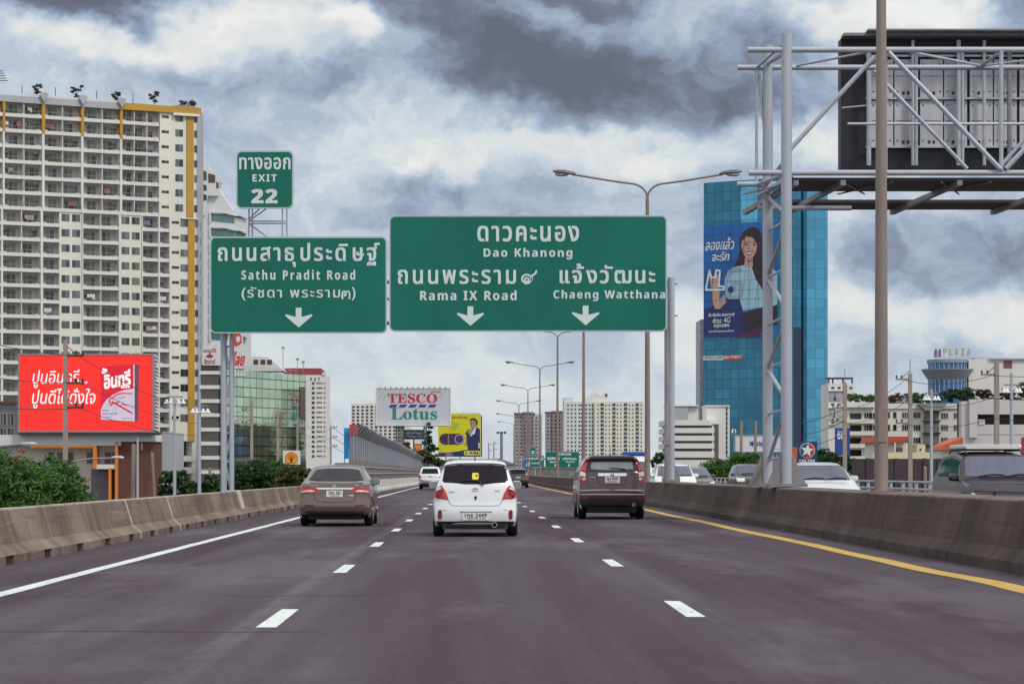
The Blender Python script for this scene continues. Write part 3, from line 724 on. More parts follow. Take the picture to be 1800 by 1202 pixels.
# ================================================================ gantry and electronic sign over the opposite roadway
vg = thing('box_truss_gantry', 'large tubular box-truss gantry on twin columns standing on the median', 'gantry', (7.3, 60.5, .93))
D1, D2 = 59.6, 62.6
for px_, D_, r_, yt in ((1382.5, D1, .128, 60), (1349.5, D2, .125, 80)):
    xx = X(px_, D_); mb = MB(); mb.tube((xx, D_, .93), (xx, D_, Z(yt, D_)), r_, n=16); mb.build('column', STEEL_L, vg, smooth=40)
    mb = MB(); mb.column([(xx-.45, D_-.35), (xx+.45, D_-.35), (xx+.45, D_+.35), (xx-.45, D_+.35)], .93, 1.0)
    for k in (-1, 1): mb.fprism(FD(D_), [(xx+k*.12, 1.0), (xx+k*.45, 1.0), (xx+k*.12, 1.75)], -.03, .03)
    mb.build('base_plate', GALV_D, vg)
XR = 20.5
def chord(pxl, py, D_, r_, x1=XR):
    mb = MB(); z = Z(py, D_); mb.tube((X(pxl, D_), D_, z), (x1, D_, z), r_, n=12); mb.build('chord', STEEL_L, vg, smooth=40)
zt1, zb1 = Z(88, D1), Z(304, D1)
chord(1314, 88, D1, .068); chord(1316, 304, D1, .068)
chord(1296, 119, D2, .066); chord(1296, 324, D2, .066); chord(1332, 366, D2+.3, .06, 9.3)
def strut(p0, p1, r_, nm='brace'):
    mb = MB(); mb.tube(p0, p1, r_, n=8); mb.build(nm, STEEL_L, vg, smooth=40)
strut(P(1382, 270, D1-.02), P(1537, 100, D1-.02), .055)
strut(P(1382, 280, D1-.02), P(1340, 333, D2), .05)
strut(P(1562, 92, D1-.1), P(1758, 297, D1-.1), .058)
strut(P(1536, 125, D2), P(1700, 297, D2), .05)
strut(P(1760, 90, D1-.05), P(1760, 300, D1-.05), .05); strut(P(1557, 90, D1), P(1557, 300, D1), .04)
strut(P(1768, 297, D1-.05), P(1850, 210, D1-.05), .06); strut(P(1755, 297, D2), P(1840, 200, D2), .05)
for xk in (1562, 1760):                                    # top lateral bracing seen from below
    strut(P(xk, 90, D1), P(xk-40, 119, D2), .035)
strut(P(1590, 90, D1), P(1725, 116, D2), .035); strut(P(1725, 116, D2), P(1760, 92, D1), .035); strut(P(1725, 116, D2), P(1880, 98, D1), .03)
strut(P(1400, 116, D2), P(1520, 93, D1), .03)
strut(P(1330, 119, D2), P(1330, 324, D2), .04); strut(P(1334, 122, D2), P(1344, 240, D2), .03)
strut(P(1382, 72, D1), P(1332, 118, D2), .035); strut(P(1382, 92, D1), P(1349, 112, D2), .05)
for a, b in ((304, 324), (316, 344)): strut(P(1384, a, D1), P(1332, b, D2), .045)
strut(P(1382, 312, D1), P(1349, 338, D2), .06)
zig = [(1349, 345, 1378, 372), (1352, 405, 1378, 390), (1378, 408, 1350, 482), (1352, 487, 1378, 473), (1351, 492, 1378, 535), (1352, 570, 1378, 557), (1378, 575, 1350, 645),
       (1352, 645, 1378, 636), (1350, 650, 1376, 692), (1352, 727, 1378, 720), (1378, 728, 1352, 808), (1352, 808, 1378, 803)]
for a, b, c, d in zig: strut(P(a, b, D2 if a < 1360 else D1), P(c, d, D1 if c > 1360 else D2), .032 if abs(b-d) < 20 else .05)
# walkway decks under the sign: gratings on cross beams
GRATE = M('dark_grating', (.055, .042, .050), .75, var=.25, scale=2)
zf = zb1-.07
mb = MB(); mb.box(X(1392, D1), XR, D1+.1, D2-.6, zf-.10, zf-.03); mb.build('walkway', GRATE, vg)
mb = MB(); mb.box(X(1394, 64.5), XR, 64.5, 66.3, zf-.10, zf-.03); mb.box(X(1394, 64.5), XR, 66.25, 66.32, zf-.10, zf+.12); mb.build('walkway', GRATE, vg)
for px_ in (1395, 1478, 1683, 1880):
    xx = X(px_, D1); mb = MB(); mb.hexa([(xx, D1, zf-.22), (xx+.12, D1, zf-.22), (xx-.35, 66.4, zf-.22), (xx-.47, 66.4, zf-.22), (xx, D1, zf-.10), (xx+.12, D1, zf-.10), (xx-.35, 66.4, zf-.10), (xx-.47, 66.4, zf-.10)]); mb.build('cross_beam', GALV_D, vg)
for k in range(10):
    xx = X(1396, D1)+k*1.15; mb = MB(); mb.tube((xx, D1+.1, zf-.13), (xx+.9*(1 if k % 2 else -1), D2-.3, zf-.13), .022, n=5); mb.build('deck_brace', GALV_D, vg)
vs_ = thing('electronic_sign', 'back of a dark electronic message sign with grey cabinets on the truss gantry', 'electronic sign', (12, 64.5, 8.6))
DV = 64.4; F = FD(DV)
u0 = F.U(1478); v0 = F.V(1478, 297); v1 = F.V(1478, 68)
VMS = M('sign_case_black', (.013, .011, .022), .55, var=.2)
mb = MB(); mb.box(u0, XR-.3, DV, DV+.5, v0, v1); mb.build('case', VMS, vs_)
mb = MB(); mb.box(u0, XR-.3, DV-.55, DV, v1-.02, v1+.05); mb.box(u0+.55, XR-.3, DV-.9, DV, v1+.05, v1+.09); mb.build('hood', GALV_D, vs_)
CAB = M('cabinet_grey', (.47, .475, .53), .5, var=.28, scale=1.2, streak=.35)
pv = F.V(1478, 100); cw = .605
rows_ = [(102, 120), (124, 174), (178, 200), (205, 258)]
u = F.U(1528)
k = 0
while u < XR-.9:
    for ya, yb in ((106, 172), (178, 258)):
        va, vb = F.V(1478, yb), F.V(1478, ya)
        mb = MB(); mb.fbox(F, u+.015, u+cw-.02, va, vb, 0, .10); mb.mat(1).fbox(F, u+.05, u+cw-.06, va+.55*(vb-va), va+.55*(vb-va)+.012, .10, .106)
        for q in (.07, cw-.11):
            for zz in (va+.12, vb-.14): mb.fbox(F, u+q, u+q+.035, zz, zz+.035, .10, .108)
        for q in (.20, .32): mb.fbox(F, u+q, u+q+.07, va+.06, va+.14, .10, .106)
        mb.build('cabinet', [CAB, DARK], vs_)
    u += cw+.04*(1 if k % 2 else 0); k += 1
for ya in (174.5, 259.5, 100):
    mb = MB(); mb.fbox(F, F.U(1520), XR-.4, F.V(1478, ya+2), F.V(1478, ya-1.5), .11, .17); mb.build('rail', GALV, vs_)
k = 0
for px_ in (1524, 1601, 1607, 1681, 1688, 1726, 1770, 1820, 1870):
    mb = MB(); uu = F.U(px_); mb.tube(F.at(uu, v0+.05, .3), F.at(uu, v1-.1 if k % 2 else v1-.35, .3), .045 if k % 3 else .06, n=8); k += 1
    mb.build('support_pipe', GALV if px_ != 1770 else GALV_D, vs_, smooth=40)
mb = MB(); mb.tube(P(1490, 218, DV-.6), (XR-.4, DV-.6, Z(218, DV-.6)), .035, n=8); mb.build('rail', GALV, vs_)
mb = MB(); mb.tube(P(1480, 190, DV-.3), P(1524, 186, DV-.3), .02, n=5); mb.build('rail', GALV, vs_)
# ================================================================ vehicles
def paint(name, col, metal=0, rough=.3): return M(name, col, rough, metal=metal, var=.05, scale=1.2, coat=.8)
W_PAINT = paint('white_car_paint', (.70, .74, .77), 0, .32)
BR_PAINT = paint('bronze_car_paint', (.150, .108, .098), .55, .24)
PL_PAINT = paint('plum_car_paint', (.080, .044, .058), .45, .22)
DP_PAINT = M('dark_plum_paint', (.036, .027, .038), .34, metal=.2, var=.05, coat=.25)
GR_PAINT = paint('graphite_car_paint', (.050, .050, .060), .3, .35)
SV_PAINT = paint('silver_car_paint', (.42, .44, .47), .5, .35)
TINT = M('tinted_glass', (.016, .010, .018), .06, var=.4, scale=.8, spec=.22)
SCREEN = M('windscreen_glass', (.040, .045, .105), .04, var=.6, scale=.9, spec=.9, ior=1.7)  # bluish base: part of the sky's reflection is put into the colour
PALEGL = M('pale_rear_glass', (.16, .19, .21), .08, var=.35, scale=1.5, spec=.8, ior=1.7)
RED_L = M('red_lamp_lens', (.50, .018, .022), .15, var=.35, scale=9, coat=.6)
DRED = M('red_reflector', (.22, .018, .045), .25, var=.2, scale=8, coat=.3)
CLEAR_L = M('clear_lamp_lens', (.68, .66, .66), .12, var=.15, scale=14, coat=.8)
CHROME = M('chrome', (.78, .79, .82), .16, metal=1, var=.03)
PLASTIC = M('black_plastic', (.022, .019, .022), .6, var=.3, scale=4)
PLATE = M('number_plate_white', (.66, .67, .66), .45, var=.05)
INK = M('plate_ink', (.03, .03, .035), .5, var=.1)
RIM = M('alloy_rim', (.30, .30, .32), .3, metal=.8, var=.1)
YEL_ST = M('yellow_sticker', (.72, .62, .06), .5, var=.1)

class Car:
    def __init__(s, name, label, x, d, contour, wp, paint_, length, wheels, rr_=.31, track=.74, tw=.19, heading=0, group=None, n=3.6, rc=.13, bow=.10, wob=0, cat='car'):
        s.root = thing(name, label, cat, (x, d, 0), group, heading); s.c = contour; s.wp = wp; s.L = length; s.paint = paint_
        s.n = n; s.rc = rc; s.bow = bow; s.wheels = wheels; s.rr = rr_
        k = max(range(len(contour)), key=lambda i: contour[i][1]); s.top = contour[k][1]
        s.rear = sorted(contour[:k+1], key=lambda p: p[1]); s.front = sorted(contour[k:], key=lambda p: p[1])
        s.body(); s.wheelset(track, tw)
    def W(s, z):
        w = s.wp
        if z <= w[0][0]: return w[0][1]
        for (a, xa), (b, xb) in zip(w, w[1:]):
            if z <= b:
                t = (z-a)/(b-a); return xa+(xb-xa)*t
        return w[-1][1]
    def tap(s, y):
        t = 1.0
        if y < .5: t -= .05*(1-max(y, 0)/.5)**2
        if y > s.L-.9: t -= .10*((min(y, s.L)-(s.L-.9))/.9)**2
        return t
    def zb(s, y):
        z = s.wp[0][0]
        for wy in s.wheels:
            d = abs(y-wy); R_ = s.rr+.055
            if d < R_: z = max(z, s.rr+sqrt(R_*R_-d*d)*.97)
        return z
    def bowy(s, x, y):
        q = min(1, abs(x)/s.W(.6))**4*s.bow
        if y < .9: return q*(1-max(y, 0)/.9)
        if y > s.L-1.2: return -q*2.2*(y-(s.L-1.2))/1.2
        return 0
    def body(s):
        # resample the contour so that arches and corners read
        pts = []
        for (ya, za), (yb, zb_) in zip(s.c, s.c[1:]):
            m = max(1, int(math.hypot(yb-ya, zb_-za)/.09))
            for i in range(m): pts.append((ya+(yb-ya)*i/m, za+(zb_-za)*i/m))
        pts.append(s.c[-1])
        rings = []
        for y, zt in pts:
            zb = min(s.zb(y), zt-.02); h = zt-zb; rc = min(s.rc, h*.6); zs = zt-rc
            t = s.tap(y); half = [(0, zb), (s.W(zb)*t*.6, zb), (s.W(zb)*t, zb)]
            for i in range(1, 9):
                z = zb+(zs-zb)*i/8; half.append((s.W(z)*t, z))
            w0 = s.W(zs)*t; w1 = s.W(zt)*t
            for i in range(1, 9):
                a = pi/2*i/8; x = (w0*(1-i/8*.0))*max(cos(a), 0)**(2/s.n); half.append((x, zs+rc*sin(a)**(2/s.n)))
            half[-1] = (0, zt)
            ring = [(x, y+s.bowy(x, y), z) for x, z in half]+[(-x, y+s.bowy(x, y), z) for x, z in half[-2:0:-1]]
            rings.append(ring)
        mb = MB(); mb.loft(rings); s.bodyo = mb.build('body', s.paint, s.root, rel=True, smooth=32)
        mb = MB(); w = s.W(.3)-.20; mb.box(-w, w, .25, s.L-.3, .17, .62); mb.build('underbody', PLASTIC, s.root, rel=True)
    def wheelset(s, tr, tw):
        for wy in s.wheels:
            for sx in (-1, 1):
                R_ = s.rr; mb = MB(); h = tw/2
                mb.lathe([(R_*.60, -h*.9), (R_*.86, -h), (R_*.97, -h*.8), (R_, -h*.45), (R_, h*.45), (R_*.97, h*.8), (R_*.86, h), (R_*.60, h*.9)], (sx*tr, wy, R_), 'x', 20)
                ty = mb.build('wheel', BLACK, s.root, rel=True, smooth=35)
                mb = MB(); mb.lathe([(R_*.62, h*.75*sx), (R_*.6, h*1.02*sx), (R_*.5, h*.8*sx), (R_*.15, h*.75*sx), (R_*.12, h*.9*sx), (.01, h*.9*sx)], (sx*tr, wy, R_), 'x', 14)
                mb.build('rim', RIM, ty, rel=True, smooth=35)
    def ys(s, z, front=False):
        l = s.front if front else s.rear
        if z <= l[0][1]: return l[0][0]
        for (ya, a), (yb, b) in zip(l, l[1:]):
            if z <= b:
                return ya+(yb-ya)*((z-a)/(b-a) if b > a else 0)
        return l[-1][0]
    def end(s, x, z, off, front=False):
        """point on the rear (or front) skin"""
        zt = z
        for _ in range(3):
            w0 = max(s.W(zt-s.rc)*.985, .05); q = min(abs(x)/w0, .985); zt = min(z+s.rc*(1-(1-q**s.n)**(1/s.n)), s.top)
        y = s.ys(zt, front); e = .02
        dy = (s.ys(min(zt+e, s.top), front)-s.ys(zt-e, front))/(2*e)
        ln = sqrt(1+dy*dy); y += s.bowy(x, y)
        return (x, y+(off if front else -off)/ln, z+off*abs(dy)/ln)
    def side(s, y, z, sx, off):
        zt = min((s.ys_top(y)), s.top); rc = min(s.rc, (zt-.2)*.6); zs = zt-rc; w = s.W(min(z, zs))*s.tap(y)
        if z > zs: w *= max(0, 1-min(1, (z-zs)/rc)**s.n)**(1/s.n)
        return (sx*(w+off), y+s.bowy(w, y), z)
    def ys_top(s, y):
        best = 0
        for (ya, za), (yb, zb_) in zip(s.c, s.c[1:]):
            if min(ya, yb) <= y <= max(ya, yb) and yb != ya: best = max(best, za+(zb_-za)*(y-ya)/(yb-ya))
        return best
    def patch(s, name, pts, mat, fn, off=.008, nz=10, nx=10, parent=None, label=None, skirt=.035):
        zs = [p[1] for p in pts]; z0, z1 = min(zs), max(zs); n = len(pts); rows = []; rowb = []
        for i in range(nz+1):
            z = z0+(z1-z0)*(i/nz); zq = min(max(z, z0+1e-4), z1-1e-4); xs = []
            for k in range(n):
                (xa, a), (xb, b) = pts[k], pts[(k+1) % n]
                if (a <= zq < b) or (b <= zq < a): xs.append(xa+(xb-xa)*(zq-a)/(b-a))
            lo, hi = min(xs), max(xs)
            rows.append([fn(lo+(hi-lo)*j/nx, z, off) for j in range(nx+1)]); rowb.append([fn(lo+(hi-lo)*j/nx, z, off-skirt) for j in range(nx+1)])
        mb = MB(); q = nx+1; vs = [p for r in rows for p in r]; fs = [(i*q+j, i*q+j+1, (i+1)*q+j+1, (i+1)*q+j) for i in range(nz) for j in range(nx)]
        bd = [j for j in range(q)]+[i*q+nx for i in range(1, nz+1)]+[nz*q+j for j in range(nx-1, -1, -1)]+[i*q for i in range(nz-1, 0, -1)]
        base = len(vs); flat = [p for r in rowb for p in r]; vs += [flat[b] for b in bd]; m = len(bd)
        fs += [(bd[i], base+i, base+(i+1) % m, bd[(i+1) % m]) for i in range(m)]
        mb.add(vs, fs)
        return mb.build(name, mat, parent or s.root, rel=True, smooth=40, label=label)
    def rp(s, name, pts, mat, off=.008, **k): return s.patch(name, pts, mat, lambda x, z, o: s.end(x, z, o), off, **k)
    def fp(s, name, pts, mat, off=.008, **k): return s.patch(name, pts, mat, lambda x, z, o: s.end(x, z, o, True), off, **k)
    def sp(s, name, pts, mat, sx, off=.006, **k): return s.patch(name, pts, mat, lambda y, z, o: s.side(y, z, sx, o), off, **k)
    def rline(s, name, pts, mat, r=.006, off=.003, front=False, parent=None):
        out = []
        for (xa, a), (xb, b) in zip(pts, pts[1:]):
            m = max(1, int(math.hypot(xb-xa, b-a)/.05))
            for i in range(m): out.append(s.end(xa+(xb-xa)*i/m, a+(b-a)*i/m, off, front))
        out.append(s.end(*pts[-1], off, front))
        mb = MB(); mb.path(out, r, 5); return mb.build(name, mat, parent or s.root, rel=True)
    def mirror(s, y, z, w, sx, big=.22, mat=None, front=False):
        mb = MB(); x = (s.W(z)-.115)*sx; z += .02; rg = []
        for q, k in ((-.06, .55), (-.045, .92), (0, 1.0), (.06, .92), (.12, .5)):
            rg.append([(x+sx*(.10+w*.5)+w*.5*k*abs(cos(t))**.6*(1 if cos(t) > 0 else -1), y+q, z+.088*k*abs(sin(t))**.6*(1 if sin(t) > 0 else -1)) for t in [2*pi*i/14 for i in range(14)]])
        mb.loft(rg); mb.box(min(x-sx*.05, x+sx*.14), max(x-sx*.05, x+sx*.14), y-.02, y+.05, z-.06, z-.02)
        o = mb.build('side_mirror', mat or s.paint, s.root, rel=True, smooth=40)
        mb = MB(); mb.add([(x+sx*(.10+w*.5)+w*.43*c*1.0, y-.062, z+.070*d) for c, d in ((-1, -1), (1, -1), (1, 1), (-1, 1))], [(0, 1, 2, 3)]); mb.build('mirror_glass', PALEGL, o, rel=True)
    def plate(s, x0, x1, z0, z1, txt, sub=True, tilt=0):
        y = min(s.end(x, z, .015)[1] for x in (x0, x1) for z in (z0, z1)); F = FD(y)
        mb = MB(); mb.fbox(F, x0, x1, z0, z1, -.05, 0); o = mb.build('number_plate', PLATE, s.root, rel=True)
        h = z1-z0
        mb = MB(); text(mb, F, txt, x0+.05, x1-.05, z0+h*.38, z1-h*.12, .0008, .03, 1.15, .002)
        mb.build('lettering', INK, o, rel=True)
        if sub:
            mb = MB(); text(mb, F, 'กรุงเทพมหานคร', x0+.09, x1-.09, z0+h*.08, z0+h*.30, .0008, .02, 1.0, .002); mb.build('lettering', INK, o, rel=True)
        return o
    def glass_sides(s, pts, mat=TINT):
        for sx in (-1, 1):
            for p in pts: s.sp('side_window', p, mat, sx)
def mir(pts): return [(-x, z) for x, z in pts]
def rnd(x0, x1, z0, z1, r=.02): return rrect(x0, x1, z0, z1, r, 4)

# ---- white hatchback
c = Car('hatchback_car', 'white hatchback with yellow sticker in its rear window, centre lane', X(835.5, 50.2), 50.2,
        [(.10, .22), (.03, .27), (0, .36), (0, .56), (.035, .64), (.05, .72), (.07, .88), (.09, 1.0), (.12, 1.06), (.30, 1.36), (.33, 1.415), (.29, 1.45), (.36, 1.485), (.7, 1.515), (1.3, 1.525), (1.95, 1.46), (2.75, 1.04), (3.4, .88), (3.66, .68), (3.75, .45), (3.72, .22)],
        [(.22, .80), (.30, .825), (.50, .845), (.62, .842), (.75, .825), (.90, .795), (1.03, .752), (1.2, .685), (1.38, .61), (1.50, .55)], W_PAINT, 3.75, (.62, 3.08), .30, .735, .20, n=3.4, rc=.12, bow=.13)
c.rp('rear_window', [(-.556, 1.398), (-.60, 1.36), (-.65, 1.075), (-.60, 1.062), (-.2, 1.03), (.2, 1.03), (.60, 1.062), (.65, 1.075), (.60, 1.36), (.556, 1.398), (.3, 1.41), (-.3, 1.41)], TINT, .012, nz=12, nx=14)
for sx in (1, -1):
    pts = [(sx*a, b) for a, b in ((.672, 1.012), (.735, .955), (.795, .86), (.808, .755), (.525, .727), (.555, .82), (.61, .93))]
    o = c.rp('tail_light', pts, RED_L, .016, nz=12, nx=8)
    pt = c.end(sx*.69, .835, .022); mb = MB(); mb.lathe([(.085, -.012), (.078, .008), (.07, -.010)], pt, 'y', 18, cap=False); mb.lathe([(.05, -.010), (.04, -.004), (.001, -.006)], pt, 'y', 14); mb.build('lamp_ring', DRED, o, rel=True, smooth=30)
    pt = c.end(sx*.66, .80, .02); c.rp('lamp_reflector', [(sx*a, b) for a, b in ((.70, .975), (.755, .915), (.745, .89), (.665, .94))], CLEAR_L, .019, nz=4, nx=4, parent=o)
    c.rp('reflector', rnd(*sorted((sx*.655, sx*.735)), .345, .525, .02), DRED, .010, nz=6, nx=4)
    c.rline('crease', [(sx*.64, .535), (sx*.56, .53)], W_PAINT, .008)
    c.mirror(2.55, .985, .20, sx)
    mb = MB(); p0 = c.end(sx*.47, 1.47, .0); mb.tube((p0[0], p0[1]+.1, 1.47), (p0[0], p0[1]+.05, 1.51), .008, n=5); mb.build('roof_rail_cap', PLASTIC, c.root, rel=True)
c.rline('tailgate_seam', [(-.53, .725), (-.50, .66), (-.46, .618), (-.40, .608), (.40, .608), (.46, .618), (.50, .66), (.53, .725)], M('seam_grey', (.22, .23, .25), .6, var=.1), .006, .002)
c.rp('lower_valance', [(-.78, .30), (-.70, .20), (.70, .20), (.78, .30), (.60, .262), (-.60, .262)][::-1], PLASTIC, .012, nz=5, nx=12)
mb = MB(); mb.box(-.64, .64, .06, .5, .145, .25); mb.build('bumper_lower', PLASTIC, c.root, rel=True)
c.plate(-.255, .275, .325, .478, '1กธ 2449')
c.rp('plate_recess', [(-.30, .495), (-.29, .482), (.31, .482), (.33, .495)], PLASTIC, .012, nz=2, nx=4)
pt = c.end(0, .925, .012)
mb = MB(); F = FD(pt[1])
for rx, ry, tt in ((.062, .040, .007), (.030, .036, .006)):
    q = ngon(0, 0, rx, ry, 22)
    for i in range(22):
        a, b = q[i], q[(i+1) % 22]; k = 1-tt/rx; k2 = 1-tt/ry
        mb.fprism(F, [a, b, (b[0]*k, b[1]*k2), (a[0]*k, a[1]*k2)], -.01, .006)
mb.v = [(x, y, z+.925) for x, y, z in mb.v]; mb.fbox(F, -.045, .045, .943, .95, -.01, .006)
mb.build('emblem', CHROME, c.root, rel=True)
for tx, a, b in (('YARIS', -.53, -.41), ('RS', .39, .49)):
    pz = .885 if a < 0 else .905; y = c.end((a+b)/2, pz, .010)[1]; mb = MB(); text(mb, FD(y), sans(tx), a, b, pz-.012, pz+.014, 0, .01); mb.build('lettering', CHROME, c.root, rel=True)
y = c.end(.007, .755, .01)[1]; mb = MB(); mb.fprism(FD(y), ngon(.007, .775, .026, .028, 12), -.02, .006); mb.fprism(FD(y), [(-.012, .755), (.026, .755), (.018, .722), (-.004, .722)], -.02, .005); mb.build('tailgate_lock', PLASTIC, c.root, rel=True)
y = c.end(0, 1.19, .016)
o = c.rp('sticker', rnd(-.062, .066, 1.115, 1.245, .012), YEL_ST, .016, nz=4, nx=4)
pz = c.end(0, 1.18, .02); mb = MB(); mb.fprism(FD(pz[1]), ngon(.025, 1.195, .022, .026, 12), -.01, .002)
for q in (-.045, -.02, .005): mb.fprism(FD(pz[1]-.005), [(q, 1.135), (q+.016, 1.135), (q+.016, 1.15), (q, 1.15)], -.02, .01)
mb.build('sticker_mark', INK, o, rel=True)
mb = MB(); mb.path([c.end(.155, 1.0, .03), c.end(.07, 1.075, .035), c.end(-.12, 1.095, .03), c.end(-.34, 1.075, .025)], [.016, .016, .012, .008], 6); mb.build('wiper', PLASTIC, c.root, rel=True)
mb = MB(); pt = (-.005, .42, 1.495); mb.lathe([(.02, 0), (.012, .03), (.004, .05)], pt, 'z', 8); mb.tube((pt[0], pt[1], 1.53), (pt[0], pt[1]-.12, 1.72), .005, .003, 5); mb.build('antenna', PLASTIC, c.root, rel=True)
mb = MB(); mb.lathe([(.042, .16), (.050, .16), (.052, 0), (.042, 0), (.040, .12)], (.375, -.02, .232), 'y', 18, cap=False); mb.build('exhaust_pipe', CHROME, c.root, rel=True, smooth=40)
mb = MB(); mb.lathe([(.039, .05), (.001, .06)], (.375, -.02, .232), 'y', 14); mb.build('exhaust_bore', BLACK, c.root, rel=True)
c.glass_sides([[(.55, 1.08), (1.35, 1.06), (1.35, 1.38), (.75, 1.38)], [(1.42, 1.06), (2.5, 1.04), (1.95, 1.36), (1.42, 1.38)]])
c.fp('windscreen', [(-.68, 1.08), (.68, 1.08), (.55, 1.40), (-.55, 1.40)], SCREEN)

# ---- bronze sedan
c = Car('sedan_car', 'bronze grey sedan with chrome boot strip in the left lane', X(588.5, 59.8), 59.8,
        [(.12, .24), (.03, .29), (0, .38), (0, .56), (.03, .62), (.035, .76), (.04, .90), (.05, .985), (.075, 1.005), (.12, 1.0), (.45, 1.03), (.62, 1.06), (1.28, 1.36), (1.5, 1.40), (2.0, 1.44), (2.5, 1.42), (2.75, 1.36), (3.5, 1.02), (4.2, .86), (4.5, .68), (4.6, .45), (4.57, .22)],
        [(.22, .815), (.32, .845), (.50, .870), (.70, .870), (.85, .855), (.96, .825), (1.02, .765), (1.06, .735), (1.2, .675), (1.40, .575)], BR_PAINT, 4.6, (.98, 3.68), .315, .755, .205, n=3.6, rc=.10, bow=.17)
c.rp('rear_window', [(-.495, 1.335), (-.655, 1.065), (-.4, 1.058), (.4, 1.058), (.655, 1.065), (.495, 1.335), (.25, 1.35), (-.25, 1.35)], TINT, .012, nz=10, nx=14)
for sx in (1, -1):
    o = c.rp('tail_light', [(sx*a, b) for a, b in ((.775, .925), (.60, .932), (.46, .915), (.37, .83), (.335, .795), (.42, .782), (.60, .79), (.79, .775), (.81, .86))], RED_L, .016, nz=9, nx=12)
    c.rp('lamp_reflector', [(sx*a, b) for a, b in ((.79, .83), (.56, .855), (.44, .815), (.60, .80), (.79, .79))], CLEAR_L, .020, nz=4, nx=8, parent=o)
    c.rp('lamp_reflector', [(sx*a, b) for a, b in ((.74, .915), (.58, .922), (.55, .905), (.74, .895))], DRED, .019, nz=3, nx=6, parent=o)
    c.rp('reflector', rnd(*sorted((sx*.50, sx*.68)), .465, .488, .008), DRED, .010, nz=3, nx=5)
    c.rline('crease', [(sx*.72, .50), (sx*.48, .495)], PLASTIC, .007)
    c.mirror(3.15, 1.03, .20, sx, mat=PLASTIC if sx < 0 else None)
c.rp('chrome_strip', [(-.45, .905), (-.40, .868), (.40, .868), (.45, .905)], CHROME, .016, nz=3, nx=12)
c.rline('boot_seam', [(-.50, .775), (-.46, .62), (-.40, .585), (-.2, .57), (.2, .57), (.40, .585), (.46, .62), (.50, .775)], M('seam_dark', (.05, .04, .04), .6, var=.1), .007, .002)
c.rline('boot_seam', [(-.62, .985), (-.3, .995), (.3, .995), (.62, .985)], _M['seam_dark'], .005, .002)
c.plate(-.20, .185, .69, .842, '2กข 381')
pt = c.end(-.01, .945, .012); mb = MB(); F = FD(pt[1]); q = ngon(-.01, .948, .036, .036, 20)
for i in range(20):
    a, b = q[i], q[(i+1) % 20]; mb.fprism(F, [a, b, (-.01+(b[0]+.01)*.8, .948+(b[1]-.948)*.8), (-.01+(a[0]+.01)*.8, .948+(a[1]-.948)*.8)], -.02, .006)
mb.fbox(F, -.052, .032, .941, .955, -.02, .008); mb.build('emblem', CHROME, c.root, rel=True)
for tx, a, b, pz in (('SYLPHY', -.56, -.38, .955), ('1.6V', .45, .56, .955)):
    y = c.end((a+b)/2, pz, .012)[1]; mb = MB(); text(mb, FD(y), sans(tx), a, b, pz-.012, pz+.014, 0, .01); mb.build('lettering', CHROME, c.root, rel=True)
c.rp('lower_valance', [(-.72, .35), (-.62, .29), (-.5, .245), (.5, .245), (.62, .29), (.72, .35), (.5, .335), (-.5, .335)], PLASTIC, .012, nz=5, nx=12)
mb = MB(); mb.box(-.62, .62, .12, .6, .16, .27); mb.build('bumper_lower', PLASTIC, c.root, rel=True)
c.rp('badge', rnd(.335, .44, .715, .735, .005), CHROME, .012, nz=2, nx=3)
c.glass_sides([[(1.10, 1.09), (1.35, 1.09), (1.55, 1.34), (1.45, 1.34)], [(1.40, 1.09), (2.25, 1.08), (2.25, 1.37), (1.62, 1.35)], [(2.32, 1.08), (3.25, 1.05), (2.75, 1.33), (2.32, 1.37)]])
for sx in (-1, 1):
    c.sp('door_handle', [(1.75, .86), (1.95, .86), (1.95, .885), (1.75, .885)], CHROME, sx, .02, nz=2, nx=3); c.sp('door_handle', [(2.75, .85), (2.95, .85), (2.95, .875), (2.75, .875)], CHROME, sx, .02, nz=2, nx=3)
    for y0 in (1.38, 2.29): c.sp('door_seam', [(y0, .35), (y0+.012, .35), (y0+.012, 1.05), (y0, 1.05)], _M['seam_dark'], sx, .002, nz=8, nx=1)
c.fp('windscreen', [(-.66, 1.06), (.66, 1.06), (.55, 1.35), (-.55, 1.35)], SCREEN)

# ---- plum SUV
c = Car('suv_car', 'plum coloured SUV with tall red corner lamps beside the median', X(1076.5, 69), 69,
        [(.16, .30), (.06, .36), (.02, .48), (0, .55), (0, .76), (.045, .80), (.06, .86), (.075, 1.05), (.09, 1.22), (.13, 1.31), (.33, 1.56), (.29, 1.60), (.27, 1.665), (.34, 1.705), (.8, 1.735), (1.6, 1.745), (2.5, 1.67), (3.35, 1.15), (4.2, 1.02), (4.48, .80), (4.55, .5), (4.5, .26)],
        [(.28, .86), (.50, .925), (.80, .925), (1.05, .905), (1.22, .88), (1.30, .855), (1.45, .785), (1.6, .70), (1.75, .60)], PL_PAINT, 4.55, (.92, 3.54), .345, .785, .225, n=3.6, rc=.12, bow=.13)
c.rp('window_surround', [(-.715, 1.29), (-.64, 1.55), (-.56, 1.585), (.56, 1.585), (.64, 1.55), (.715, 1.29)], PLASTIC, .008, nz=8, nx=14)
c.rp('rear_window', [(-.545, 1.335), (-.58, 1.36), (-.545, 1.55), (.545, 1.55), (.58, 1.36), (.545, 1.335), (.2, 1.32), (-.2, 1.32)], PALEGL, .016, nz=8, nx=12)
c.rp('spoiler', [(-.61, 1.675), (-.50, 1.578), (.50, 1.578), (.61, 1.675), (.55, 1.70), (-.55, 1.70)], PLASTIC, .014, nz=5, nx=12)
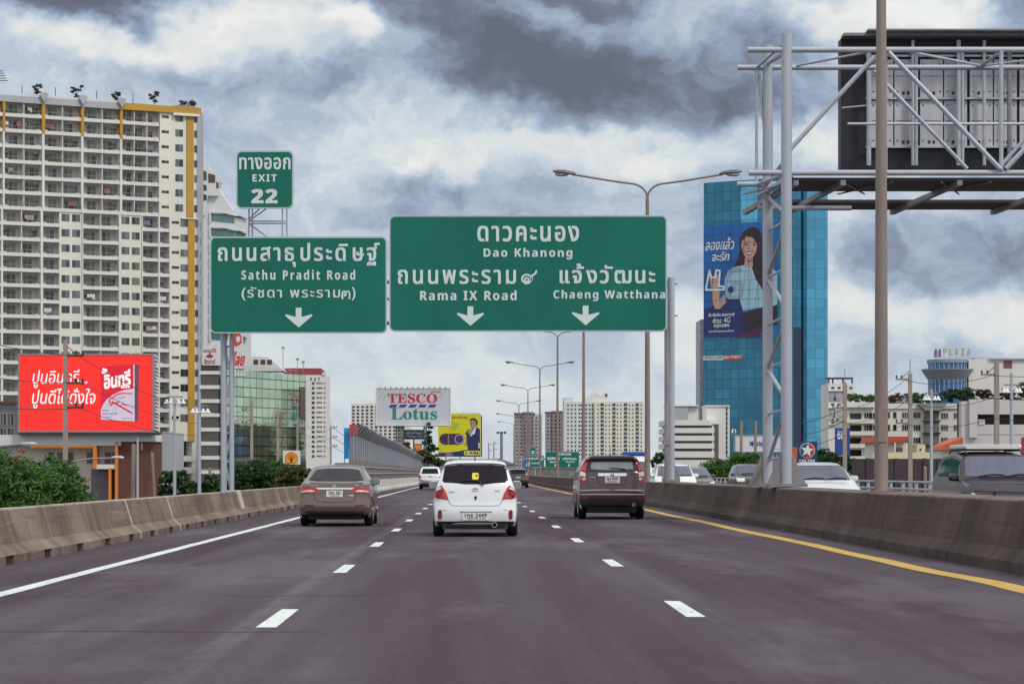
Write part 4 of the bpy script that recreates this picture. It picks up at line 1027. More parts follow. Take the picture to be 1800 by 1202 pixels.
for sx in (1, -1):
    o = c.rp('tail_light', [(sx*a, b) for a, b in ((.640, 1.66), (.705, 1.58), (.80, 1.40), (.845, 1.285), (.735, 1.275), (.69, 1.44), (.61, 1.62))], RED_L, .018, nz=10, nx=5)
    c.rp('lamp_reflector', [(sx*a, b) for a, b in ((.735, 1.272), (.847, 1.282), (.875, 1.145), (.715, 1.14), (.72, 1.2))], CLEAR_L, .018, nz=5, nx=5, parent=o)
    c.rp('tail_light_foot', [(sx*a, b) for a, b in ((.715, 1.138), (.877, 1.143), (.90, 1.02), (.76, 1.005), (.70, 1.06))], RED_L, .018, nz=5, nx=5, parent=o)
    c.rp('lamp_reflector', [(sx*a, b) for a, b in ((.72, 1.115), (.80, 1.115), (.80, 1.065), (.725, 1.065))], CLEAR_L, .022, nz=3, nx=4, parent=o)
    c.rp('reflector', rnd(*sorted((sx*.66, sx*.87)), .565, .61, .01), DRED, .010, nz=3, nx=5)
    c.mirror(2.95, 1.20, .22, sx, mat=PLASTIC if sx < 0 else None)
o = c.rp('chrome_bar', [(-.385, 1.235), (-.385, 1.165), (.385, 1.165), (.385, 1.235)], CHROME, .03, nz=3, nx=10)
pt = c.end(0, 1.2, .045); mb = MB(); F = FD(pt[1])
for q in ([(-.035, 1.235), (-.018, 1.235), (-.022, 1.165), (-.045, 1.165)], [(.035, 1.235), (.018, 1.235), (.022, 1.165), (.045, 1.165)], [(-.02, 1.21), (.02, 1.21), (.02, 1.19), (-.02, 1.19)]): mb.fprism(F, q, -.02, .006)
mb.build('emblem', DARK, c.root, rel=True)
c.plate(-.195, .205, .985, 1.15, 'ญษ 8205')
y = c.end(-.52, 1.135, .012)[1]; mb = MB(); text(mb, FD(y), sans('CR-V'), -.60, -.44, 1.12, 1.15, 0, .01); mb.build('lettering', CHROME, c.root, rel=True)
c.rline('tailgate_seam', [(-.68, 1.03), (-.62, .87), (-.5, .835), (.5, .835), (.62, .87), (.68, 1.03)], _M['seam_dark'], .008, .002)
c.rline('tailgate_crease', [(-.40, 1.15), (-.33, .93), (.33, .93), (.40, 1.15)], PL_PAINT, .012, .002)
c.rline('bumper_trim', [(-.86, .775), (-.4, .79), (.4, .79), (.86, .775)], CHROME, .010, .004)
c.rline('bumper_trim', [(-.86, .665), (-.4, .67), (.4, .67), (.86, .665)], CHROME, .010, .004)
c.rp('tow_cover', rnd(-.08, .08, .79, .825, .006), PLASTIC, .014, nz=3, nx=3)
c.rp('lower_cladding', [(-.90, .555), (-.80, .40), (-.75, .33), (.75, .33), (.80, .40), (.90, .555)], PLASTIC, .012, nz=6, nx=12)
mb = MB(); mb.box(-.66, .66, .12, .7, .20, .42); mb.build('bumper_lower', PLASTIC, c.root, rel=True)
mb = MB(); mb.lathe([(.03, .1), (.042, .1), (.044, 0), (.034, 0), (.03, .08)], (.575, .03, .40), 'y', 14, cap=False); mb.build('exhaust_pipe', CHROME, c.root, rel=True, smooth=40)
mb = MB(); mb.path([c.end(.36, 1.335, .03), c.end(.0, 1.365, .03), c.end(-.08, 1.35, .03)], [.016, .012, .008], 6); mb.build('wiper', PLASTIC, c.root, rel=True)
mb = MB(); mb.lathe([(.02, 0), (.012, .03), (.004, .05)], (-.03, .55, 1.715), 'z', 8); mb.tube((-.03, .55, 1.75), (-.03, .43, 1.99), .006, .004, 5); mb.build('antenna', PLASTIC, c.root, rel=True)
c.glass_sides([[(.55, 1.24), (1.25, 1.22), (1.25, 1.57), (.85, 1.56)], [(1.32, 1.22), (2.15, 1.2), (2.15, 1.57), (1.32, 1.59)], [(2.2, 1.2), (3.15, 1.16), (2.55, 1.52), (2.2, 1.57)]])
for sx in (-1, 1):
    c.sp('door_seam', [(2.17, .45), (2.182, .45), (2.182, 1.15), (2.17, 1.15)], _M['seam_dark'], sx, .002, nz=8, nx=1)
    c.sp('door_handle', [(1.45, 1.0), (1.68, 1.0), (1.68, 1.03), (1.45, 1.03)], CHROME, sx, .02, nz=2, nx=3); c.sp('sill_cladding', [(1.35, .30), (3.1, .30), (3.1, .44), (1.35, .44)], PLASTIC, sx, .012, nz=3, nx=6)
c.fp('windscreen', [(-.72, 1.18), (.72, 1.18), (.60, 1.60), (-.60, 1.60)], SCREEN)

# ---- white pickup with canopy, far ahead
PICK = [(.10, .48), (.05, .52), (0, .6), (0, .78), (.05, .84), (.06, 1.06), (.10, 1.12), (.42, 1.60), (.55, 1.68), (1.6, 1.74), (2.4, 1.74), (3.0, 1.66), (3.6, 1.15), (4.7, 1.02), (5.05, .8), (5.1, .45)]
PWP = [(.42, .80), (.6, .86), (1.0, .86), (1.12, .82), (1.4, .74), (1.7, .62)]
c = Car('pickup_truck', 'white pickup truck with canopy in the left lane beside the noise wall', X(756, 194), 194, PICK, PWP, W_PAINT, 5.1, (1.1, 4.1), .36, .74, .22, cat='pickup truck')
c.rp('rear_window', [(-.66, 1.19), (.66, 1.19), (.54, 1.58), (-.54, 1.58)], TINT, .012, nz=6, nx=8)
for sx in (-1, 1):
    c.rp('tail_light', [(sx*a, b) for a, b in ((.70, 1.05), (.84, 1.05), (.84, .72), (.70, .72))], RED_L, .014, nz=4, nx=4); c.mirror(3.4, 1.15, .2, sx)
c.rp('bumper', [(-.82, .80), (-.82, .62), (.82, .62), (.82, .80)], CHROME, .02, nz=3, nx=8); c.plate(-.2, .2, .64, .76, '2กท 174', False)
c.rp('tailgate_handle', rnd(-.12, .12, .95, 1.0, .01), PLASTIC, .012, nz=2, nx=3)
mb = MB(); mb.box(-.6, .6, .15, .5, .30, .6); mb.build('bumper_lower', PLASTIC, c.root, rel=True)
c.fp('windscreen', [(-.7, 1.18), (.7, 1.18), (.6, 1.6), (-.6, 1.6)], SCREEN)
c.glass_sides([[(.6, 1.2), (2.1, 1.2), (2.1, 1.58), (.8, 1.58)], [(2.3, 1.2), (3.4, 1.17), (2.9, 1.58), (2.3, 1.6)]])
# ---- grey far SUV
c = Car('suv_car', 'dark grey SUV farthest ahead in the right lane, half behind the white hatchback', X(911, 216), 216,
        [(.1, .3), (0, .5), (0, .76), (.05, .85), (.08, 1.15), (.3, 1.45), (.25, 1.52), (.4, 1.6), (1.4, 1.64), (2.4, 1.56), (3.2, 1.1), (4.1, .98), (4.4, .7), (4.4, .3)],
        [(.28, .84), (.5, .9), (.8, .9), (1.1, .86), (1.3, .78), (1.6, .62)], GR_PAINT, 4.4, (.9, 3.5), .34, .77, .22)
c.rp('rear_window', [(-.66, 1.17), (.66, 1.17), (.56, 1.44), (-.56, 1.44)], TINT, .012, nz=6, nx=8)
for sx in (-1, 1):
    c.rp('tail_light', [(sx*a, b) for a, b in ((.56, 1.05), (.84, 1.08), (.86, .90), (.62, .88))], RED_L, .014, nz=4, nx=4); c.mirror(2.8, 1.12, .2, sx)
c.plate(-.2, .2, .82, .96, '4กค 902', False); c.rp('bumper', [(-.82, .6), (-.75, .42), (.75, .42), (.82, .6)], PLASTIC, .012, nz=3, nx=8)
c.glass_sides([[(.6, 1.15), (2.0, 1.12), (2.0, 1.46), (.8, 1.46)], [(2.1, 1.12), (3.0, 1.08), (2.45, 1.42), (2.1, 1.46)]]); c.fp('windscreen', [(-.7, 1.12), (.7, 1.12), (.58, 1.5), (-.58, 1.5)], SCREEN)

# ---- oncoming vehicles beyond the median (fronts towards us)
SEDC = [(.12, .24), (0, .4), (.03, .9), (.08, 1.02), (.5, 1.08), (1.25, 1.42), (1.6, 1.485), (2.2, 1.52), (2.7, 1.45), (3.55, 1.03), (4.3, .88), (4.62, .68), (4.7, .45), (4.66, .22)]
SEDW = [(.22, .82), (.5, .885), (.8, .885), (.98, .83), (1.05, .76), (1.2, .70), (1.5, .56)]
HATC = [(.1, .24), (0, .4), (.05, .9), (.12, 1.1), (.35, 1.5), (.5, 1.58), (1.4, 1.64), (2.2, 1.58), (3.2, 1.08), (3.75, .92), (3.95, .7), (4.0, .45), (3.96, .22)]
HATW = [(.22, .80), (.5, .85), (.8, .85), (1.05, .80), (1.3, .70), (1.6, .58)]
SUVC = [(.1, .3), (0, .5), (.03, .8), (.08, 1.1), (.25, 1.6), (.4, 1.72), (1.6, 1.78), (2.6, 1.70), (3.35, 1.2), (4.3, 1.08), (4.6, .9), (4.7, .6), (4.66, .28)]
SUVW = [(.28, .86), (.5, .93), (.9, .93), (1.15, .90), (1.3, .83), (1.5, .75), (1.78, .62)]
VANC = [(.1, .3), (0, .5), (.03, 1.2), (.10, 1.95), (.2, 2.15), (1.0, 2.22), (3.6, 2.22), (4.1, 2.08), (4.75, 1.15), (5.1, .95), (5.2, .5), (5.15, .3)]
VANW = [(.28, .84), (.5, .88), (1.2, .88), (1.6, .83), (2.1, .74), (2.2, .70)]
def oncoming(name, label, px, D, cont, wp, pt, ln, wz, ws, sides, lamps, cat='car', hood=None):
    c = Car(name, label, X(px, D), D+ln*0, cont, wp, pt, ln, wz, .33, .76, .21, heading=pi, cat=cat, group='oncoming vehicles beyond the median')
    c.root.location.y = D+ln            # the nose sits at D, the tail farther away
    c.fp('windscreen', ws, SCREEN, .010, nz=10, nx=14)
    c.glass_sides(sides)
    for sx in (-1, 1):
        c.fp('headlight', [(sx*a, b) for a, b in lamps], CLEAR_L, .014, nz=4, nx=6)
        c.mirror(sides[-1][1][0]-.15, sides[-1][1][1]+.02, .2, sx)
    c.fp('grille', [(-.45, lamps[0][1]-.02), (-.40, .55), (.40, .55), (.45, lamps[0][1]-.02)], PLASTIC, .012, nz=4, nx=6)
    za = ws[0][1]; mb = MB()
    for q in (.5, -.05): mb.path([c.end(q, za-.005, .02, True), c.end(q-.3, za+.035, .025, True), c.end(q-.55, za+.02, .02, True)], .012, 5)
    mb.build('wipers', PLASTIC, c.root, rel=True)
    c.plate(-.2, .2, .6, .72, '1กก 100', False)
    y = max(c.end(x, .42, .012, True)[1] for x in (-.22, 0, .22)); mb = MB(); mb.box(-.2, .2, y-.05, y+.004, .36, .48); mb.build('number_plate', PLATE, c.root, rel=True)
    return c
LP_ = ((.52, .78), (.82, .86), (.80, .70), (.55, .68))
c = oncoming('sedan_car', 'white sedan coming towards us right beside the twin gantry columns', 1458, 62, SEDC, SEDW, W_PAINT, 4.7, (1.0, 3.75),
             [(-.70, 1.075), (.70, 1.075), (.60, 1.40), (.56, 1.435), (-.56, 1.435), (-.60, 1.40)], [[(1.3, 1.1), (2.2, 1.1), (2.2, 1.40), (1.6, 1.38)], [(2.27, 1.1), (3.3, 1.06), (2.72, 1.36), (2.27, 1.41)]], LP_)
c = oncoming('suv_car', 'dark plum oncoming SUV with a white box on its roof rack', 1788, 51, SUVC, SUVW, DP_PAINT, 4.7, (.95, 3.7),
             [(-.76, 1.23), (.76, 1.23), (.66, 1.60), (.60, 1.66), (-.60, 1.66), (-.66, 1.60)], [[(.5, 1.24), (1.3, 1.22), (1.3, 1.62), (.6, 1.62)], [(1.37, 1.22), (2.25, 1.2), (2.25, 1.62), (1.37, 1.64)], [(2.32, 1.2), (3.2, 1.18), (2.65, 1.56), (2.32, 1.62)]], ((.5, .80), (.86, .88), (.84, .70), (.55, .68)))
for sx in (-1, 1):
    mb = MB(); mb.path([(sx*.58, .6, 1.74), (sx*.58, .7, 1.80), (sx*.58, 2.3, 1.80), (sx*.58, 2.5, 1.72)], .018, 6); mb.build('roof_rail', DARK, c.root, rel=True)
mb = MB()
for y in (.9, 1.5, 2.1): mb.box(-.62, .62, y-.03, y+.03, 1.805, 1.83)
mb.build('rack_bars', DARK, c.root, rel=True)
sbx = c.root.location; c.root.scale = (1, 1, .955)
F = FD(sbx.y-.6)
mb = MB(); rg = []
for yy, k in ((sbx.y-2.3, .9), (sbx.y-2.22, 1), (sbx.y-.8, 1), (sbx.y-.7, .9)): rg.append([(sbx.x+u, yy, z) for u, z in rrect(-.62*k, .62*k, 1.751, 1.751+.095*k, .03, 3)])
mb.loft(rg); tag(mb.build('roof_box', M('roof_box_white', (.62, .63, .64), .4, var=.1), at=(sbx.x, sbx.y-1.5, 1.751), smooth=40), 'flat white box strapped on the roof rack of the dark SUV', 'roof box')
c = oncoming('pickup_truck', 'dark graphite oncoming pickup truck partly behind the twin gantry columns', 1326, 132, [(x, z-.05 if z > 1 else z) for x, z in SUVC], SUVW, GR_PAINT, 4.7, (.95, 3.7),
             [(-.76, 1.20), (.76, 1.20), (.62, 1.60), (-.62, 1.60)], [[(1.37, 1.18), (2.25, 1.17), (2.25, 1.56), (1.37, 1.58)], [(2.32, 1.17), (3.2, 1.14), (2.65, 1.5), (2.32, 1.56)]], ((.45, .98), (.88, 1.02), (.86, .80), (.5, .80)), 'pickup truck')
c = oncoming('sedan_car', 'dark grey oncoming sedan half hidden behind a white small car', 1226, 116, SEDC, SEDW, GR_PAINT, 4.7, (1.0, 3.75),
             [(-.70, 1.075), (.70, 1.075), (.56, 1.435), (-.56, 1.435)], [[(1.3, 1.1), (2.2, 1.1), (2.2, 1.40), (1.6, 1.38)], [(2.27, 1.1), (3.3, 1.06), (2.72, 1.36), (2.27, 1.41)]], LP_)
c = oncoming('hatchback_car', 'white small oncoming car behind the round column of the sign gantry', 1190, 99, HATC, HATW, W_PAINT, 4.0, (.7, 3.2),
             [(-.70, 1.12), (.70, 1.12), (.60, 1.52), (-.60, 1.52)], [[(.6, 1.13), (1.5, 1.12), (1.5, 1.52), (.8, 1.52)], [(1.57, 1.12), (2.8, 1.1), (2.15, 1.5), (1.57, 1.53)]], LP_)
c = oncoming('van', 'white oncoming van with a blue band across its roof, behind the plum SUV', 1119, 134, VANC, VANW, W_PAINT, 5.2, (.9, 4.3),
             [(-.76, 1.22), (.76, 1.22), (.68, 1.85), (-.68, 1.85)], [[(.6, 1.3), (2.2, 1.3), (2.2, 1.85), (.6, 1.85)], [(3.0, 1.3), (4.4, 1.25), (4.1, 1.8), (3.0, 1.85)]], ((.45, .95), (.82, 1.0), (.82, .8), (.5, .78)), 'van')
mb = MB(); mb.loft([[(u, y, z) for u, z in rrect(-.64, .64, 2.20, 2.36, .05, 3)] for y in (2.6, 3.9)]); mb.build('roof_band', M('blue_band', (.02, .06, .38), .35, var=.1), c.root, rel=True, smooth=40)
# ================================================================ buildings
PLASTER = M('plaster_white', (.64, .63, .625), .85, var=.10, scale=.12, streak=.3)
CREAM = M('plaster_cream', (.64, .625, .575), .85, var=.08, scale=.12, streak=.3)
MAUVE = M('plaster_recess_shade', (.46, .425, .44), .85, var=.12, scale=.2)  # darkened to deepen the balcony shadow on the recessed walls
OCHRE = M('plaster_ochre', (.44, .25, .040), .8, var=.12, scale=.2)
GREYP = M('plaster_grey', (.36, .37, .41), .8, var=.12, scale=.15, streak=.3)
DKGL = M('window_glass_dark', (.045, .038, .042), .12, var=.9, island=.9, spec=.5)
TEAL = M('window_glass_mixed', (.075, .085, .090), .10, var=.75, island=1.0, spec=.6)
FRAME = M('window_frame', (.50, .49, .48), .5, var=.1)
RAILM = M('balcony_rail', (.27, .25, .26), .5, var=.15)
ACU = M('aircon_grey', (.40, .40, .40), .6, var=.2)
BRICK = M('clad_brown', (.115, .045, .036), .8, var=.28, scale=1.4, streak=.25)
ORANGE = M('orange_paint', (.62, .20, .03), .6, var=.12, scale=.6)
ROOFR = M('roof_red', (.40, .055, .045), .7, var=.2, scale=.6)
STREETG = M('roof_grey', (.22, .22, .24), .8, var=.2, scale=.3)
def win(w, h, mull=1, fr=.07, d=.10, sash=0):
    def draw(mb, F, u, v):
        mb.mat(0).fbox(F, u, u+w, v, v+h, -.02, d)
        n = mull+1; pw = (w-fr*(n+1))/n
        for i in range(n):
            a = u+fr+i*(pw+fr); mb.mat(1).fbox(F, a, a+pw, v+fr, v+h-fr, d-.005, d+.01)
    return draw
def slot(w, h, d=.05):
    def draw(mb, F, u, v): mb.mat(0).fbox(F, u, u+w, v, v+h, -.02, d)
    return draw
def spots(F, pxs, vs): return [(F.U(p), v) for v in vs for p in pxs]

# ---- tall condominium on the left
F = FP(-62, 474, 345, 495)
ct = thing('apartment_tower', 'tallest cream and white condominium with ochre stripes and rows of balconies', 'building', tuple(F.at(F.U(150), GZ, -8)))
RV = lambda px, py: F.V(px, py)
h0 = 2.885
v_ = [RV(140, 210.5)-k*h0 for k in range(22)]             # slab tops
vt = RV(140, 181)
uL, uR = F.U(-62), F.U(345)
vb = RV(300, 775)
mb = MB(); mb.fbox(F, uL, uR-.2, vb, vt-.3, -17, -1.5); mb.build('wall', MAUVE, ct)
mb = MB(); A_ = F.at(F.U(345), 0, 0); B_ = P(357.5, 831, 503)
mb.column([(A_.x, A_.y), (B_.x, B_.y), (B_.x-6, B_.y+14), (A_.x-8, A_.y+16)], GZ, vt+.4); mb.build('side_wall', GREYP, ct)
FS = Frame(A_.x, A_.y, B_.x, B_.y)
spl = [(FS.L*.55, v_[k]+.7) for k in range(7, 20)]
reps(ct, 'side_window', FS, spl, slot(.55, 1.5), [DKGL])
# cream wall zones
mb = MB()
zU, zL = v_[6]-.28, vb
mb.fbox(F, F.U(281), F.U(327.5), zU, vt-.1, -1.5, 0); mb.fbox(F, F.U(340), uR, zU, vt-.1, -1.5, 0); mb.fbox(F, F.U(327.5), F.U(340), zU, vt-.1, -1.5, -.25)
for a, b in ((104.5, 144), (211.5, 249), (299, 330), (342, 345)): mb.fbox(F, F.U(a), F.U(b), zL, zU-.004, -1.5, 0)
mb.fbox(F, F.U(330), F.U(342), zL, zU-.004, -1.5, -.25)
mb.build('cream_wall', CREAM, ct)
mb = MB(); mb.fbox(F, F.U(327.7), F.U(339.8), zU+.15, RV(333, 199), -.24, .18); mb.build('ochre_stripe', OCHRE, ct)
mb = MB(); mb.fbox(F, F.U(330.2), F.U(341.8), zL, zU-.25, -.24, .18); mb.build('ochre_stripe', OCHRE, ct)
mb = MB(); mb.fbox(F, F.U(318), F.U(347), zU-.22, zU+.02, 0, .35); mb.build('ledge', PLASTER, ct)
# fins
finU = [(-62, -60), (4.5, 7.5), (73.5, 77.5), (142.2, 146), (210.5, 214), (279, 281.5)]
finL = [(-62, -60), (1.5, 4.5), (71, 74.8), (144, 145.5), (208.5, 211.5), (249, 250.3), (278, 280.2), (297.2, 299)]
mb = MB()
for a, b in finU: mb.fbox(F, F.U(a), F.U(b), zU, v_[1]-.30, -1.5, .28)
for a, b in finL: mb.fbox(F, F.U(a), F.U(b), zL, zU-.004, -1.5, .28)
mb.build('fins', PLASTER, ct)
for a, b in finU[1:-1]:
    mb = MB(); mb.fbox(F, F.U(a), F.U(b)+.12, v_[1]-.28, vt-.7, -1.5, .30); mb.build('ochre_pillar', OCHRE, ct)
# balconies: one part per bay and floor
def balcony(w, parts, seed):
    r = random.Random(seed)
    ac = r.uniform(.1, .3)
    def draw(mb, F, u, v):
        mb.mat(0).fbox(F, u, u+w, v-.30, v+.34, -1.48, .16)
        for p in parts: mb.mat(0).fbox(F, u+p*w-.07, u+p*w+.07, v+.16, v+h0-.302, -1.48, .05)
        mb.mat(1).fbox(F, u+.05, u+w-.05, v+.98, v+1.04, .06, .12)
        n = max(4, int(w/.62))
        for i in range(n): a = u+.1+(w-.2)*i/n; mb.mat(1).fbox(F, a, a+.035, v+.17, v+.98, .07, .10)
        mb.mat(2).fbox(F, u+.08, u+.78, v+.18, v+.66, -.55, -.15)
        if w > 4: mb.mat(2).fbox(F, u+w-.95, u+w-.2, v+.18, v+.62, -.6, -.2)
    return draw
baysU = [(-60, 4.5, (.5,)), (7.5, 73.5, (.52,)), (77.5, 142.2, (.5,)), (146, 210.5, (.52,)), (214, 279, (.34, .68))]
baysL = [(-60, 1.5, (.5,)), (4.5, 71, (.5,)), (74.8, 104.5, ()), (145.5, 208.5, (.5,)), (250.3, 278, ()), (280.2, 297.2, ())]
bspots = []
for fl in range(0, 21):
    for i, (a, b, pt) in enumerate(baysU if fl < 7 else baysL): bspots.append((fl, i))
ncap = 0; extra = MB()
cache = {}
for fl, i in bspots:
    a, b, pt = (baysU if fl < 7 else baysL)[i]; key = (fl < 7, i, fl % 3)
    w = F.U(b)-F.U(a)-.01; dr = balcony(w, pt, hash(key) % 97)
    u = F.U(a)+.005; v = v_[fl]
    if v < vb+.3: continue
    if ncap < 100 and b > 6:
        if key not in cache: q = MB(); dr(q, F, 0, 0); cache[key] = q.mesh('balcony', [PLASTER, RAILM, ACU], F.at(0, 0, 0))
        o = bpy.data.objects.new('balcony', cache[key]); COL.objects.link(o); o.parent = ct; o.location = F.at(u, v, 0)-WO[ct.name]; ncap += 1
    else: dr(extra, F, u, v)
tag(extra.build('balcony', [PLASTER, RAILM, ACU], ct), kind='stuff')
# windows
def wset(F2, items, cap):
    groups = {}
    for u, v, w, h, m, off in items: groups.setdefault((round(w, 2), round(h, 2), m, off), []).append((u, v))
    left = cap; res = []
    for (w, h, m, off), sp_ in groups.items(): res.append((len(sp_), w, h, m, off, sp_))
    return res
FB = Frame(F.at(0, 0, -1.5).x, F.at(0, 0, -1.5).y, F.at(1, 0, -1.5).x, F.at(1, 0, -1.5).y)
rw = random.Random(11)
sld, sml, wide, slit = [], [], [], []
for fl in range(0, 21):
    v = v_[fl]
    if v < vb+.3: continue
    for a, b, pt in (baysU if fl < 7 else baysL):
        u0_, u1_ = F.U(a), F.U(b); cuts = [0]+list(pt)+[1]
        for c0, c1 in zip(cuts, cuts[1:]):
            ww = (u1_-u0_)*(c1-c0); s_ = u0_+(u1_-u0_)*c0
            if ww > 2.4: sld.append((s_+(ww-1.85)*(.62 if c0 == 0 else .35), v+.17))
            else: sml.append((s_+(ww-1.15)*.5, v+.30))
            if ww > 3.0 and rw.random() < .5: sml.append((s_+ww-1.3 if c0 > 0 else s_+.12, v+.55))
    if fl < 7: wide.append((F.U(308), v+.85)); slit.append((F.U(284), v+1.35))
    else:
        slit.append((F.U(302), v+1.35)); 
        for p in (108, 126.5, 213.5, 231.5, 317): wide.append((F.U(p), v+.85))
reps(ct, 'window', FB, sld, win(1.85, 2.05, 1), [FRAME, TEAL], 60)
reps(ct, 'window', FB, sml, win(1.1, 1.4, 0), [FRAME, TEAL], 10)
reps(ct, 'window', F, wide, win(1.62, 1.42, 1, .05, .03), [RAILM, TEAL], 25)
reps(ct, 'window', F, slit, win(1.5, .55, 1, .05, .03), [RAILM, DKGL], 5)
nrw = [(F.U(341 if fl < 7 else 342.6), v_[fl]+.85) for fl in range(20)]
reps(ct, 'corner_window', F, nrw, win(.72 if True else 1, 1.42, 0, .04, .03), [RAILM, TEAL])
# washing, planters and boxes on some balconies
rl = random.Random(21); CL = [M('cloth_white', (.62, .62, .64), .9), M('cloth_blue', (.16, .20, .30), .9), M('cloth_red', (.26, .11, .11), .9), M('cloth_ochre', (.36, .30, .22), .9), M('plant_green', (.05, .10, .025), .9, var=.4)]
for k in range(24):
    fl = rl.randrange(0, 20); a, b, pt = rl.choice(baysU if fl < 7 else baysL); a = max(a, 2)
    px = rl.uniform(a+1, max(a+1.2, b-9)); u = F.U(px); v = v_[fl]; m = rl.randrange(5)
    mb = MB()
    if m == 4: mb.fbox(F, u, u+rl.uniform(1, 2.2), v+.3, v+rl.uniform(.9, 1.3), -.25, .0)
    else:
        uu = u
        for j in range(rl.randint(2, 4)): w_ = rl.uniform(.25, .5); mb.fbox(F, uu, uu+w_, v+1.75-rl.uniform(.5, 1.0), v+1.75, -.45, -.42); uu += w_+.06
    mb.build('planter' if m == 4 else 'washing', CL[m], ct)
# roof edge
mb = MB(); mb.fbox(F, uL, F.U(212), vt-.75, vt+.45, -3.0, .35); mb.hexa([F.at(uL, vt+.45, .35), F.at(F.U(212), vt+.45, .35), F.at(F.U(212), vt+.45, -3), F.at(uL, vt+.45, -3), F.at(uL, vt+1.15, -1.2), F.at(F.U(212), vt+1.15, -1.2), F.at(F.U(212), vt+1.15, -3), F.at(uL, vt+1.15, -3)])
mb.build('roof_band', GREYP, ct)
mb = MB(); mb.fbox(F, F.U(212), F.U(352), vt-.72, vt+.55, -16, .45); mb.build('roof_band', OCHRE, ct)
mb = MB(); mb.fbox(F, F.U(303), F.U(349), vt-1.2, vt-.72, -.1, .75); mb.build('ledge', PLASTER, ct)
for p in (75.5, 144, 212):
    mb = MB(); mb.fprism(F, [(F.U(p)-.85, vt+.9), (F.U(p), vt-.5), (F.U(p)+.85, vt+.9), (F.U(p)+.5, vt+1.35), (F.U(p)-.5, vt+1.35)], .36, .9); mb.build('roof_bracket', GREYP, ct)
mb = MB(); mb.fprism(F, [(F.U(288), vt+.55), (F.U(350), vt+.55), (F.U(346), vt+1.0), (F.U(325), vt+1.15)], -6, -1); mb.build('roof_shelter', STREETG, ct)
for p in (44.5, 103, 176, 240): 
    mb = MB(); q = F.at(F.U(p), vt, -2); mb.tube(q, q+Vector((0, 0, 2.9)), .09, .07, 6); mb.build('roof_mast', DARK, ct)
mb = MB()
q = F.at(F.U(-6), vt+1, -3); mb.tube(q, q+Vector((0, 0, 4)), .25, n=6)
for k in range(5): mb.hexa([q+Vector((a, b, 2.4+k*.45+c)) for c in (0, .10) for a, b in ((-2, -.2), (2.9-.2*k, -.2), (2.9-.2*k, .2), (-2, .2))])
mb.build('roof_pergola', M('pergola_dark', (.07, .03, .03), .7), ct)
# podium below the tower
mb = MB(); mb.fbox(F, F.U(270), F.U(345), GZ, vb, -12, -3.5); mb.build('podium_wall', M('podium_dark', (.10, .075, .085), .8, var=.3, scale=.3), ct)
mb = MB()
for ya, yb in ((801, 811), (821, 832), (845, 860)): mb.fbox(F, F.U(285), uR, F.V(330, yb), F.V(330, ya), -3.5, .1)
mb.fbox(F, F.U(338), uR, GZ, vb-.01, -3.4, 0); mb.fbox(F, F.U(270), F.U(286), GZ, vb-.01, -3.4, 0); mb.build('podium_slabs', PLASTER, ct)

# ---- white curved terrace tower behind it
D = 620
F = FD(D)
tw = thing('apartment_tower', 'white tower with stepped curved top and teal window bands, behind the condominium', 'building', (X(390, D), D, GZ))
mb = MB(); pprism(mb, F, [(350, 900), (350, 340), (358, 292), (366, 292), (382, 330), (408, 368), (432, 385), (434, 900)], -14, 0); mb.build('wall', M('tower_white', (.58, .61, .65), .8, var=.07, scale=.05), tw)
mb = MB(); pprism(mb, F, [(352, 380), (352, 320), (357, 296), (362, 290), (371, 300), (387, 312), (387, 318), (383, 330), (384, 345), (366, 345), (360, 380)], -6, 1.0); mb.build('upper_terrace', PLASTER, tw)
for a, b, c, d in ((356, 300, 364, 318), (367, 306, 379, 322), (356, 324, 364, 336), (356, 341, 364, 353), (381, 320, 385, 332)):
    mb = MB(); pprism(mb, F, [(a, d), (b and a, b), (c, b+3), (c, d)], 1.0, 1.1); mb.build('window_band', DKGL, tw)
for ya in range(374, 640, 26):
    mb = MB(); y0 = ya; pprism(mb, F, [(372, y0+14), (372, y0), (412, y0+6), (412, y0+18)], 0, .15); 
    if y0 > 380: pprism(mb, F, [(414, y0+18), (414, y0+6), (430, y0+12), (430, y0+22)], 0, .15)
    mb.build('window_band', M('band_glass', (.10, .19, .22), .1, var=.3, scale=.3), tw)
    mb = MB(); pprism(mb, F, [(368.5, y0+18), (368.5, y0-2), (437, y0+10), (437, y0+13), (413, y0+4), (371, y0+1), (371, y0+18)], 0, .5); mb.build('ledge', PLASTER, tw)

# ---- striped block and green glass office
D = 452
F = FD(D)
sb = thing('office_building', 'dark block with white horizontal bands left of the green glass office', 'building', (X(372, D), D, GZ))
mb = MB(); x0, x1, x2 = X(353, D), X(384, D), X(400, D+6)
mb.column([(x0, D), (x1, D), (x2, D+6), (x2, D+22), (x0, D+22)], GZ, Z(641, D)); mb.build('wall', M('band_dark', (.085, .072, .085), .35, var=.25, scale=.3), sb)
for ya in (652, 677, 701.5, 726, 751.5, 776, 801, 826):
    mb = MB(); e = .18; hh = 6.5 if ya > 655 else 6
    mb.column([(x0-e, D-e), (x1+.05, D-e), (x2+e, D+6-.1), (x2+e, D+12), (x0-e, D+12)], Z(ya+hh, D), Z(ya, D)); mb.build('white_band', PLASTER, sb)
sg_ = thing('rooftop_sign', 'small white rooftop sign with dark red script above the striped block', 'sign', (X(368, D), D, Z(642, D)))
F2 = FD(D-.6)
mb = MB(); pprism(mb, F2, [(356, 642), (356, 608), (390, 608), (390, 642)], -.8, 0); mb.build('panel', M('sign_panel_white', (.60, .60, .62), .6, var=.06), sg_)
CRIM = M('sign_crimson', (.30, .02, .045), .5, var=.1)
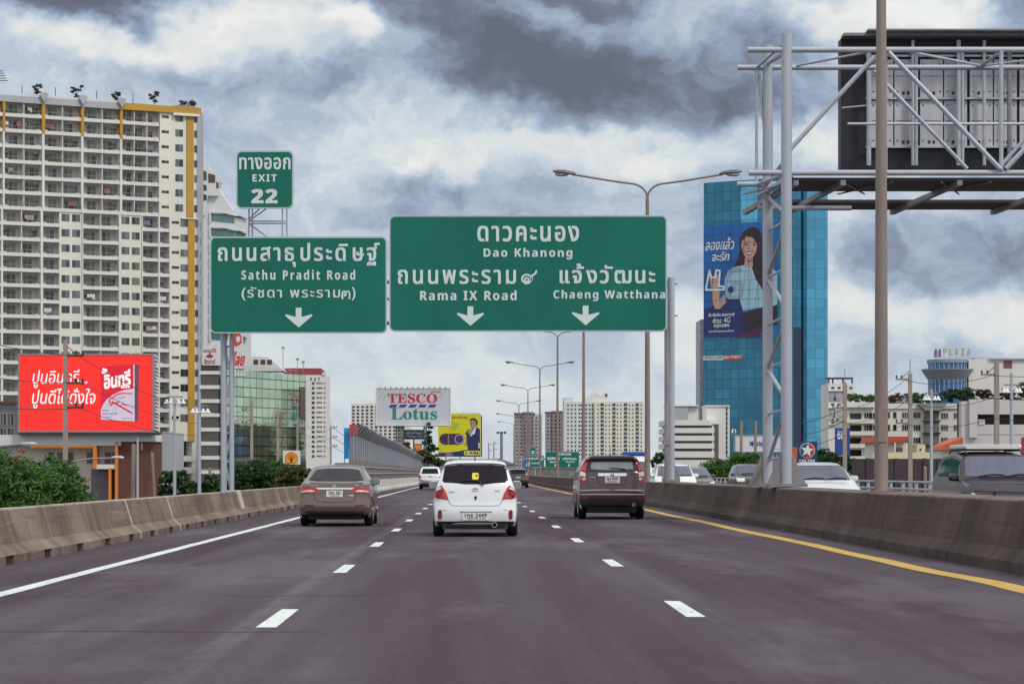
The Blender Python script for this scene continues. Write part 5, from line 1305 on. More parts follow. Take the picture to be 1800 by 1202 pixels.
for s_, a, b, c, d in (('แกรนด์ไร้', 357.5, 380, 612, 619.5), ('ฮีตเทอร์', 359, 378.5, 630.5, 640)):
    mb = MB(); ptext(mb, F2, s_, a, b, c, d, bold=.03); mb.build('lettering', CRIM, sg_)
mb = MB(); mb.fprism(F2, [(F2.U(368.5)+a, F2.V(368, 626)+b) for a, b in ngon(0, 0, .65, .28, 14)], 0, .05); pprism(mb, F2, [(367, 626), (368, 619), (370, 619), (370.5, 626)], .05, .06); mb.build('emblem', CRIM, sg_)
F = FP(393, 452, 536, 482)
gb = thing('glass_office', 'office block with pale green mirrored glass facade behind the ladder mast', 'building', tuple(F.at(F.L/2, GZ, -8)))
def uvquad(mb, F, u0, u1, v0, v1, w):
    b = len(mb.v); mb.add([F.at(u0, v0, w), F.at(u1, v0, w), F.at(u1, v1, w), F.at(u0, v1, w)], [(0, 1, 2, 3)])
    for i, q in enumerate(((u0, v0), (u1, v0), (u1, v1), (u0, v1))): mb.uv[b+i] = (q[0]+200, q[1]+50)
    return mb
vt0 = F.V(400, 649)
mb = MB(); mb.fbox(F, 8, F.L, GZ, vt0-1.2, -5, -.02); mb.build('wall', M('glass_core', (.05, .06, .06), .6), gb)
GGL = M('green_mirror_glass', (.44, .56, .43), .035, metal=.9, var=.08, scale=.2, grid=(2.5, 1.75, (.10, .14, .12), .20))
mb = MB(); uvquad(mb, F, 0, F.L, GZ, vt0, 0); mb.build('glass_facade', GGL, gb)
# rounded end
pts = []; c0 = F.at(F.L, 0, -2.6)
for k in range(7):
    a = k/6*pi*.55; pts.append(c0+F.n*(2.6*cos(a))+F.u*(2.6*sin(a)))
mb = MB()
for i, (p, q) in enumerate(zip(pts, pts[1:])):
    b = len(mb.v); mb.add([(p.x, p.y, GZ), (q.x, q.y, GZ), (q.x, q.y, vt0), (p.x, p.y, vt0)], [(0, 1, 2, 3)])
    for j, t in enumerate(((i*.75, GZ), (i*.75+.75, GZ), (i*.75+.75, vt0), (i*.75, vt0))): mb.uv[b+j] = (t[0]+300, t[1]+50)
mb.build('rounded_glass', GGL, gb)
mb = MB(); mb.fbox(F, F.L-2.2, F.L-.1, F.V(530, 735), vt0-2.2, .01, .12); mb.build('brown_panel', M('brown_glass', (.10, .06, .055), .3, var=.2), gb)
mb = MB(); ptext(mb, F, '15222', 406, 431, 650, 657.5, w=.05, bold=.03); mb.build('lettering', M('sign_pale', (.7, .75, .74), .5), gb)
F3 = FD(478)
mb = MB(); pprism(mb, F3, [(428, 652), (428, 624), (470, 628), (488, 641), (500, 652)], -8, 0); mb.build('penthouse', PLASTER, gb)
for a in (446, 458.5, 470): 
    mb = MB(); pprism(mb, F3, [(a, 640), (a, 632), (a+8, 632), (a+8, 640)], 0, .1); mb.build('penthouse_window', DKGL, gb)
mb = MB()
for k in range(14): q = F.at(F.L*k/14+1.5, vt0-.3, -1.5); mb.tube(q, q+Vector((0, 0, 1.3)), .04, n=4)
mb.tube(F.at(1, vt0+.9, -1.5), F.at(F.L-1, vt0+.9, -1.5), .04, n=4); mb.build('roof_railing', GALV, gb)
for p, t in ((497.5, 612), (523, 632), (533, 637)):
    mb = MB(); q = P(p, 660, 485); mb.tube(q, P(p, t, 485), .06, n=5); mb.box(q.x-.3, q.x+.3, 484.9, 485.1, Z(t, 485)-.1, Z(t, 485)+.25); mb.build('roof_mast', GALV_D, gb)
sg_ = thing('rooftop_sign', 'tall white rooftop sign with bright red swoosh behind the ladder mast', 'sign', (X(422, 470), 470, Z(645, 470)))
F2 = FD(470)
mb = MB(); pprism(mb, F2, [(400, 648), (400, 584), (426, 584), (427, 613), (440, 616), (440, 648)], -1.2, 0); mb.build('panel', _M['sign_panel_white'], sg_)
SRED = M('sign_red', (.58, .045, .03), .5, var=.1)
mb = MB(); pprism(mb, F2, [(409, 612), (409, 590), (412, 585), (420, 584), (425, 592), (425, 602), (419, 607), (413, 608)], 0, .08); mb.build('emblem', SRED, sg_)
mb = MB(); pprism(mb, F2, [(416, 601), (415, 594), (418, 590), (422.5, 593), (422.5, 599), (419, 602)], .08, .12); mb.build('emblem_eye', _M['sign_panel_white'], sg_)
mb = MB(); ptext(mb, F2, 'ไลย', 409, 430.5, 618, 643, bold=.05, slant=.15); mb.build('lettering', SRED, sg_)

# ---- white office tower with maroon roof
D = 1150
F = FD(D)
pb = thing('office_tower', 'white office tower with small dark windows and maroon roof beside the green glass office', 'building', (X(545, D), D, GZ))
mb = MB(); mb.box(X(480, D), X(573.5, D), D, D+30, GZ, Z(659, D)); mb.build('wall', PLASTER, pb)
mb = MB(); pprism(mb, F, [(498, 659), (500, 647), (564, 647), (570, 659)], -25, -1); mb.build('roof', M('roof_maroon', (.24, .045, .06), .7, var=.1), pb)
mb = MB(); ptext(mb, F, sans('P.S.T.'), 545.5, 564.5, 663.5, 669.5, w=.1, bold=.02, space=1.5); mb.build('lettering', DARK, pb)
ysr = [675+8.53*k for k in range(16)]
reps(pb, 'window', F, [(F.U(556), F.V(556, y)) for y in ysr], win(2.7, .9, 2, .12, .08), [PLASTER, DKGL])
reps(pb, 'window', F, [(F.U(548), F.V(548, y+1)) for y in ysr], win(1.3, 1.2, 0, .05, .08), [GREYP, DKGL])
reps(pb, 'window', F, [(F.U(568.5), F.V(568, y)) for y in ysr], win(1.0, .9, 1, .1, .08), [PLASTER, DKGL])
mb = MB(); mb.box(X(566, D), X(572, D), D-.5, D+6, Z(659, D), Z(655, D)); mb.build('stair_head', PLASTER, pb)

# ---- grid-window hotel behind the TESCO billboard
D = 1250
F = FD(D)
hb = thing('hotel_building', 'white hotel block with a square grid of windows behind the tall white billboard', 'building', (X(660, D), D, GZ))
mb = MB(); mb.box(X(617, D), X(720, D), D, D+25, GZ, Z(709, D)); mb.box(X(634, D), X(662, D), D+2, D+20, Z(709, D), Z(704, D)); mb.build('wall', PLASTER, hb)
reps(hb, 'window', F, [(F.U(618.8+8*i), F.V(640, 717+5.95*k)) for k in range(15) for i in range(12)], win(1.35, 1.1, 0, .1, .05), [GREYP, DKGL])
D = 1550
for a, b, t, lab, seed in ((905, 953, 727, 'tall grey-mauve tower block with vertical bands, leftmost behind the small street lamps', 1), (960, 993, 725, 'narrower grey tower block between the mauve tower and the white condominium', 2)):
    F = FD(D+seed*20)
    ob = thing('tower_block', lab, 'building', (X((a+b)/2, D), D+seed*20, GZ))
    DD = D+seed*20
    mb = MB(); mb.box(X(a, DD), X(b, DD), DD, DD+22, GZ, Z(t+1, DD)); mb.build('wall', M('tower_mauve', (.43, .41, .46), .8, var=.1, scale=.05), ob)
    mb = MB(); mb.box(X(a+14 if seed == 1 else a+10, DD), X(a+32 if seed == 1 else b, DD), DD-1, DD+14, GZ, Z(t-3, DD)); mb.build('core', M('tower_plum', (.22, .17, .20), .8, var=.2, scale=.1), ob)
    mb = MB(); mb.box(X(a, DD)-.5, X(b-14 if seed == 1 else b, DD)+.5, DD-1.4, DD+14, Z(t+1, DD), Z(t-1.5, DD)); mb.build('roof', M('roof_plum', (.13, .08, .10), .8), ob)
    n = 7 if seed == 1 else 5; pw = (b-a)/n
    sp_ = [(F.U(a+pw*i+pw*.3), F.V(a, t+9+6.4*k)) for k in range(15) for i in range(n)]
    F4 = FD(DD-1.0)
    reps(ob, 'window', F4, sp_, slot((pw*.38)*DD/FPX, 1.15, .08), [DKGL])
# ---- white condominium, centre right
D = 1400
F = FD(D)
wb = thing('apartment_tower', 'white and cream condominium with stepped roof right of the small street lamps', 'building', (X(1060, D), D, GZ))
mb = MB(); mb.box(X(992, D), X(1045, D), D+1.5, D+25, GZ, Z(706, D)); mb.box(X(991, D), X(1008, D), D+3, D+18, Z(706, D), Z(698.5, D)); mb.build('wall', M('condo_white', (.56, .58, .60), .8, var=.06, scale=.05), wb)
mb = MB(); mb.box(X(1045, D), X(1131, D), D, D+25, GZ, Z(706, D)); mb.build('cream_wall', CREAM, wb)
mb = MB(); pprism(mb, F, [(1029, 706), (1033, 697), (1041, 691), (1047, 690), (1054, 694), (1062, 695), (1062, 691), (1069, 691), (1069, 706)], -14, -2); mb.build('roof_house', PLASTER, wb)
mb = MB(); mb.box(X(1064, D), X(1068, D), D+1.9, D+4, Z(697, D), Z(692, D)); mb.build('roof_vent', DARK, wb)
rws = [714+7.2*k for k in range(13)]
reps(wb, 'window', F, [(F.U(p), F.V(p, y)) for y in rws for p in (1055.5, 1076, 1096.5, 1117)], win(1.9, 1.75, 1, .14, .06), [GREYP, DKGL], 45)
reps(wb, 'window', F, [(F.U(p), F.V(p, y-.6)) for y in rws for p in (1050, 1064, 1070, 1084, 1090, 1105, 1111, 1126)], win(.75, .85, 0, .06, .06), [GREYP, DKGL], 25)
F4 = FD(D+1.5)
reps(wb, 'window', F4, [(F4.U(p), F4.V(p, y-.3)) for y in rws for p in (997, 1003.5, 1010, 1017, 1021, 1029, 1035, 1040)], win(.95, 1.1, 0, .08, .06), [GREYP, DKGL], 30)

# ---- banded white office, right of the sign gantry
D = 690
F = FD(D)
ob = thing('office_building', 'low white office with dark ribbon windows and a plain white stair tower', 'building', (X(1235, D), D, GZ))
mb = MB(); mb.box(X(1176, D), X(1264, D), D+1, D+24, GZ, Z(745, D)); mb.build('wall', M('ribbon_dark', (.10, .09, .11), .4, var=.3, scale=.2), ob)
for i, (ya, yb) in enumerate(((738, 747.5), (752, 761), (765.5, 774.5), (779, 788), (793, 804), (808, 840))):
    k = 6 if i == 0 else 0
    mb = MB(); mb.column([(X(1170, D), D-.4), (X(1253-k, D), D-.4), (X(1266-k*.6, D), D+5), (X(1266, D), D+26), (X(1170, D), D+26)], Z(yb, D), Z(ya, D)); mb.build('white_band', PLASTER, ob)
for y in (749.5, 763, 776.5, 790.5, 806):
    for p in (1253,):
        mb = MB(); mb.box(X(p, D)-.2, X(p, D)+.2, D+.2, D+1, Z(y+3.3, D), Z(y-2.2, D)); mb.build('mullion', PLASTER, ob)
mb = MB(); mb.box(X(1246, D), X(1287, D), D+6.5, D+20, GZ, Z(713.5, D)); mb.box(X(1244.5, D), X(1287.5, D), D+6.2, D+20.2, Z(713.5, D), Z(711, D)); mb.build('stair_tower', PLASTER, ob)
F4 = FD(D+6.5)
mb = MB(); pprism(mb, F4, [(1276.5, 803), (1276.5, 712), (1278.3, 712), (1278.3, 803)], 0, .06); mb.build('tower_joint', DARK, ob)
reps(ob, 'slit_window', F4, [(F4.U(1276), F4.V(1276, 720+8.4*k)) for k in range(10)], slot(.5, .5, .12), [DKGL])
D = 740
gbk = thing('plain_block', 'plain pale grey windowless block above the banded white office', 'building', (X(1205, D), D, GZ))
mb = MB(); mb.box(X(1176, D), X(1209.5, D), D, D+15, GZ, Z(714, D)); mb.build('wall', GREYP, gbk)
mb = MB(); mb.box(X(1209.5, D), X(1228, D), D+.8, D+15, GZ, Z(715, D)); mb.box(X(1173, D), X(1229, D), D-.3, D+15.5, Z(714, D), Z(712, D)); mb.build('bright_wall', PLASTER, gbk)

# ---- unseen dark block, added to darken the reflection in the green glass facade
dk = thing('office_building', 'unseen dark brown stepped block, added for the green glass facade to mirror', 'building', (140, 588, GZ)); DKB = M('dark_brown_cladding', (.060, .042, .050), .6, var=.3, scale=.2)
mb = MB(); mb.box(126, 150, 552, 584, GZ, 25); mb.build('tall_wing', DKB, dk); mb = MB(); mb.box(126.5, 150, 584, 614, GZ, 14); mb.build('low_wing', DKB, dk)
FDK = Frame(126, 640, 126, 540)
reps(dk, 'window', FDK, [(58+4.1*i, 1+3.3*k) for k in range(7) for i in range(7)], win(2.6, 1.6, 1, .1, .06), [GREYP, DKGL], 49)
# ---- blue glass tower
F = FP(1237, 862, 1395, 843)
bt = thing('glass_tower', 'tall blue glass office tower carrying a huge portrait banner', 'building', tuple(F.at(F.L/2, GZ, -14)))
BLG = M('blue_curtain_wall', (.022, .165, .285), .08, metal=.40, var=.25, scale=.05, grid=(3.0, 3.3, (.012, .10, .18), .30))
BLSKY = M('curtain_wall_sky_tint', (.095, .360, .560), .08, metal=.55, var=.12, scale=.05, grid=(3.0, 3.3, (.06, .26, .42), .26))  # lighter copy of the blue glass, with the sky's reflection in its colour
vt0 = F.V(1237, 322); A0 = F.at(0, 0); B0 = F.at(F.L, 0)
mb = MB(); uvquad(mb, F, 0, F.L, GZ, vt0, 0); mb.build('glass_facade', BLG, bt)
mb = MB(); mb.column([(A0.x+.05, A0.y+.1), (B0.x, B0.y+.1), (B0.x+2, B0.y+26), (A0.x+3, A0.y+26)], GZ, vt0-.05); mb.build('core', M('tower_core', (.03, .10, .16), .4), bt)
F5 = FD(866); mb = MB(); pprism(mb, F5, [(1230.5, 900), (1230.5, 562), (1237, 561), (1237, 900)], -16, 0); mb.build('side_shaft', M('shaft_grey', (.36, .38, .44), .7, var=.3, scale=.6), bt)
F6 = FP(1395, 850, 1413, 852); mb = MB(); uvquad(mb, F6, 0, F6.L, F6.V(1400, 575), vt0-1, 0); mb.build('recess_glass', BLG, bt)
mb = MB(); mb.fbox(F6, 0, F6.L, GZ, F6.V(1400, 575), -6, .05); mb.build('recess_base', M('navy_cladding', (.020, .035, .085), .5, var=.2), bt)
F7 = FP(1412, 851, 1455, 848); mb = MB(); uvquad(mb, F7, 0, F7.L, GZ, F7.V(1430, 329), 0); mb.build('glass_wing', BLSKY, bt)
C0 = F7.at(0, 0); E0 = F7.at(F7.L, 0)
mb = MB(); mb.column([(C0.x, C0.y+.1), (E0.x-.05, E0.y+.1), (E0.x+1, E0.y+24), (C0.x, E0.y+24)], GZ, F7.V(1430, 329)-.05); mb.build('wing_core', _M['tower_core'], bt)
mb = MB(); uvquad(mb, F, F.U(1303), F.U(1332), F.V(1300, 392), vt0-.2, .12); mb.build('sky_reflection_band', BLSKY, bt)  # band of reflected sky, laid over the blue glass as a lighter colour
# banner on the tower
bn = thing('banner', 'huge blue banner with a smiling woman in pale top on the glass tower', 'banner', tuple(F.at(F.U(1300), F.V(1300, 594), .1)))
BB = M('banner_blue', (.012, .125, .42), .6, var=.35, scale=.06); BN = M('banner_navy', (.022, .035, .17), .6, var=.2, scale=.1)
HAIR = M('print_hair', (.030, .016, .024), .6, var=.2); SKIN = M('print_skin', (.50, .30, .26), .6, var=.08); TOP = M('print_pale_blue', (.33, .52, .66), .6, var=.10, scale=.1)
PWH = M('print_white', (.68, .72, .76), .6, var=.05); MAR = M('print_maroon', (.10, .018, .06), .6, var=.2); LIP = M('print_lips', (.42, .06, .07), .6); GREYB = M('print_grey_blue', (.25, .36, .52), .6, var=.1)
def flat(par, F, nm, pts, mat, w0, w1, label=None):
    mb = MB(); pprism(mb, F, pts, w0, w1); return mb.build(nm, mat, par, label=label)
K = 4.625
q_ = lambda L_: [(1220+a/K, 380+b/K) for a, b in L_]
flat(bn, F, 'sheet', q_([(80, 990), (80, 80), (680, 40), (680, 972)]), BB, .02, .2)
flat(bn, F, 'navy_zone', q_([(82, 985), (82, 760), (250, 690), (400, 640), (400, 800), (560, 985)]), BN, .2, .24)
flat(bn, F, 'hair', q_([(325, 410), (350, 370), (375, 280), (372, 190), (400, 130), (450, 95), (490, 88), (530, 105), (556, 170), (562, 300), (600, 480), (640, 600), (560, 610), (490, 500), (400, 400)]), HAIR, .2, .26)
flat(bn, F, 'top', q_([(250, 520), (280, 450), (330, 415), (400, 400), (470, 405), (500, 500), (560, 600), (565, 740), (400, 770), (370, 660), (260, 660)]), TOP, .24, .30)
flat(bn, F, 'top', q_([(600, 480), (640, 420), (680, 470), (680, 720), (600, 740)]), TOP, .24, .29)
flat(bn, F, 'hair', q_([(480, 330), (545, 300), (575, 420), (610, 600), (560, 600), (500, 500), (478, 410)]), HAIR, .30, .32)
flat(bn, F, 'neck', q_([(415, 345), (480, 330), (482, 405), (450, 425), (400, 405), (415, 385)]), SKIN, .30, .33)
flat(bn, F, 'face', q_([(388, 240), (392, 195), (420, 165), (460, 158), (500, 175), (518, 225), (512, 290), (480, 340), (452, 358), (425, 340), (400, 295)]), SKIN, .33, .36)
flat(bn, F, 'hair', q_([(380, 250), (380, 175), (420, 130), (490, 130), (535, 190), (530, 280), (512, 220), (480, 175), (430, 165), (398, 200)]), HAIR, .36, .38)
for a in (415, 480): flat(bn, F, 'eye', q_([(a, 232), (a+14, 222), (a+32, 232), (a+14, 238)]), HAIR, .36, .385)
for a in (410, 476): flat(bn, F, 'brow', q_([(a, 216), (a+18, 206), (a+36, 214), (a+18, 211)]), HAIR, .36, .385)
flat(bn, F, 'lips', q_([(418, 288), (450, 294), (484, 286), (468, 312), (448, 320), (428, 310)]), LIP, .36, .38)
flat(bn, F, 'teeth', q_([(426, 292), (450, 298), (476, 292), (464, 306), (448, 310), (434, 304)]), PWH, .38, .39)
flat(bn, F, 'skirt', q_([(400, 790), (560, 740), (680, 720), (680, 880), (400, 950)]), M('print_black', (.025, .018, .035), .6), .24, .27)
flat(bn, F, 'red_band', q_([(290, 985), (430, 950), (620, 850), (680, 820), (680, 860), (520, 965), (420, 985)]), MAR, .27, .30)
flat(bn, F, 'arm', q_([(150, 620), (160, 580), (200, 570), (215, 600), (205, 680), (250, 640), (265, 700), (215, 755), (175, 755), (155, 700)]), SKIN, .30, .33)
flat(bn, F, 'hand', q_([(135, 540), (130, 490), (145, 490), (150, 520), (175, 515), (185, 470), (200, 475), (205, 560), (190, 640), (160, 640)]), SKIN, .33, .36)
SHK = M('print_skin_shade', (.36, .19, .17), .6, var=.15, scale=.5); TSH = M('print_fold', (.22, .40, .55), .6, var=.1); HLT = M('print_hair_light', (.085, .045, .05), .6, var=.3)
flat(bn, F, 'face_shade', q_([(388, 250), (398, 255), (404, 295), (428, 338), (452, 352), (480, 334), (500, 300), (516, 250), (512, 292), (480, 342), (452, 360), (424, 342), (399, 297)]), SHK, .36, .365)
flat(bn, F, 'nose', q_([(446, 235), (452, 235), (456, 268), (446, 274), (438, 268), (446, 262)]), SHK, .36, .366); flat(bn, F, 'neck_shade', q_([(422, 350), (455, 362), (482, 345), (482, 372), (452, 384)]), SHK, .33, .336)
for a in (392, 420, 530, 545): flat(bn, F, 'hair_strand', q_([(a, 120+abs(a-460)*.5), (a+5, 122+abs(a-460)*.5), (a+(12 if a > 460 else -14), 300), (a+(40 if a > 460 else -30), 400), (a+(36 if a > 460 else -34), 400), (a+(6 if a > 460 else -19), 300)]), HLT, .38, .383)
for a, b in ((420, 430), (470, 460), (520, 520)): flat(bn, F, 'fold', q_([(a, b), (a+6, b), (a-10, b+160), (a-30, b+240), (a-34, b+236), (a-18, b+150)]), TSH, .30, .303)
mb = MB(); L0 = F.U(1237); L1 = F.U(1366)
for k in range(1, 8): uu = L0+(L1-L0)*k/8; mb.fbox(F, uu, uu+.09, F.V(1300, 593), F.V(1300, 394), .41, .413)
for k in range(1, 12): vv = F.V(1300, 593)+(F.V(1300, 394)-F.V(1300, 593))*k/12; mb.fbox(F, L0, L1, vv, vv+.08, .415, .418)
mb.build('glazing_lines', BN, bn)
mb = MB(); t = lambda L_: [(F.U(a), F.V(a, b)) for a, b in q_(L_)]
stroke(mb, F, t([(130, 440), (100, 600), (240, 600), (260, 575), (205, 570), (215, 445), (185, 440), (175, 500), (145, 500), (130, 440)]), .33, .36, .40)
mb.build('numeral', PWH, bn)
mb = MB(); stroke(mb, F, t([(385, 440), (340, 430), (290, 455), (265, 520), (265, 600), (290, 660), (360, 660), (385, 630), (385, 540), (330, 540), (330, 590)]), .62, .36, .40); mb.build('letter_g', GREYB, bn)
mb = MB(); mb.fprism(F, [(F.U(1285.5)+a, F.V(1285, 509)+b) for a, b in ngon(0, 0, 1.1, 1.1, 14)], .40, .42); mb.build('round_mark', BN, bn)
for s_, a, b, c, d, bo in (('ลองแล้ว', 100, 332, 182, 282, .022), ('จะรัก', 148, 290, 292, 368, .022)):
    mb = MB(); ptext(mb, F, s_, 1220+a/K, 1220+b/K, 380+c/K, 380+d/K, w=.21, bold=bo, depth=.05, slant=.2); mb.build('lettering', PWH, bn)
for s_, a, b, c, d, bo in (('สัมผัสประสบการณ์', 120, 333, 790, 818, .03), ('dtac 4G', 155, 300, 826, 870, .01), ('กรุงเทพฯ', 165, 290, 880, 915, .03), ('และทั่วทุกมุมเมือง', 126, 330, 925, 952, .02)):
    mb = MB(); ptext(mb, F, s_, 1220+a/K, 1220+b/K, 380+c/K, 380+d/K, w=.30, bold=bo, depth=.05); mb.build('lettering', PWH, bn)
sbn = thing('banner', 'narrow white and red phone number strip low on the blue glass tower', 'banner', tuple(F.at(F.U(1270), F.V(1270, 632), .1)))
flat(sbn, F, 'white_sheet', [(1237, 633), (1237, 626), (1272, 625), (1272, 632.5)], PWH, .02, .2); flat(sbn, F, 'red_sheet', [(1272, 632.5), (1272, 625), (1304.5, 624), (1304.5, 631)], SRED, .02, .19)
mb = MB(); ptext(mb, F, sans('OFFICE LEASE'), 1239, 1271, 626.8, 631.5, w=.2, bold=.01); mb.build('lettering', INK, sbn)
mb = MB(); ptext(mb, F, sans('081.770071'), 1273.5, 1303, 625.5, 630.5, w=.2, bold=.01); mb.build('lettering', PWH, sbn)

# ---- right-hand group
D = 760
F = FD(D)
ob = thing('apartment_block', 'narrow white apartment block beside the right edge of the blue tower', 'building', (X(1478, D), D, GZ))
mb = MB(); mb.box(X(1456, D), X(1502, D), D, D+16, GZ, Z(674, D)); mb.build('wall', PLASTER, ob)
mb = MB(); mb.box(X(1456, D), X(1500.5, D), D+1, D+8, Z(665, D), Z(663, D))
for p in (1457, 1464, 1482, 1498): mb.box(X(p, D), X(p+2, D), D+1, D+2, Z(674, D), Z(665, D))
mb.build('roof_frame', DARK, ob)
reps(ob, 'window', F, [(F.U(p), F.V(p, y)) for y in (684, 703, 713, 735, 745) for p in (1461, 1472, 1492.5)], win(1.0, .75, 1, .07, .05), [GREYP, DKGL])
flat(ob, F, 'brown_strip', [(1481.5, 705), (1481.5, 677), (1489, 677), (1489, 705)], M('strip_brown', (.13, .07, .07), .7), 0, .1)
for y in (686, 716, 735, 745): flat(ob, F, 'ledge', [(1456, y+1.3), (1456, y), (1484, y), (1484, y+1.3)], PLASTER, 0, .7)
for y0 in (687, 717.5):
    b3 = thing('banner', 'grey photo banner, %s of two on the narrow white apartment block' % ('upper' if y0 < 700 else 'lower'), 'banner', (X(1470, D), D-.3, Z(y0+17, D)))
    F4 = FD(D-.3); flat(b3, F4, 'sheet', [(1458.5, y0+17), (1458.5, y0), (1480, y0), (1480, y0+17)], M('banner_grey', (.34, .33, .40), .6, var=.2, scale=.4), -.05, 0)
    flat(b3, F4, 'spire_print', [(1464, y0+16), (1466.5, y0+10), (1467, y0+3), (1467.8, y0+3), (1468.5, y0+10), (1471, y0+16)], DARK, 0, .03)
D = 560
bl8 = thing('banner', 'tall blue banner with white digits beside the utility pole', 'banner', (X(1478, D), D, GZ)); F = FD(D)
flat(bl8, F, 'sheet', [(1467.5, 800), (1467.5, 752), (1494, 752), (1494, 800)], M('banner_royal', (.02, .055, .30), .6, var=.12, scale=.3), -.2, 0)
mb = MB(); ptext(mb, F, sans('08'), 1471.5, 1484, 761, 771.5, bold=.02); ptext(mb, F, 'โทร', 1472, 1482, 756, 760, bold=.02); mb.build('lettering', PWH, bl8)
flat(bl8, F, 'frame_leg', [(1468, 860), (1468, 800), (1470, 800), (1470, 860)], GALV_D, -.2, -.05); flat(bl8, F, 'frame_leg', [(1491, 860), (1491, 800), (1493, 800), (1493, 860)], GALV_D, -.2, -.05)
D = 600
F = FD(D)
ab = thing('apartment_block', 'low cream apartment block with deep balconies and rooftop garden, behind the near lamp post', 'building', (X(1590, D), D, GZ))
mb = MB(); mb.box(X(1487, D), X(1690, D), D, D+18, GZ, Z(712, D)); mb.build('wall', CREAM, ab)
mb = MB(); mb.box(X(1487, D), X(1537, D), D-1.5, D-.01, Z(716, D), Z(707, D)); mb.box(X(1560, D), X(1692, D), D-.4, D+.1, Z(718, D), Z(709, D)); mb.build('parapet', PLASTER, ab)
for y in (726, 747, 769, 790.5):
    mb = MB(); mb.fbox(F, F.U(1494), F.U(1514), F.V(1490, y+11), F.V(1490, y), .0, .06); mb.build('balcony_opening', DKGL, ab)
    mb = MB(); mb.fbox(F, F.U(1487), F.U(1536), F.V(1490, y+18), F.V(1490, y+11), 0, 1.6); mb.build('balcony', CREAM, ab)
reps(ab, 'window', F, [(F.U(p), F.V(p, y)) for y in (736, 757, 779) for p in (1518.5, 1529, 1654, 1676)]+[(F.U(p), F.V(p, y)) for y in (735, 757, 779) for p in (1585, 1605)], win(1.75, 1.45, 2, .10, .08), [FRAME, DKGL])
reps(ab, 'window', F, [(F.U(p), F.V(p, y)) for y in (735, 757, 779) for p in (1569.5, 1558)], win(.9, 1.5, 0, .08, .08), [GREYP, DKGL])
mb = MB(); mb.box(X(1624, D), X(1649, D), D-1.2, D+.05, GZ, Z(720, D)); mb.build('stair_shaft', M('shaft_brown', (.16, .14, .13), .8, var=.2), ab)
for y in (739, 760, 781): 
    mb = MB(); mb.box(X(1621, D), X(1652, D), D-1.6, D-.2, Z(y+2, D), Z(y, D)); mb.build('shaft_ledge', DARK, ab)
mb = MB(); pprism(mb, F, [(1612, 712), (1612, 709), (1660, 709), (1660, 712), (1650, 722), (1624, 722)], .05, 2.5); mb.build('canopy', M('canopy_grey', (.22, .23, .22), .8), ab)
mb = MB(); mb.box(X(1565, D), X(1585, D), D+6, D+10, Z(707, D), Z(694, D)); mb.build('roof_hut', CREAM, ab)
D = 520
F = FD(D)
pk = thing('parking_building', 'white parking building with dark open deck at the right edge of view', 'building', (X(1780, D), D, GZ))
mb = MB(); mb.box(X(1692, D), X(1900, D), D+3, D+6, GZ, Z(706, D)); mb.build('wall', M('deck_dark', (.050, .032, .038), .8, var=.4, scale=.4), pk)
PARKW = M('park_white', (.52, .49, .51), .85, var=.1, scale=.15, streak=.3)
mb = MB(); mb.box(X(1718, D), X(1900, D), D, D+3, Z(728, D), Z(702, D)); mb.build('upper_band', PARKW, pk)
mb = MB(); mb.box(X(1690, D), X(1900, D), D-.02, D+2.9, GZ, Z(746, D)); mb.build('lower_wall', PARKW, pk)
mb = MB(); mb.box(X(1690, D), X(1718, D), D+.02, D+2.9, Z(746, D), Z(705, D)); mb.box(X(1703, D), X(1717, D), D-.8, D+.02, Z(769, D), Z(702, D)); mb.build('corner_tower', PARKW, pk)
mb = MB(); mb.box(X(1717, D), X(1900, D), D-.08, D-.02, Z(764, D), Z(762, D)); mb.build('groove', GREYP, pk)
mb = MB(); mb.box(X(1720, D), X(1731, D), D-.2, D+1, Z(746, D), Z(737, D)); mb.build('deck_block', PARKW, pk)
flat(pk, FD(D-.1), 'red_panel', [(1796, 812), (1796, 768), (1830, 768), (1830, 812)], M('panel_red', (.30, .02, .03), .6, var=.15), 0, .15)
D = 660
F = FD(D)
pz = thing('shopping_plaza', 'white plaza with a round blue glass corner tower above the rooftop garden', 'building', (X(1700, D), D, GZ))
mb = MB(); mb.box(X(1706, D), X(1905, D), D+4, D+30, GZ, Z(631, D)); mb.box(X(1706, D), X(1734, D), D+2.5, D+4, GZ, Z(632, D)); mb.build('wall', PLASTER, pz)
mb = MB(); mb.box(X(1745, D), X(1910, D), D+3.4, D+31, Z(631, D), Z(628.5, D)); mb.box(X(1722, D), X(1738, D), D+6, D+12, Z(631, D), Z(626, D)); mb.build('parapet', GREYP, pz)
flat(pz, FD(D+4), 'vent_panel', [(1764, 647), (1764, 634), (1779, 634), (1779, 647)], M('vent_maroon', (.16, .08, .09), .7), 0, .1)
cxp = X(1672, D); rp_ = X(1706, D)-cxp
BLP = M('plaza_glass', (.035, .11, .27), .10, metal=.2, var=.35, scale=.12)
mb = MB(); mb.lathe([(rp_, 0), (rp_, Z(636, D)-GZ)], (cxp, D+rp_, GZ), 'z', 28); mb.build('round_tower', BLP, pz, smooth=30)
mb = MB(); mb.lathe([(rp_*1.0, 0), (rp_+.35, .02), (rp_+.35, Z(631, D)-Z(637, D)), (rp_*.9, Z(631, D)-Z(637, D)+.1)], (cxp, D+rp_, Z(637, D)), 'z', 28); mb.build('tower_cap', M('cap_blue_grey', (.20, .27, .36), .6), pz, smooth=30)
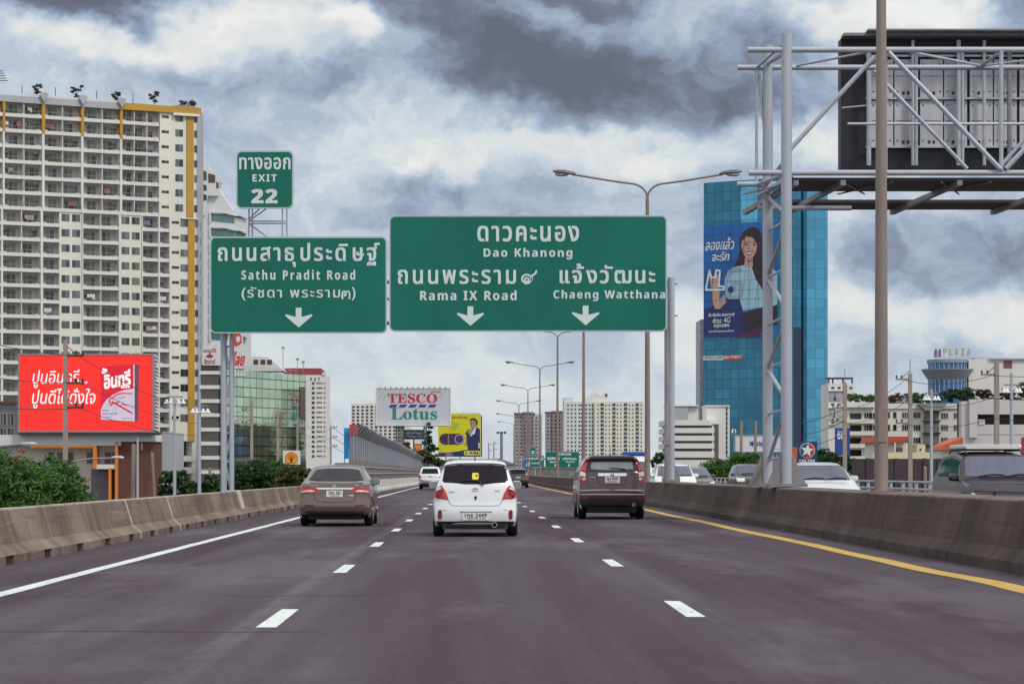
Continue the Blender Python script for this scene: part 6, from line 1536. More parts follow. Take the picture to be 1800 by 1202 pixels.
mb = MB(); mb.lathe([(rp_+.05, 0), (rp_+1.75, Z(649, D)-Z(667, D)), (rp_+1.75, Z(647.5, D)-Z(667, D)), (rp_+.05, Z(647, D)-Z(667, D))], (cxp, D+rp_, Z(667, D)), 'z', 28, cap=False); mb.build('flared_canopy', M('canopy_slate', (.22, .24, .30), .6), pz, smooth=30)
mb = MB()
for k in range(14):
    a = pi+pi*k/13; mb.tube((cxp+(rp_+.03)*cos(a), D+rp_+(rp_+.03)*sin(a), Z(690, D)), (cxp+(rp_+.03)*cos(a), D+rp_+(rp_+.03)*sin(a), Z(637, D)), .10, n=5)
mb.build('tower_mullion', M('mullion_pale', (.42, .50, .58), .5), pz)
lt = thing('rooftop_sign', 'gold standing letters PLAZA with a purple mark on the round blue tower', 'sign', (cxp, D+1, Z(631, D)))
F = FD(D+1.2); GOLD = M('letter_gold', (.42, .30, .10), .5, var=.15)
for ch, a in zip('PLAZA', (1658, 1668.5, 1678, 1689, 1699.5)):
    mb = MB(); ptext(mb, F, sans(ch), a, a+6.5, 612, 624.5, w=0, bold=.0, depth=.25); mb.build('letter', GOLD, lt)
for a in (1642, 1649): flat(lt, F, 'purple_mark', [(a, 627), (a-.5, 618), (a+2, 613), (a+4.5, 613), (a+5.5, 627)], M('mark_purple', (.20, .12, .22), .6), 0, .3)
mb = MB(); mb.box(F.U(1641), F.U(1706), D+1.25, D+1.4, Z(628, D), Z(627, D)); mb.build('sign_rail', GALV, lt)
for a in (1645, 1660, 1671, 1681, 1692, 1702): mb = MB(); mb.tube((F.U(a), D+1.32, Z(633, D)), (F.U(a), D+1.32, Z(613, D)), .05, n=4); mb.build('sign_strut', GALV, lt)
D = 330
F = FD(D)
hs = thing('small_house', 'small cream house with a red gabled roof behind the dark wall', 'house', (X(1572, D), D, GZ))
mb = MB(); mb.box(X(1537, D), X(1592, D), D, D+8, GZ, Z(778, D)); mb.build('wall', CREAM, hs)
mb = MB(); pprism(mb, F, [(1529, 778), (1536, 767), (1597, 767), (1588, 778)], -9, 1.0); mb.build('roof', ROOFR, hs)
for p in (1541, 1570, 1590): 
    mb = MB(); mb.box(X(p, D), X(p+2, D), D-1.0, D-.8, GZ, Z(778, D)); mb.build('porch_post', CREAM, hs)
reps(hs, 'window', F, [(F.U(p), F.V(p, 794)) for p in (1545, 1575, 1581)], win(.45, .55, 0, .04, .04), [GREYP, DKGL])
mb = MB(); mb.box(X(1600, D), X(1635, D), D-2, D+6, GZ, Z(795, D)); mb.box(X(1608, D), X(1622, D), D-1.9, D+4, Z(795, D), Z(781, D)); mb.box(X(1530, D), X(1600, D), D-2, D-1.6, GZ, Z(795, D)); mb.build('annex', M('annex_yellow', (.60, .54, .38), .8, var=.1), hs)
F4 = FD(D-1.9); reps(hs, 'window', F4, [(F4.U(1616), F4.V(1616, 793))], win(.3, .38, 0, .03, .03), [GREYP, DKGL])
rf = thing('small_house', 'house showing only an orange-red sloping roof above the dark SUV', 'house', (X(1675, D), D+20, GZ))
F4 = FD(D+20)
mb = MB(); pprism(mb, F4, [(1650, 790), (1656, 783), (1693, 768), (1693, 792)], -8, 0); mb.build('roof', M('roof_orange', (.46, .10, .045), .7, var=.2), rf)
mb = MB(); mb.box(X(1655, D+20), X(1692, D+20), D+21, D+27, GZ, Z(790, D+20)); mb.build('wall', PLASTER, rf)
D = 200
wl = thing('boundary_wall', 'dark plum boundary wall beyond the guard rail, below the red roofed house', 'wall', (X(1600, D), D, GZ))
mb = MB(); mb.box(X(1498, D), X(1720, D), D, D+.3, GZ, Z(806, D)); mb.build('wall', M('wall_plum', (.052, .036, .046), .85, var=.3, scale=.3), wl)
mb = MB()
for k in range(9): xx = X(1500+k*25, D); mb.box(xx-.12, xx+.12, D-.1, D, GZ, Z(805, D))
mb.build('pilaster', _M['wall_plum'], wl)

# ---- building under the red screen, left
D = 236
F = FD(D)
bb = thing('shop_building', 'low building with brown cladding, orange frames and white fascia under the red screen', 'building', (X(150, D), D, GZ))
mb = MB(); mb.box(X(-60, D), X(207, D), D+1.5, D+14, GZ, Z(770, D)); mb.build('wall', PLASTER, bb)
mb = MB(); mb.box(X(-60, D), X(213, D), D-.3, D+14, Z(783, D), Z(764, D)); mb.column([(X(213, D), D-.3), (X(266, D), D-.3), (X(281, D), D+1.2), (X(281, D), D+14), (X(213, D), D+14)], Z(776, D), Z(764, D)); mb.build('fascia', M('fascia_white', (.56, .58, .63), .7, var=.06), bb)
mb = MB(); mb.column([(X(208.5, D), D), (X(264, D), D), (X(281, D), D+1.5), (X(281, D), D+13.9), (X(208.5, D), D+13.9)], GZ, Z(776, D)-.002); mb.build('brown_cladding', BRICK, bb)
mb = MB(); mb.box(X(281, D)+.003, X(293, D), D+1.6, D+14, GZ, Z(758, D)); mb.build('grey_wing', GREYP, bb)
for a, b, c, d in ((203.5, 208.3, 776, 900), (165, 171, 783, 822), (192, 196.5, 822, 900), (120, 124, 822, 900)):
    mb = MB(); mb.box(X(a, D), X(b, D), D-.5, D+1.4, Z(d, D), Z(c, D)-.003); mb.build('orange_frame', ORANGE, bb)
mb = MB(); mb.box(X(55, D), X(165, D), D-.5, D+1.4, Z(787, D), Z(783, D)-.003); mb.build('orange_frame', ORANGE, bb)
mb = MB(); mb.box(X(165, D), X(204, D), D-.4, D+1.4, Z(824, D), Z(816, D)); mb.build('balcony', PLASTER, bb)
F4 = FD(D+1.5)
reps(bb, 'window', F4, [(F4.U(p), F4.V(p, 815)) for p in (84, 100, 118, 152, 184, 196)], win(.62, 1.1, 0, .06, .05), [GREYP, DKGL])
reps(bb, 'window', F4, [(F4.U(p), F4.V(p, 868)) for p in (165, 178, 186)], win(.45, 1.7, 0, .06, .05), [GREYP, DKGL])
mb = MB(); mb.box(X(157, D), X(192, D), D+1.2, D+1.45, GZ, Z(824, D)-.01); mb.build('grey_panel', M('panel_slate', (.15, .15, .18), .7, var=.15), bb)
F4 = FD(D-.003)
for a, b in ((247, 775.5),): 
    mb = MB(); mb.fbox(FD(D), X(247.5, D), X(251, D), Z(791, D), Z(779, D), 0, .05)
    for zz in (783, 787): mb.fbox(FD(D), X(247.5, D), X(251, D), Z(zz+.5, D), Z(zz, D), .05, .06)
    mb.build('wall_vent', M('vent_pale', (.40, .33, .31), .7), bb)
D = 300
db = thing('office_building', 'dark grey glass-fronted block at the far left below the condominium', 'building', (X(0, D), D, GZ))
mb = MB(); mb.box(X(-70, D), X(28, D), D, D+10, GZ, Z(709, D)); mb.build('wall', M('block_slate', (.11, .11, .14), .5, var=.2, scale=.3), db)
mb = MB(); mb.box(X(-70, D), X(29, D), D-.2, D+10.2, Z(709, D), Z(705, D)); mb.build('roof', M('roof_dull_red', (.13, .04, .045), .7), db)
F = FD(D); reps(db, 'window', F, [(F.U(p), F.V(p, y)) for y in (748, 774) for p in (-40, -20, 0, 13)], win(.8, 1.5, 1, .05, .04), [GREYP, DKGL])
# ================================================================ billboards and signs
def frame_ring(mb, F, a, b, c, d, t, w0, w1):      # photo pixel box, border t metres
    u0, u1, v0, v1 = F.U(a), F.U(b), F.V(a, d), F.V(a, c)
    mb.fbox(F, u0-t, u1+t, v1, v1+t, w0, w1); mb.fbox(F, u0-t, u1+t, v0-t, v0, w0, w1); mb.fbox(F, u0-t, u0, v0, v1, w0, w1); mb.fbox(F, u1, u1+t, v0, v1, w0, w1)
D = 235.0
F = FD(D)
rb = thing('billboard', 'bright red screen billboard showing a red and white cement box and Thai script', 'billboard', (X(153, D), D, Z(763, D)))
mb = MB(); mb.fbox(F, F.U(33), F.U(273), F.V(33, 760), F.V(33, 622), -.9, -.02); mb.build('case', GREYP, rb)
LEDR = M('screen_red', (.86, .022, .016), .5, var=.06, scale=.15, emit=.34)
LEDW = M('screen_white', (.85, .82, .86), .5, var=.03, emit=.35)
LEDC = M('screen_crimson', (.62, .006, .028), .5, var=.06, emit=.35)
LEDL = M('screen_lilac', (.55, .50, .64), .5, var=.15, scale=.6, emit=.3)
LEDS = M('screen_shade', (.16, .055, .10), .5, var=.3, emit=.2)
flat(rb, F, 'screen', [(34.5, 757), (34.5, 624.5), (268, 623.5), (268, 757)], LEDR, -.02, .02)
K6 = 6.667
r_ = lambda L_: [(20+a/K6, 610+b/K6) for a, b in L_]
for s_, a, b, c, d in (('ปูนอินทรี...', 250, 895, 262, 480), ('ปูนดีได้ดั่งใจ', 245, 985, 480, 718)):
    mb = MB(); ptext(mb, F, s_, 20+a/K6, 20+b/K6, 610+c/K6, 610+d/K6, w=.021, bold=.008, slant=.14, depth=.006); mb.build('lettering', LEDW, rb)
flat(rb, F, 'box_front', r_([(1052, 850), (1052, 232), (1440, 200), (1443, 872)]), LEDC, .02, .03)
flat(rb, F, 'box_side', r_([(1443, 872), (1440, 200), (1496, 212), (1487, 862)]), LEDS, .02, .031)
flat(rb, F, 'box_label', r_([(1050, 848), (1050, 735), (1075, 670), (1115, 615), (1170, 572), (1240, 530), (1330, 500), (1432, 486), (1434, 868)]), LEDL, .03, .036)
flat(rb, F, 'box_edge', r_([(1432, 868), (1430, 205), (1443, 200), (1446, 872)]), LEDL, .031, .037)
for s_, a, b, c, d, rs in (('อินทรี', 1085, 1400, 262, 470, .17), ('แดง', 1285, 1392, 424, 480, .08)):
    mb = MB(); ptext(mb, F, s_, 20+a/K6, 20+b/K6, 610+c/K6+3, 610+d/K6, w=.037, bold=.045, rise=rs, depth=.006); mb.build('lettering', LEDW, rb)
mb = MB(); mb.fprism(F, [(F.U(a), F.V(a, b)) for a, b in r_([(1062, 310), (1062, 262), (1075, 242), (1090, 250), (1112, 252), (1126, 275), (1118, 298), (1095, 310)])], .03, .037); mb.build('heart_mark', LEDW, rb)
mb = MB()
for pl, hw in (([(1415, 545), (1300, 540), (1232, 556), (1205, 585), (1165, 597), (1146, 632), (1172, 686), (1186, 660), (1262, 645)], .055), ([(1176, 640), (1240, 672), (1412, 772)], .075), ([(1252, 592), (1290, 598), (1338, 580)], .03), ([(1255, 690), (1310, 668), (1365, 682)], .03), ([(1300, 655), (1330, 690)], .02)):
    stroke(mb, F, [(F.U(a), F.V(a, b)) for a, b in r_(pl)], hw, .037, .042)
mb.build('eagle_mark', LEDC, rb)
for s_, a, b, c, d in (('ตราเพชร', 1062, 1140, 735, 750), ('ขนาด งาน ทำ', 1062, 1235, 765, 790), ('มาตรฐาน', 1095, 1172, 815, 828), ('น้ำหนัก 40 กก.', 1300, 1415, 826, 840)):
    mb = MB(); ptext(mb, F, s_, 20+a/K6, 20+b/K6, 610+c/K6, 610+d/K6, w=.037, bold=.02, depth=.004); mb.build('lettering', INK, rb)
mb = MB(); frame_ring(mb, F, 34.5, 268, 624, 757, .13, -.02, .07); mb.build('frame', M('case_grey', (.26, .24, .27), .6, var=.1), rb)
mb = MB()
for k in range(22): zz = Z(625+6.1*k, D); mb.hexa([(X(273, D), D-.1, zz), (X(279.5, D), D+.1, zz-.12), (X(279.5, D), D+.9, zz-.12), (X(273, D), D+.9, zz), (X(273, D), D-.1, zz-.10), (X(279.5, D), D+.1, zz-.22), (X(279.5, D), D+.9, zz-.22), (X(273, D), D+.9, zz-.10)])
mb.build('louvres', PLASTER, rb)
mb = MB(); mb.fbox(F, F.U(33), F.U(279), F.V(33, 764.5), F.V(33, 760), -.9, .12); mb.build('lower_ledge', DARK, rb)

D = 500.0
F = FD(D)
tb = thing('billboard', 'large white billboard with red and green supermarket lettering and five blue dashes', 'billboard', (X(726, D), D, GZ))
flat(tb, F, 'panel', [(662.5, 747), (662.5, 683.5), (790.5, 683.5), (790.5, 747)], M('billboard_white', (.50, .51, .57), .6, var=.06, scale=.1), -1.2, 0)
mb = MB(); frame_ring(mb, F, 662.5, 790.5, 683.5, 747, .25, -1.2, .08); mb.build('frame', PLASTER, tb)
TRED = M('letter_red', (.50, .022, .045), .5, var=.05); TGRN = M('letter_green', (.018, .21, .17), .5, var=.05); TNAV = M('letter_navy', (.020, .040, .22), .5, var=.05)
mb = MB(); ptext(mb, F, serif('TESCO'), 682, 768.5, 691.5, 708.5, w=.01, bold=.012); mb.build('lettering', TRED, tb)
mb = MB(); ptext(mb, F, serif('Lotus'), 687, 768.5, 716.5, 737.4, w=.01, bold=.012); mb.build('lettering', TGRN, tb)
for k in range(5): a = 683+17.2*k; flat(tb, F, 'blue_dash', [(a, 715.7), (a+4, 710.8), (a+16, 710.8), (a+12, 715.7)], TNAV, 0, .05)
mb = MB(); ptext(mb, F, 'เทสโก้ โลตัส', 757.5, 775, 686.5, 690, w=.01, bold=.03); mb.build('lettering', TRED, tb)
TRS = M('truss_green', (.085, .125, .13), .6, var=.2)
for a, b in ((697, 701.5), (705, 709), (745.5, 749.5)):
    mb = MB()
    for p in (a, b):
        for yy in (D-.9, D-.2): mb.tube((X(p, D), yy, GZ), (X(p, D), yy, Z(748, D)), .13, n=5)
    for k in range(9):
        za, zb_ = Z(748+9*k, D), Z(757+9*k, D); mb.tube((X(a, D), D-.9, za), (X(b, D), D-.9, zb_), .07, n=4); mb.tube((X(b, D), D-.9, za), (X(a, D), D-.9, za), .07, n=4)
    mb.build('truss_leg', TRS, tb)
mb = MB()
for k in range(13): xx = X(668+9.6*k, D); mb.tube((xx, D-.3, Z(683, D)), (xx, D-1.2, Z(680.5, D)), .06, n=4); mb.box(xx-.12, xx+.12, D-1.4, D-1.1, Z(681, D), Z(680, D))
mb.build('top_lamp', DARK, tb)
mb = MB(); mb.box(X(660, D), X(792, D), D-1.6, D+.2, Z(749, D), Z(748, D)); mb.build('catwalk', GALV, tb)
D = 506.0
F = FD(D)
gbd = thing('billboard', 'small dark green board with pale script below the tall white billboard', 'billboard', (X(730, D), D, GZ))
flat(gbd, F, 'panel', [(709, 772), (709, 755), (745, 755), (745, 772)], M('board_teal', (.045, .095, .085), .6, var=.15), -.4, 0)
for s_, c, d in (('บริการล้างรถ', 758, 763), ('เปิดทุกวัน', 765, 769)):
    mb = MB(); ptext(mb, F, s_, 713, 742, c, d, w=.01, bold=.03, slant=.2); mb.build('lettering', SIGN_W, gbd)
flat(gbd, F, 'post', [(726, 830), (726, 772), (728.5, 772), (728.5, 830)], TRS, -.4, -.1)
D = 560.0
F = FD(D)
msg = thing('restaurant_sign', 'small red sign with a yellow double-arch letter M beside dry shrubs', 'sign', (X(734, D), D, GZ))
flat(msg, F, 'panel', [(726, 795), (726, 779.5), (741.5, 779.5), (741.5, 795)], M('sign_brick_red', (.42, .075, .035), .5, var=.1), -.4, 0)
flat(msg, F, 'top_panel', [(727.5, 779), (727.5, 772.5), (743, 772.5), (743, 779)], SIGN_W, -.4, -.05)
mb = MB(); T_ = lambda L_: [(F.U(a), F.V(a, b)) for a, b in L_]
stroke(mb, F, T_([(728, 793), (728.8, 786), (730.3, 782.5), (732, 784), (733.7, 790), (735.4, 784), (737.1, 782.5), (738.6, 786), (739.4, 793)]), .11, 0, .05); mb.build('arch_letter', M('sign_yellow', (.72, .42, .03), .5, var=.05), msg)
flat(msg, F, 'post', [(732.5, 840), (732.5, 795), (735, 795), (735, 840)], TRS, -.3, -.05)

D = 520.0
F = FD(D)
yb_ = thing('billboard', 'yellow billboard with a man in dark suit holding a microphone', 'billboard', (X(808, D), D, GZ))
YEL = M('board_yellow', (.62, .60, .012), .5, var=.08, scale=.2); NAVY = M('board_navy', (.020, .022, .10), .5, var=.2); PUR = M('board_purple', (.055, .025, .10), .5, var=.25, scale=.5)
SKN = M('board_skin', (.38, .22, .20), .6, var=.1); OLV = M('board_olive', (.36, .36, .10), .6, var=.2); ORN = M('board_orange', (.48, .20, .02), .6, var=.1)
KY = 12.02
y_ = lambda L_: [(760+a/KY, 715+b/KY) for a, b in L_]
flat(yb_, F, 'panel', [(770, 802.5), (770, 727), (845, 727), (845, 802.5)], YEL, -.6, 0)
flat(yb_, F, 'edge', [(845.3, 803), (845.3, 729), (847.3, 731), (847.3, 803)], DARK, -1.4, -.05)
flat(yb_, F, 'navy_wave', y_([(130, 1048), (130, 965), (300, 965), (500, 945), (740, 900), (1010, 900), (1010, 1048)]), NAVY, 0, .02)
flat(yb_, F, 'capsule', [(760+a/KY, 715+b/KY) for a, b in [(265+115*cos(t), 680-118*sin(t)) for t in [pi/2+pi*i/10 for i in range(11)]]+[(560+120*cos(t), 680-118*sin(t)) for t in [-pi/2+pi*i/10 for i in range(11)]]], PUR, 0, .02)
mb = MB(); n = 24
for i in range(n):
    a, b = 2*pi*i/n, 2*pi*(i+1)/n-.06; T2 = lambda r, t: y_([(570+r*cos(t), 680+r*sin(t))])[0]
    pprism(mb, F, [T2(100, a), T2(100, b), T2(86, b), T2(86, a)], .02, .04)
mb.build('dial_ring', SIGN_W, yb_)
flat(yb_, F, 'dial', y_([(570+82*cos(2*pi*k/20), 680+82*sin(2*pi*k/20)) for k in range(20)]), M('board_violet', (.07, .02, .15), .5, var=.2), .02, .03)
flat(yb_, F, 'slider', y_([(330, 790), (330, 570), (348, 570), (348, 790)]), SKN, .02, .03)
flat(yb_, F, 'suit', y_([(720, 560), (735, 480), (830, 470), (870, 480), (920, 420), (1005, 470), (1012, 900), (755, 900), (720, 720)]), NAVY, .02, .04)
flat(yb_, F, 'shirt', y_([(800, 470), (865, 480), (930, 410), (900, 560), (860, 590), (820, 560)]), SIGN_W, .04, .05)
flat(yb_, F, 'face', y_([(795, 300), (800, 270), (870, 250), (935, 290), (935, 380), (915, 430), (880, 468), (845, 460), (815, 420), (800, 370)]), SKN, .05, .06)
flat(yb_, F, 'hair', y_([(790, 300), (800, 255), (850, 236), (910, 245), (952, 290), (960, 350), (935, 402), (918, 340), (905, 290), (850, 275)]), DARK, .06, .07)
flat(yb_, F, 'eye', y_([(800, 345), (815, 332), (850, 335), (830, 352)]), DARK, .06, .068)
flat(yb_, F, 'bow_tie', y_([(805, 490), (805, 465), (835, 478), (865, 465), (865, 495), (835, 488)]), DARK, .05, .06)
flat(yb_, F, 'hand', y_([(740, 520), (755, 470), (800, 460), (850, 500), (845, 560), (800, 590), (760, 570)]), SKN, .06, .075)
flat(yb_, F, 'microphone', y_([(690, 570), (730, 500), (750, 515), (715, 575)]), DARK, .06, .08)
flat(yb_, F, 'cuff', y_([(795, 605), (830, 555), (852, 575), (815, 625)]), SIGN_W, .06, .08)
flat(yb_, F, 'cuff', y_([(972, 870), (972, 755), (998, 755), (998, 870)]), SIGN_W, .04, .06)
flat(yb_, F, 'hand', y_([(685, 760), (715, 735), (740, 780), (730, 815), (700, 815)]), SKN, .04, .06)
flat(yb_, F, 'pill', y_([(665, 975), (672, 940), (695, 925), (985, 925), (1000, 945), (1000, 1005), (985, 1022), (695, 1022), (672, 1010)]), M('board_pale_yellow', (.66, .58, .16), .5, var=.1), .02, .04)
mb = MB(); ptext(mb, F, sans('EAJ'), 760+790/KY, 760+970/KY, 715+945/KY, 715+1005/KY, w=.04, bold=.03); ptext(mb, F, 'II', 760+695/KY, 760+735/KY, 715+955/KY, 715+1000/KY, w=.04, bold=.03); mb.build('lettering', INK, yb_)
mb = MB(); ptext(mb, F, 'ถูกถามถึงทาบบุญ', 760+415/KY, 760+750/KY, 715+188/KY, 715+265/KY, w=.01, bold=.05); mb.build('lettering', ORN, yb_)
for a, b, c, d, s_ in ((385, 520, 305, 335, 'เรื่องนี้'), (395, 490, 480, 502, 'ฟังดี')):
    mb = MB(); ptext(mb, F, s_, 760+a/KY, 760+b/KY, 715+c/KY, 715+d/KY, w=.01, bold=.02); mb.build('lettering', OLV, yb_)
for c in (355, 385, 415, 445): flat(yb_, F, 'text_bar', y_([(385, c+16), (385, c), (590-(c-355)*.6, c), (590-(c-355)*.6, c+16)]), OLV, 0, .012)
flat(yb_, F, 'badge', y_([(275, 1035), (280, 985), (350, 970), (430, 985), (438, 1030), (350, 1042)]), M('board_mauve', (.25, .17, .26), .5, var=.2), .02, .035)
for a in (783, 808, 834): flat(yb_, F, 'leg', [(a, 850), (a, 802.6), (a+1.6, 802.6), (a+1.6, 850)], TRS, -.9, -.5)
mb = MB()
for k in range(9): xx = F.U(798+5.4*k); mb.tube((xx, D-.1, Z(726.5, D)), (xx, D-.8, Z(725, D)), .05, n=4)
mb.build('top_lamp', DARK, yb_)

D = 150.0
F = FD(D)
bp = thing('advert_panel', 'plain bright blue hoarding panel at the near end of the noise wall', 'hoarding', (X(610, D), D, GZ))
flat(bp, F, 'panel', [(604.5, 806), (604.5, 752), (615, 752), (615, 806)], M('panel_azure', (.012, .27, .62), .5, var=.08), -.15, 0); flat(bp, F, 'leg', [(605, 900), (605, 806), (606.5, 806), (606.5, 900)], GALV_D, -.12, -.03)
F = FD(D-.4)
rp2 = thing('advert_panel', 'small dull red panel on a post in front of the blue hoarding', 'hoarding', (X(620, D), D-.4, GZ))
flat(rp2, F, 'panel', [(614, 766), (614, 745.5), (628.5, 745.5), (628.5, 766)], M('panel_brick', (.36, .06, .045), .6, var=.25, scale=2), -.12, 0); flat(rp2, F, 'post', [(616, 900), (616, 766), (618.5, 766), (618.5, 900)], GALV_D, -.1, -.02)
flat(rp2, F, 'figure_print', [(619, 765), (618, 756), (621, 750), (624, 752), (626, 765)], M('print_mauve', (.20, .09, .10), .6), 0, .01)
# fuel station signs
D = 205.0
F = FD(D)
sh = thing('fuel_sign', 'white square sign with a yellow and red scallop shell above the bushes', 'sign', (X(512, D), D, GZ))
flat(sh, F, 'panel', [(497.5, 816), (497.5, 791.5), (527.5, 791.5), (527.5, 816)], M('sign_panel_bright', (.66, .68, .70), .5, var=.04), -.5, 0)
SHY = M('shell_yellow', (.72, .36, .02), .5, var=.06); SHR = M('shell_red', (.50, .03, .02), .5, var=.06)
c_ = (512.2, 806.5); T_ = lambda L_: [(c_[0]+a, c_[1]+b) for a, b in L_]
out = [(11.5*cos(t)*(1+.03*cos(9*t)), -12.6*sin(t)*(1+.03*cos(9*t))) for t in [pi*(-.12)+pi*1.24*i/28 for i in range(29)]]
flat(sh, F, 'shell_rim', T_([(4.2, 8.0), ]+out+[(-4.2, 8.0)]), SHR, 0, .02)
flat(sh, F, 'shell', T_([(3.6, 7.2)]+[(a*.90, b*.90) for a, b in out]+[(-3.6, 7.2)]), SHY, .02, .04)
mb = MB()
for k in range(-3, 4):
    a = pi/2+k*.34; stroke(mb, F, [(F.U(c_[0]+1.0*k*.5), F.V(c_[0], c_[1]+6)), (F.U(c_[0]+9.6*cos(a)), F.V(c_[0], c_[1]-10.2*sin(a)))], .022, .04, .05)
mb.build('shell_rib', SHR, sh); flat(sh, F, 'post', [(508, 900), (508, 816), (516, 816), (516, 900)], GALV, -.4, -.1)
D = 165.0
F = FD(D)
cx2 = thing('fuel_sign', 'navy sign with a red and white star disc in front of the blue tower', 'sign', (X(1419, D), D, GZ))
flat(cx2, F, 'panel', [(1402, 850), (1402, 776), (1436.5, 776), (1436.5, 850)], M('sign_navy', (.020, .032, .095), .4, var=.12), -.4, 0)
c_ = (1419, 791.5)
dsk = lambda r: [(c_[0]+r*cos(2*pi*k/30), c_[1]+r*sin(2*pi*k/30)) for k in range(30)]
flat(cx2, F, 'disc_rim', dsk(13.6), SIGN_W, 0, .02); flat(cx2, F, 'disc', dsk(12.7), M('disc_red', (.50, .02, .04), .4, var=.06), .02, .035)
half = [(c_[0]+12.7*cos(t), c_[1]+12.7*sin(t)) for t in [pi*.5+.25+pi*i/14 for i in range(15)]]
flat(cx2, F, 'disc_blue', half, M('disc_blue', (.03, .07, .22), .4, var=.06), .035, .042)
star = []
for k in range(10):
    r = 12.2 if k % 2 == 0 else 4.9; a = -pi/2+.12+pi*k/5; star.append((c_[0]+r*cos(a), c_[1]+r*sin(a)))
flat(cx2, F, 'star', star, SIGN_W, .042, .06)
mb = MB(); ptext(mb, F, sans('CALTEX'), 1405, 1433, 807, 812.5, w=.005, bold=.02); mb.build('lettering', SIGN_W, cx2)
ob_ = thing('advert_panel', 'plain orange board left of the navy star sign', 'hoarding', (X(1398, D), D+3, GZ)); F = FD(D+3)
flat(ob_, F, 'panel', [(1390, 820), (1390, 786), (1404, 786), (1404, 820)], M('panel_orange', (.50, .12, .03), .6, var=.15), -.3, 0); flat(ob_, F, 'leg', [(1396, 860), (1396, 820), (1398, 820), (1398, 860)], GALV_D, -.25, -.05)
D = 300.0
F = FD(D)
kb = thing('billboard', 'white billboard with a navy star logo behind two brown poles', 'billboard', (X(1322, D), D, GZ))
flat(kb, F, 'panel', [(1293, 793), (1293, 766), (1372, 766), (1372, 793)], M('billboard_pale', (.56, .57, .62), .6, var=.06), -.4, 0)
c_ = (1322, 779.5); star = []
for k in range(10):
    r = 6.5 if k % 2 == 0 else 2.6; a = -pi/2+.3+pi*k/5; star.append((c_[0]+r*cos(a), c_[1]+r*sin(a)))
flat(kb, F, 'star_logo', star, TNAV, 0, .03); mb = MB(); ptext(mb, F, sans('KNOCK'), 1329, 1358, 776, 783.5, w=.01, bold=.02); mb.build('lettering', TNAV, kb)
for a in (1300, 1335, 1365): flat(kb, F, 'leg', [(a, 860), (a, 793), (a+2, 793), (a+2, 860)], GALV_D, -.35, -.05)
mb = MB(); frame_ring(mb, F, 1293, 1372, 766, 793, .08, -.3, .05); mb.build('frame', GALV, kb)
cg = thing('advert_panel', 'small round white sign with dark rim left of the star logo billboard', 'sign', (X(1290, D), D-2, GZ)); F = FD(D-2)
flat(cg, F, 'disc', [(1290+4.2*cos(2*pi*k/18), 758+4.6*sin(2*pi*k/18)) for k in range(18)], SIGN_W, -.1, 0); flat(cg, F, 'mark', [(1288, 762), (1290, 757), (1288.5, 754.5), (1291.5, 754.5), (1292, 762)], DARK, 0, .02); flat(cg, F, 'post', [(1289.4, 860), (1289.4, 762.6), (1290.6, 762.6), (1290.6, 860)], GALV_D, -.09, -.02)

# ---- far gantry with small green signs
D = 430.0
fg = thing('sign_gantry', 'far grey gantry carrying small green signs between the hatchback and the plum SUV', 'gantry', (X(960, D), D, 0))
F = FD(D)
for a, t in ((916, 800), (940, 790), (1024, 795)): flat(fg, F, 'post', [(a, 844), (a, t), (a+1.5, t), (a+1.5, 844)], GALV, -.35, -.2)
flat(fg, F, 'beam', [(914, 808), (914, 805), (1026, 805), (1026, 808)], GALV, -.5, -.25)
def small_sign(label, a, b, c, d, rows_, arr):
    t = thing('direction_sign', label, 'road sign', (X((a+b)/2, D), D, Z(d, D)))
    flat(t, F, 'border', [(a, d), (a, c), (b, c), (b, d)], SIGN_E, -.15, 0); flat(t, F, 'panel', [(a+.5, d-.5), (a+.5, c+.5), (b-.5, c+.5), (b-.5, d-.5)], SIGN_G, 0, .01)
    for s_, x0, x1, y0, y1 in rows_:
        mb = MB(); ptext(mb, F, s_, x0, x1, y0, y1, w=.011, bold=.04); mb.build('lettering', SIGN_W, t)
    for x in arr: flat(t, F, 'arrow', [(x-2.4, 817.2), (x-.6, 817), (x-.6, 814.5), (x+.6, 814.5), (x+.6, 817), (x+2.4, 817.2), (x, 820)], SIGN_W, .01, .02)
small_sign('small far green sign with two down arrows between the street lamp poles', 959, 1018, 793.5, 822, [('ดาวคะนอง', 978, 1004, 796, 800), ('ถนนพระราม', 962, 984, 803, 808), ('แจ้งวัฒนะ', 989, 1014, 803, 808), (sans('Rama IX'), 966, 980, 810, 813), (sans('Chaeng'), 994, 1010, 810, 813)], (976, 1000))
small_sign('small far green sign left of the two-arrow far sign', 921, 956.5, 800.5, 821, [('สาธุประดิษฐ์', 923, 955, 803, 809), (sans('Road'), 931, 947, 812, 815)], ())
small_sign('tiny far green exit sign standing above the far left green sign', 931, 942, 786, 799.5, [(sans('22'), 933.5, 939.5, 792, 797)], ())
F = FD(D-60)
blu = thing('direction_sign', 'small blue square road sign left of the far green signs', 'road sign', (X(928, D-60), D-60, 0))
flat(blu, F, 'panel', [(921, 823), (921, 807), (934, 807), (934, 823)], M('sign_blue', (.05, .11, .30), .5, var=.1), -.1, 0); flat(blu, F, 'post', [(926.5, 846), (926.5, 823), (928.5, 823), (928.5, 846)], GALV, -.1, -.02)
mb = MB(); mb.fprism(F, [(F.U(a), F.V(a, b)) for a, b in ((924, 819), (927, 811), (928, 815), (931, 810), (931, 819))], 0, .012); mb.build('symbol', SIGN_W, blu)
hw = thing('boundary_wall', 'low grey-green wall running below the small far green signs', 'wall', (X(980, D+40), D+40, 0))
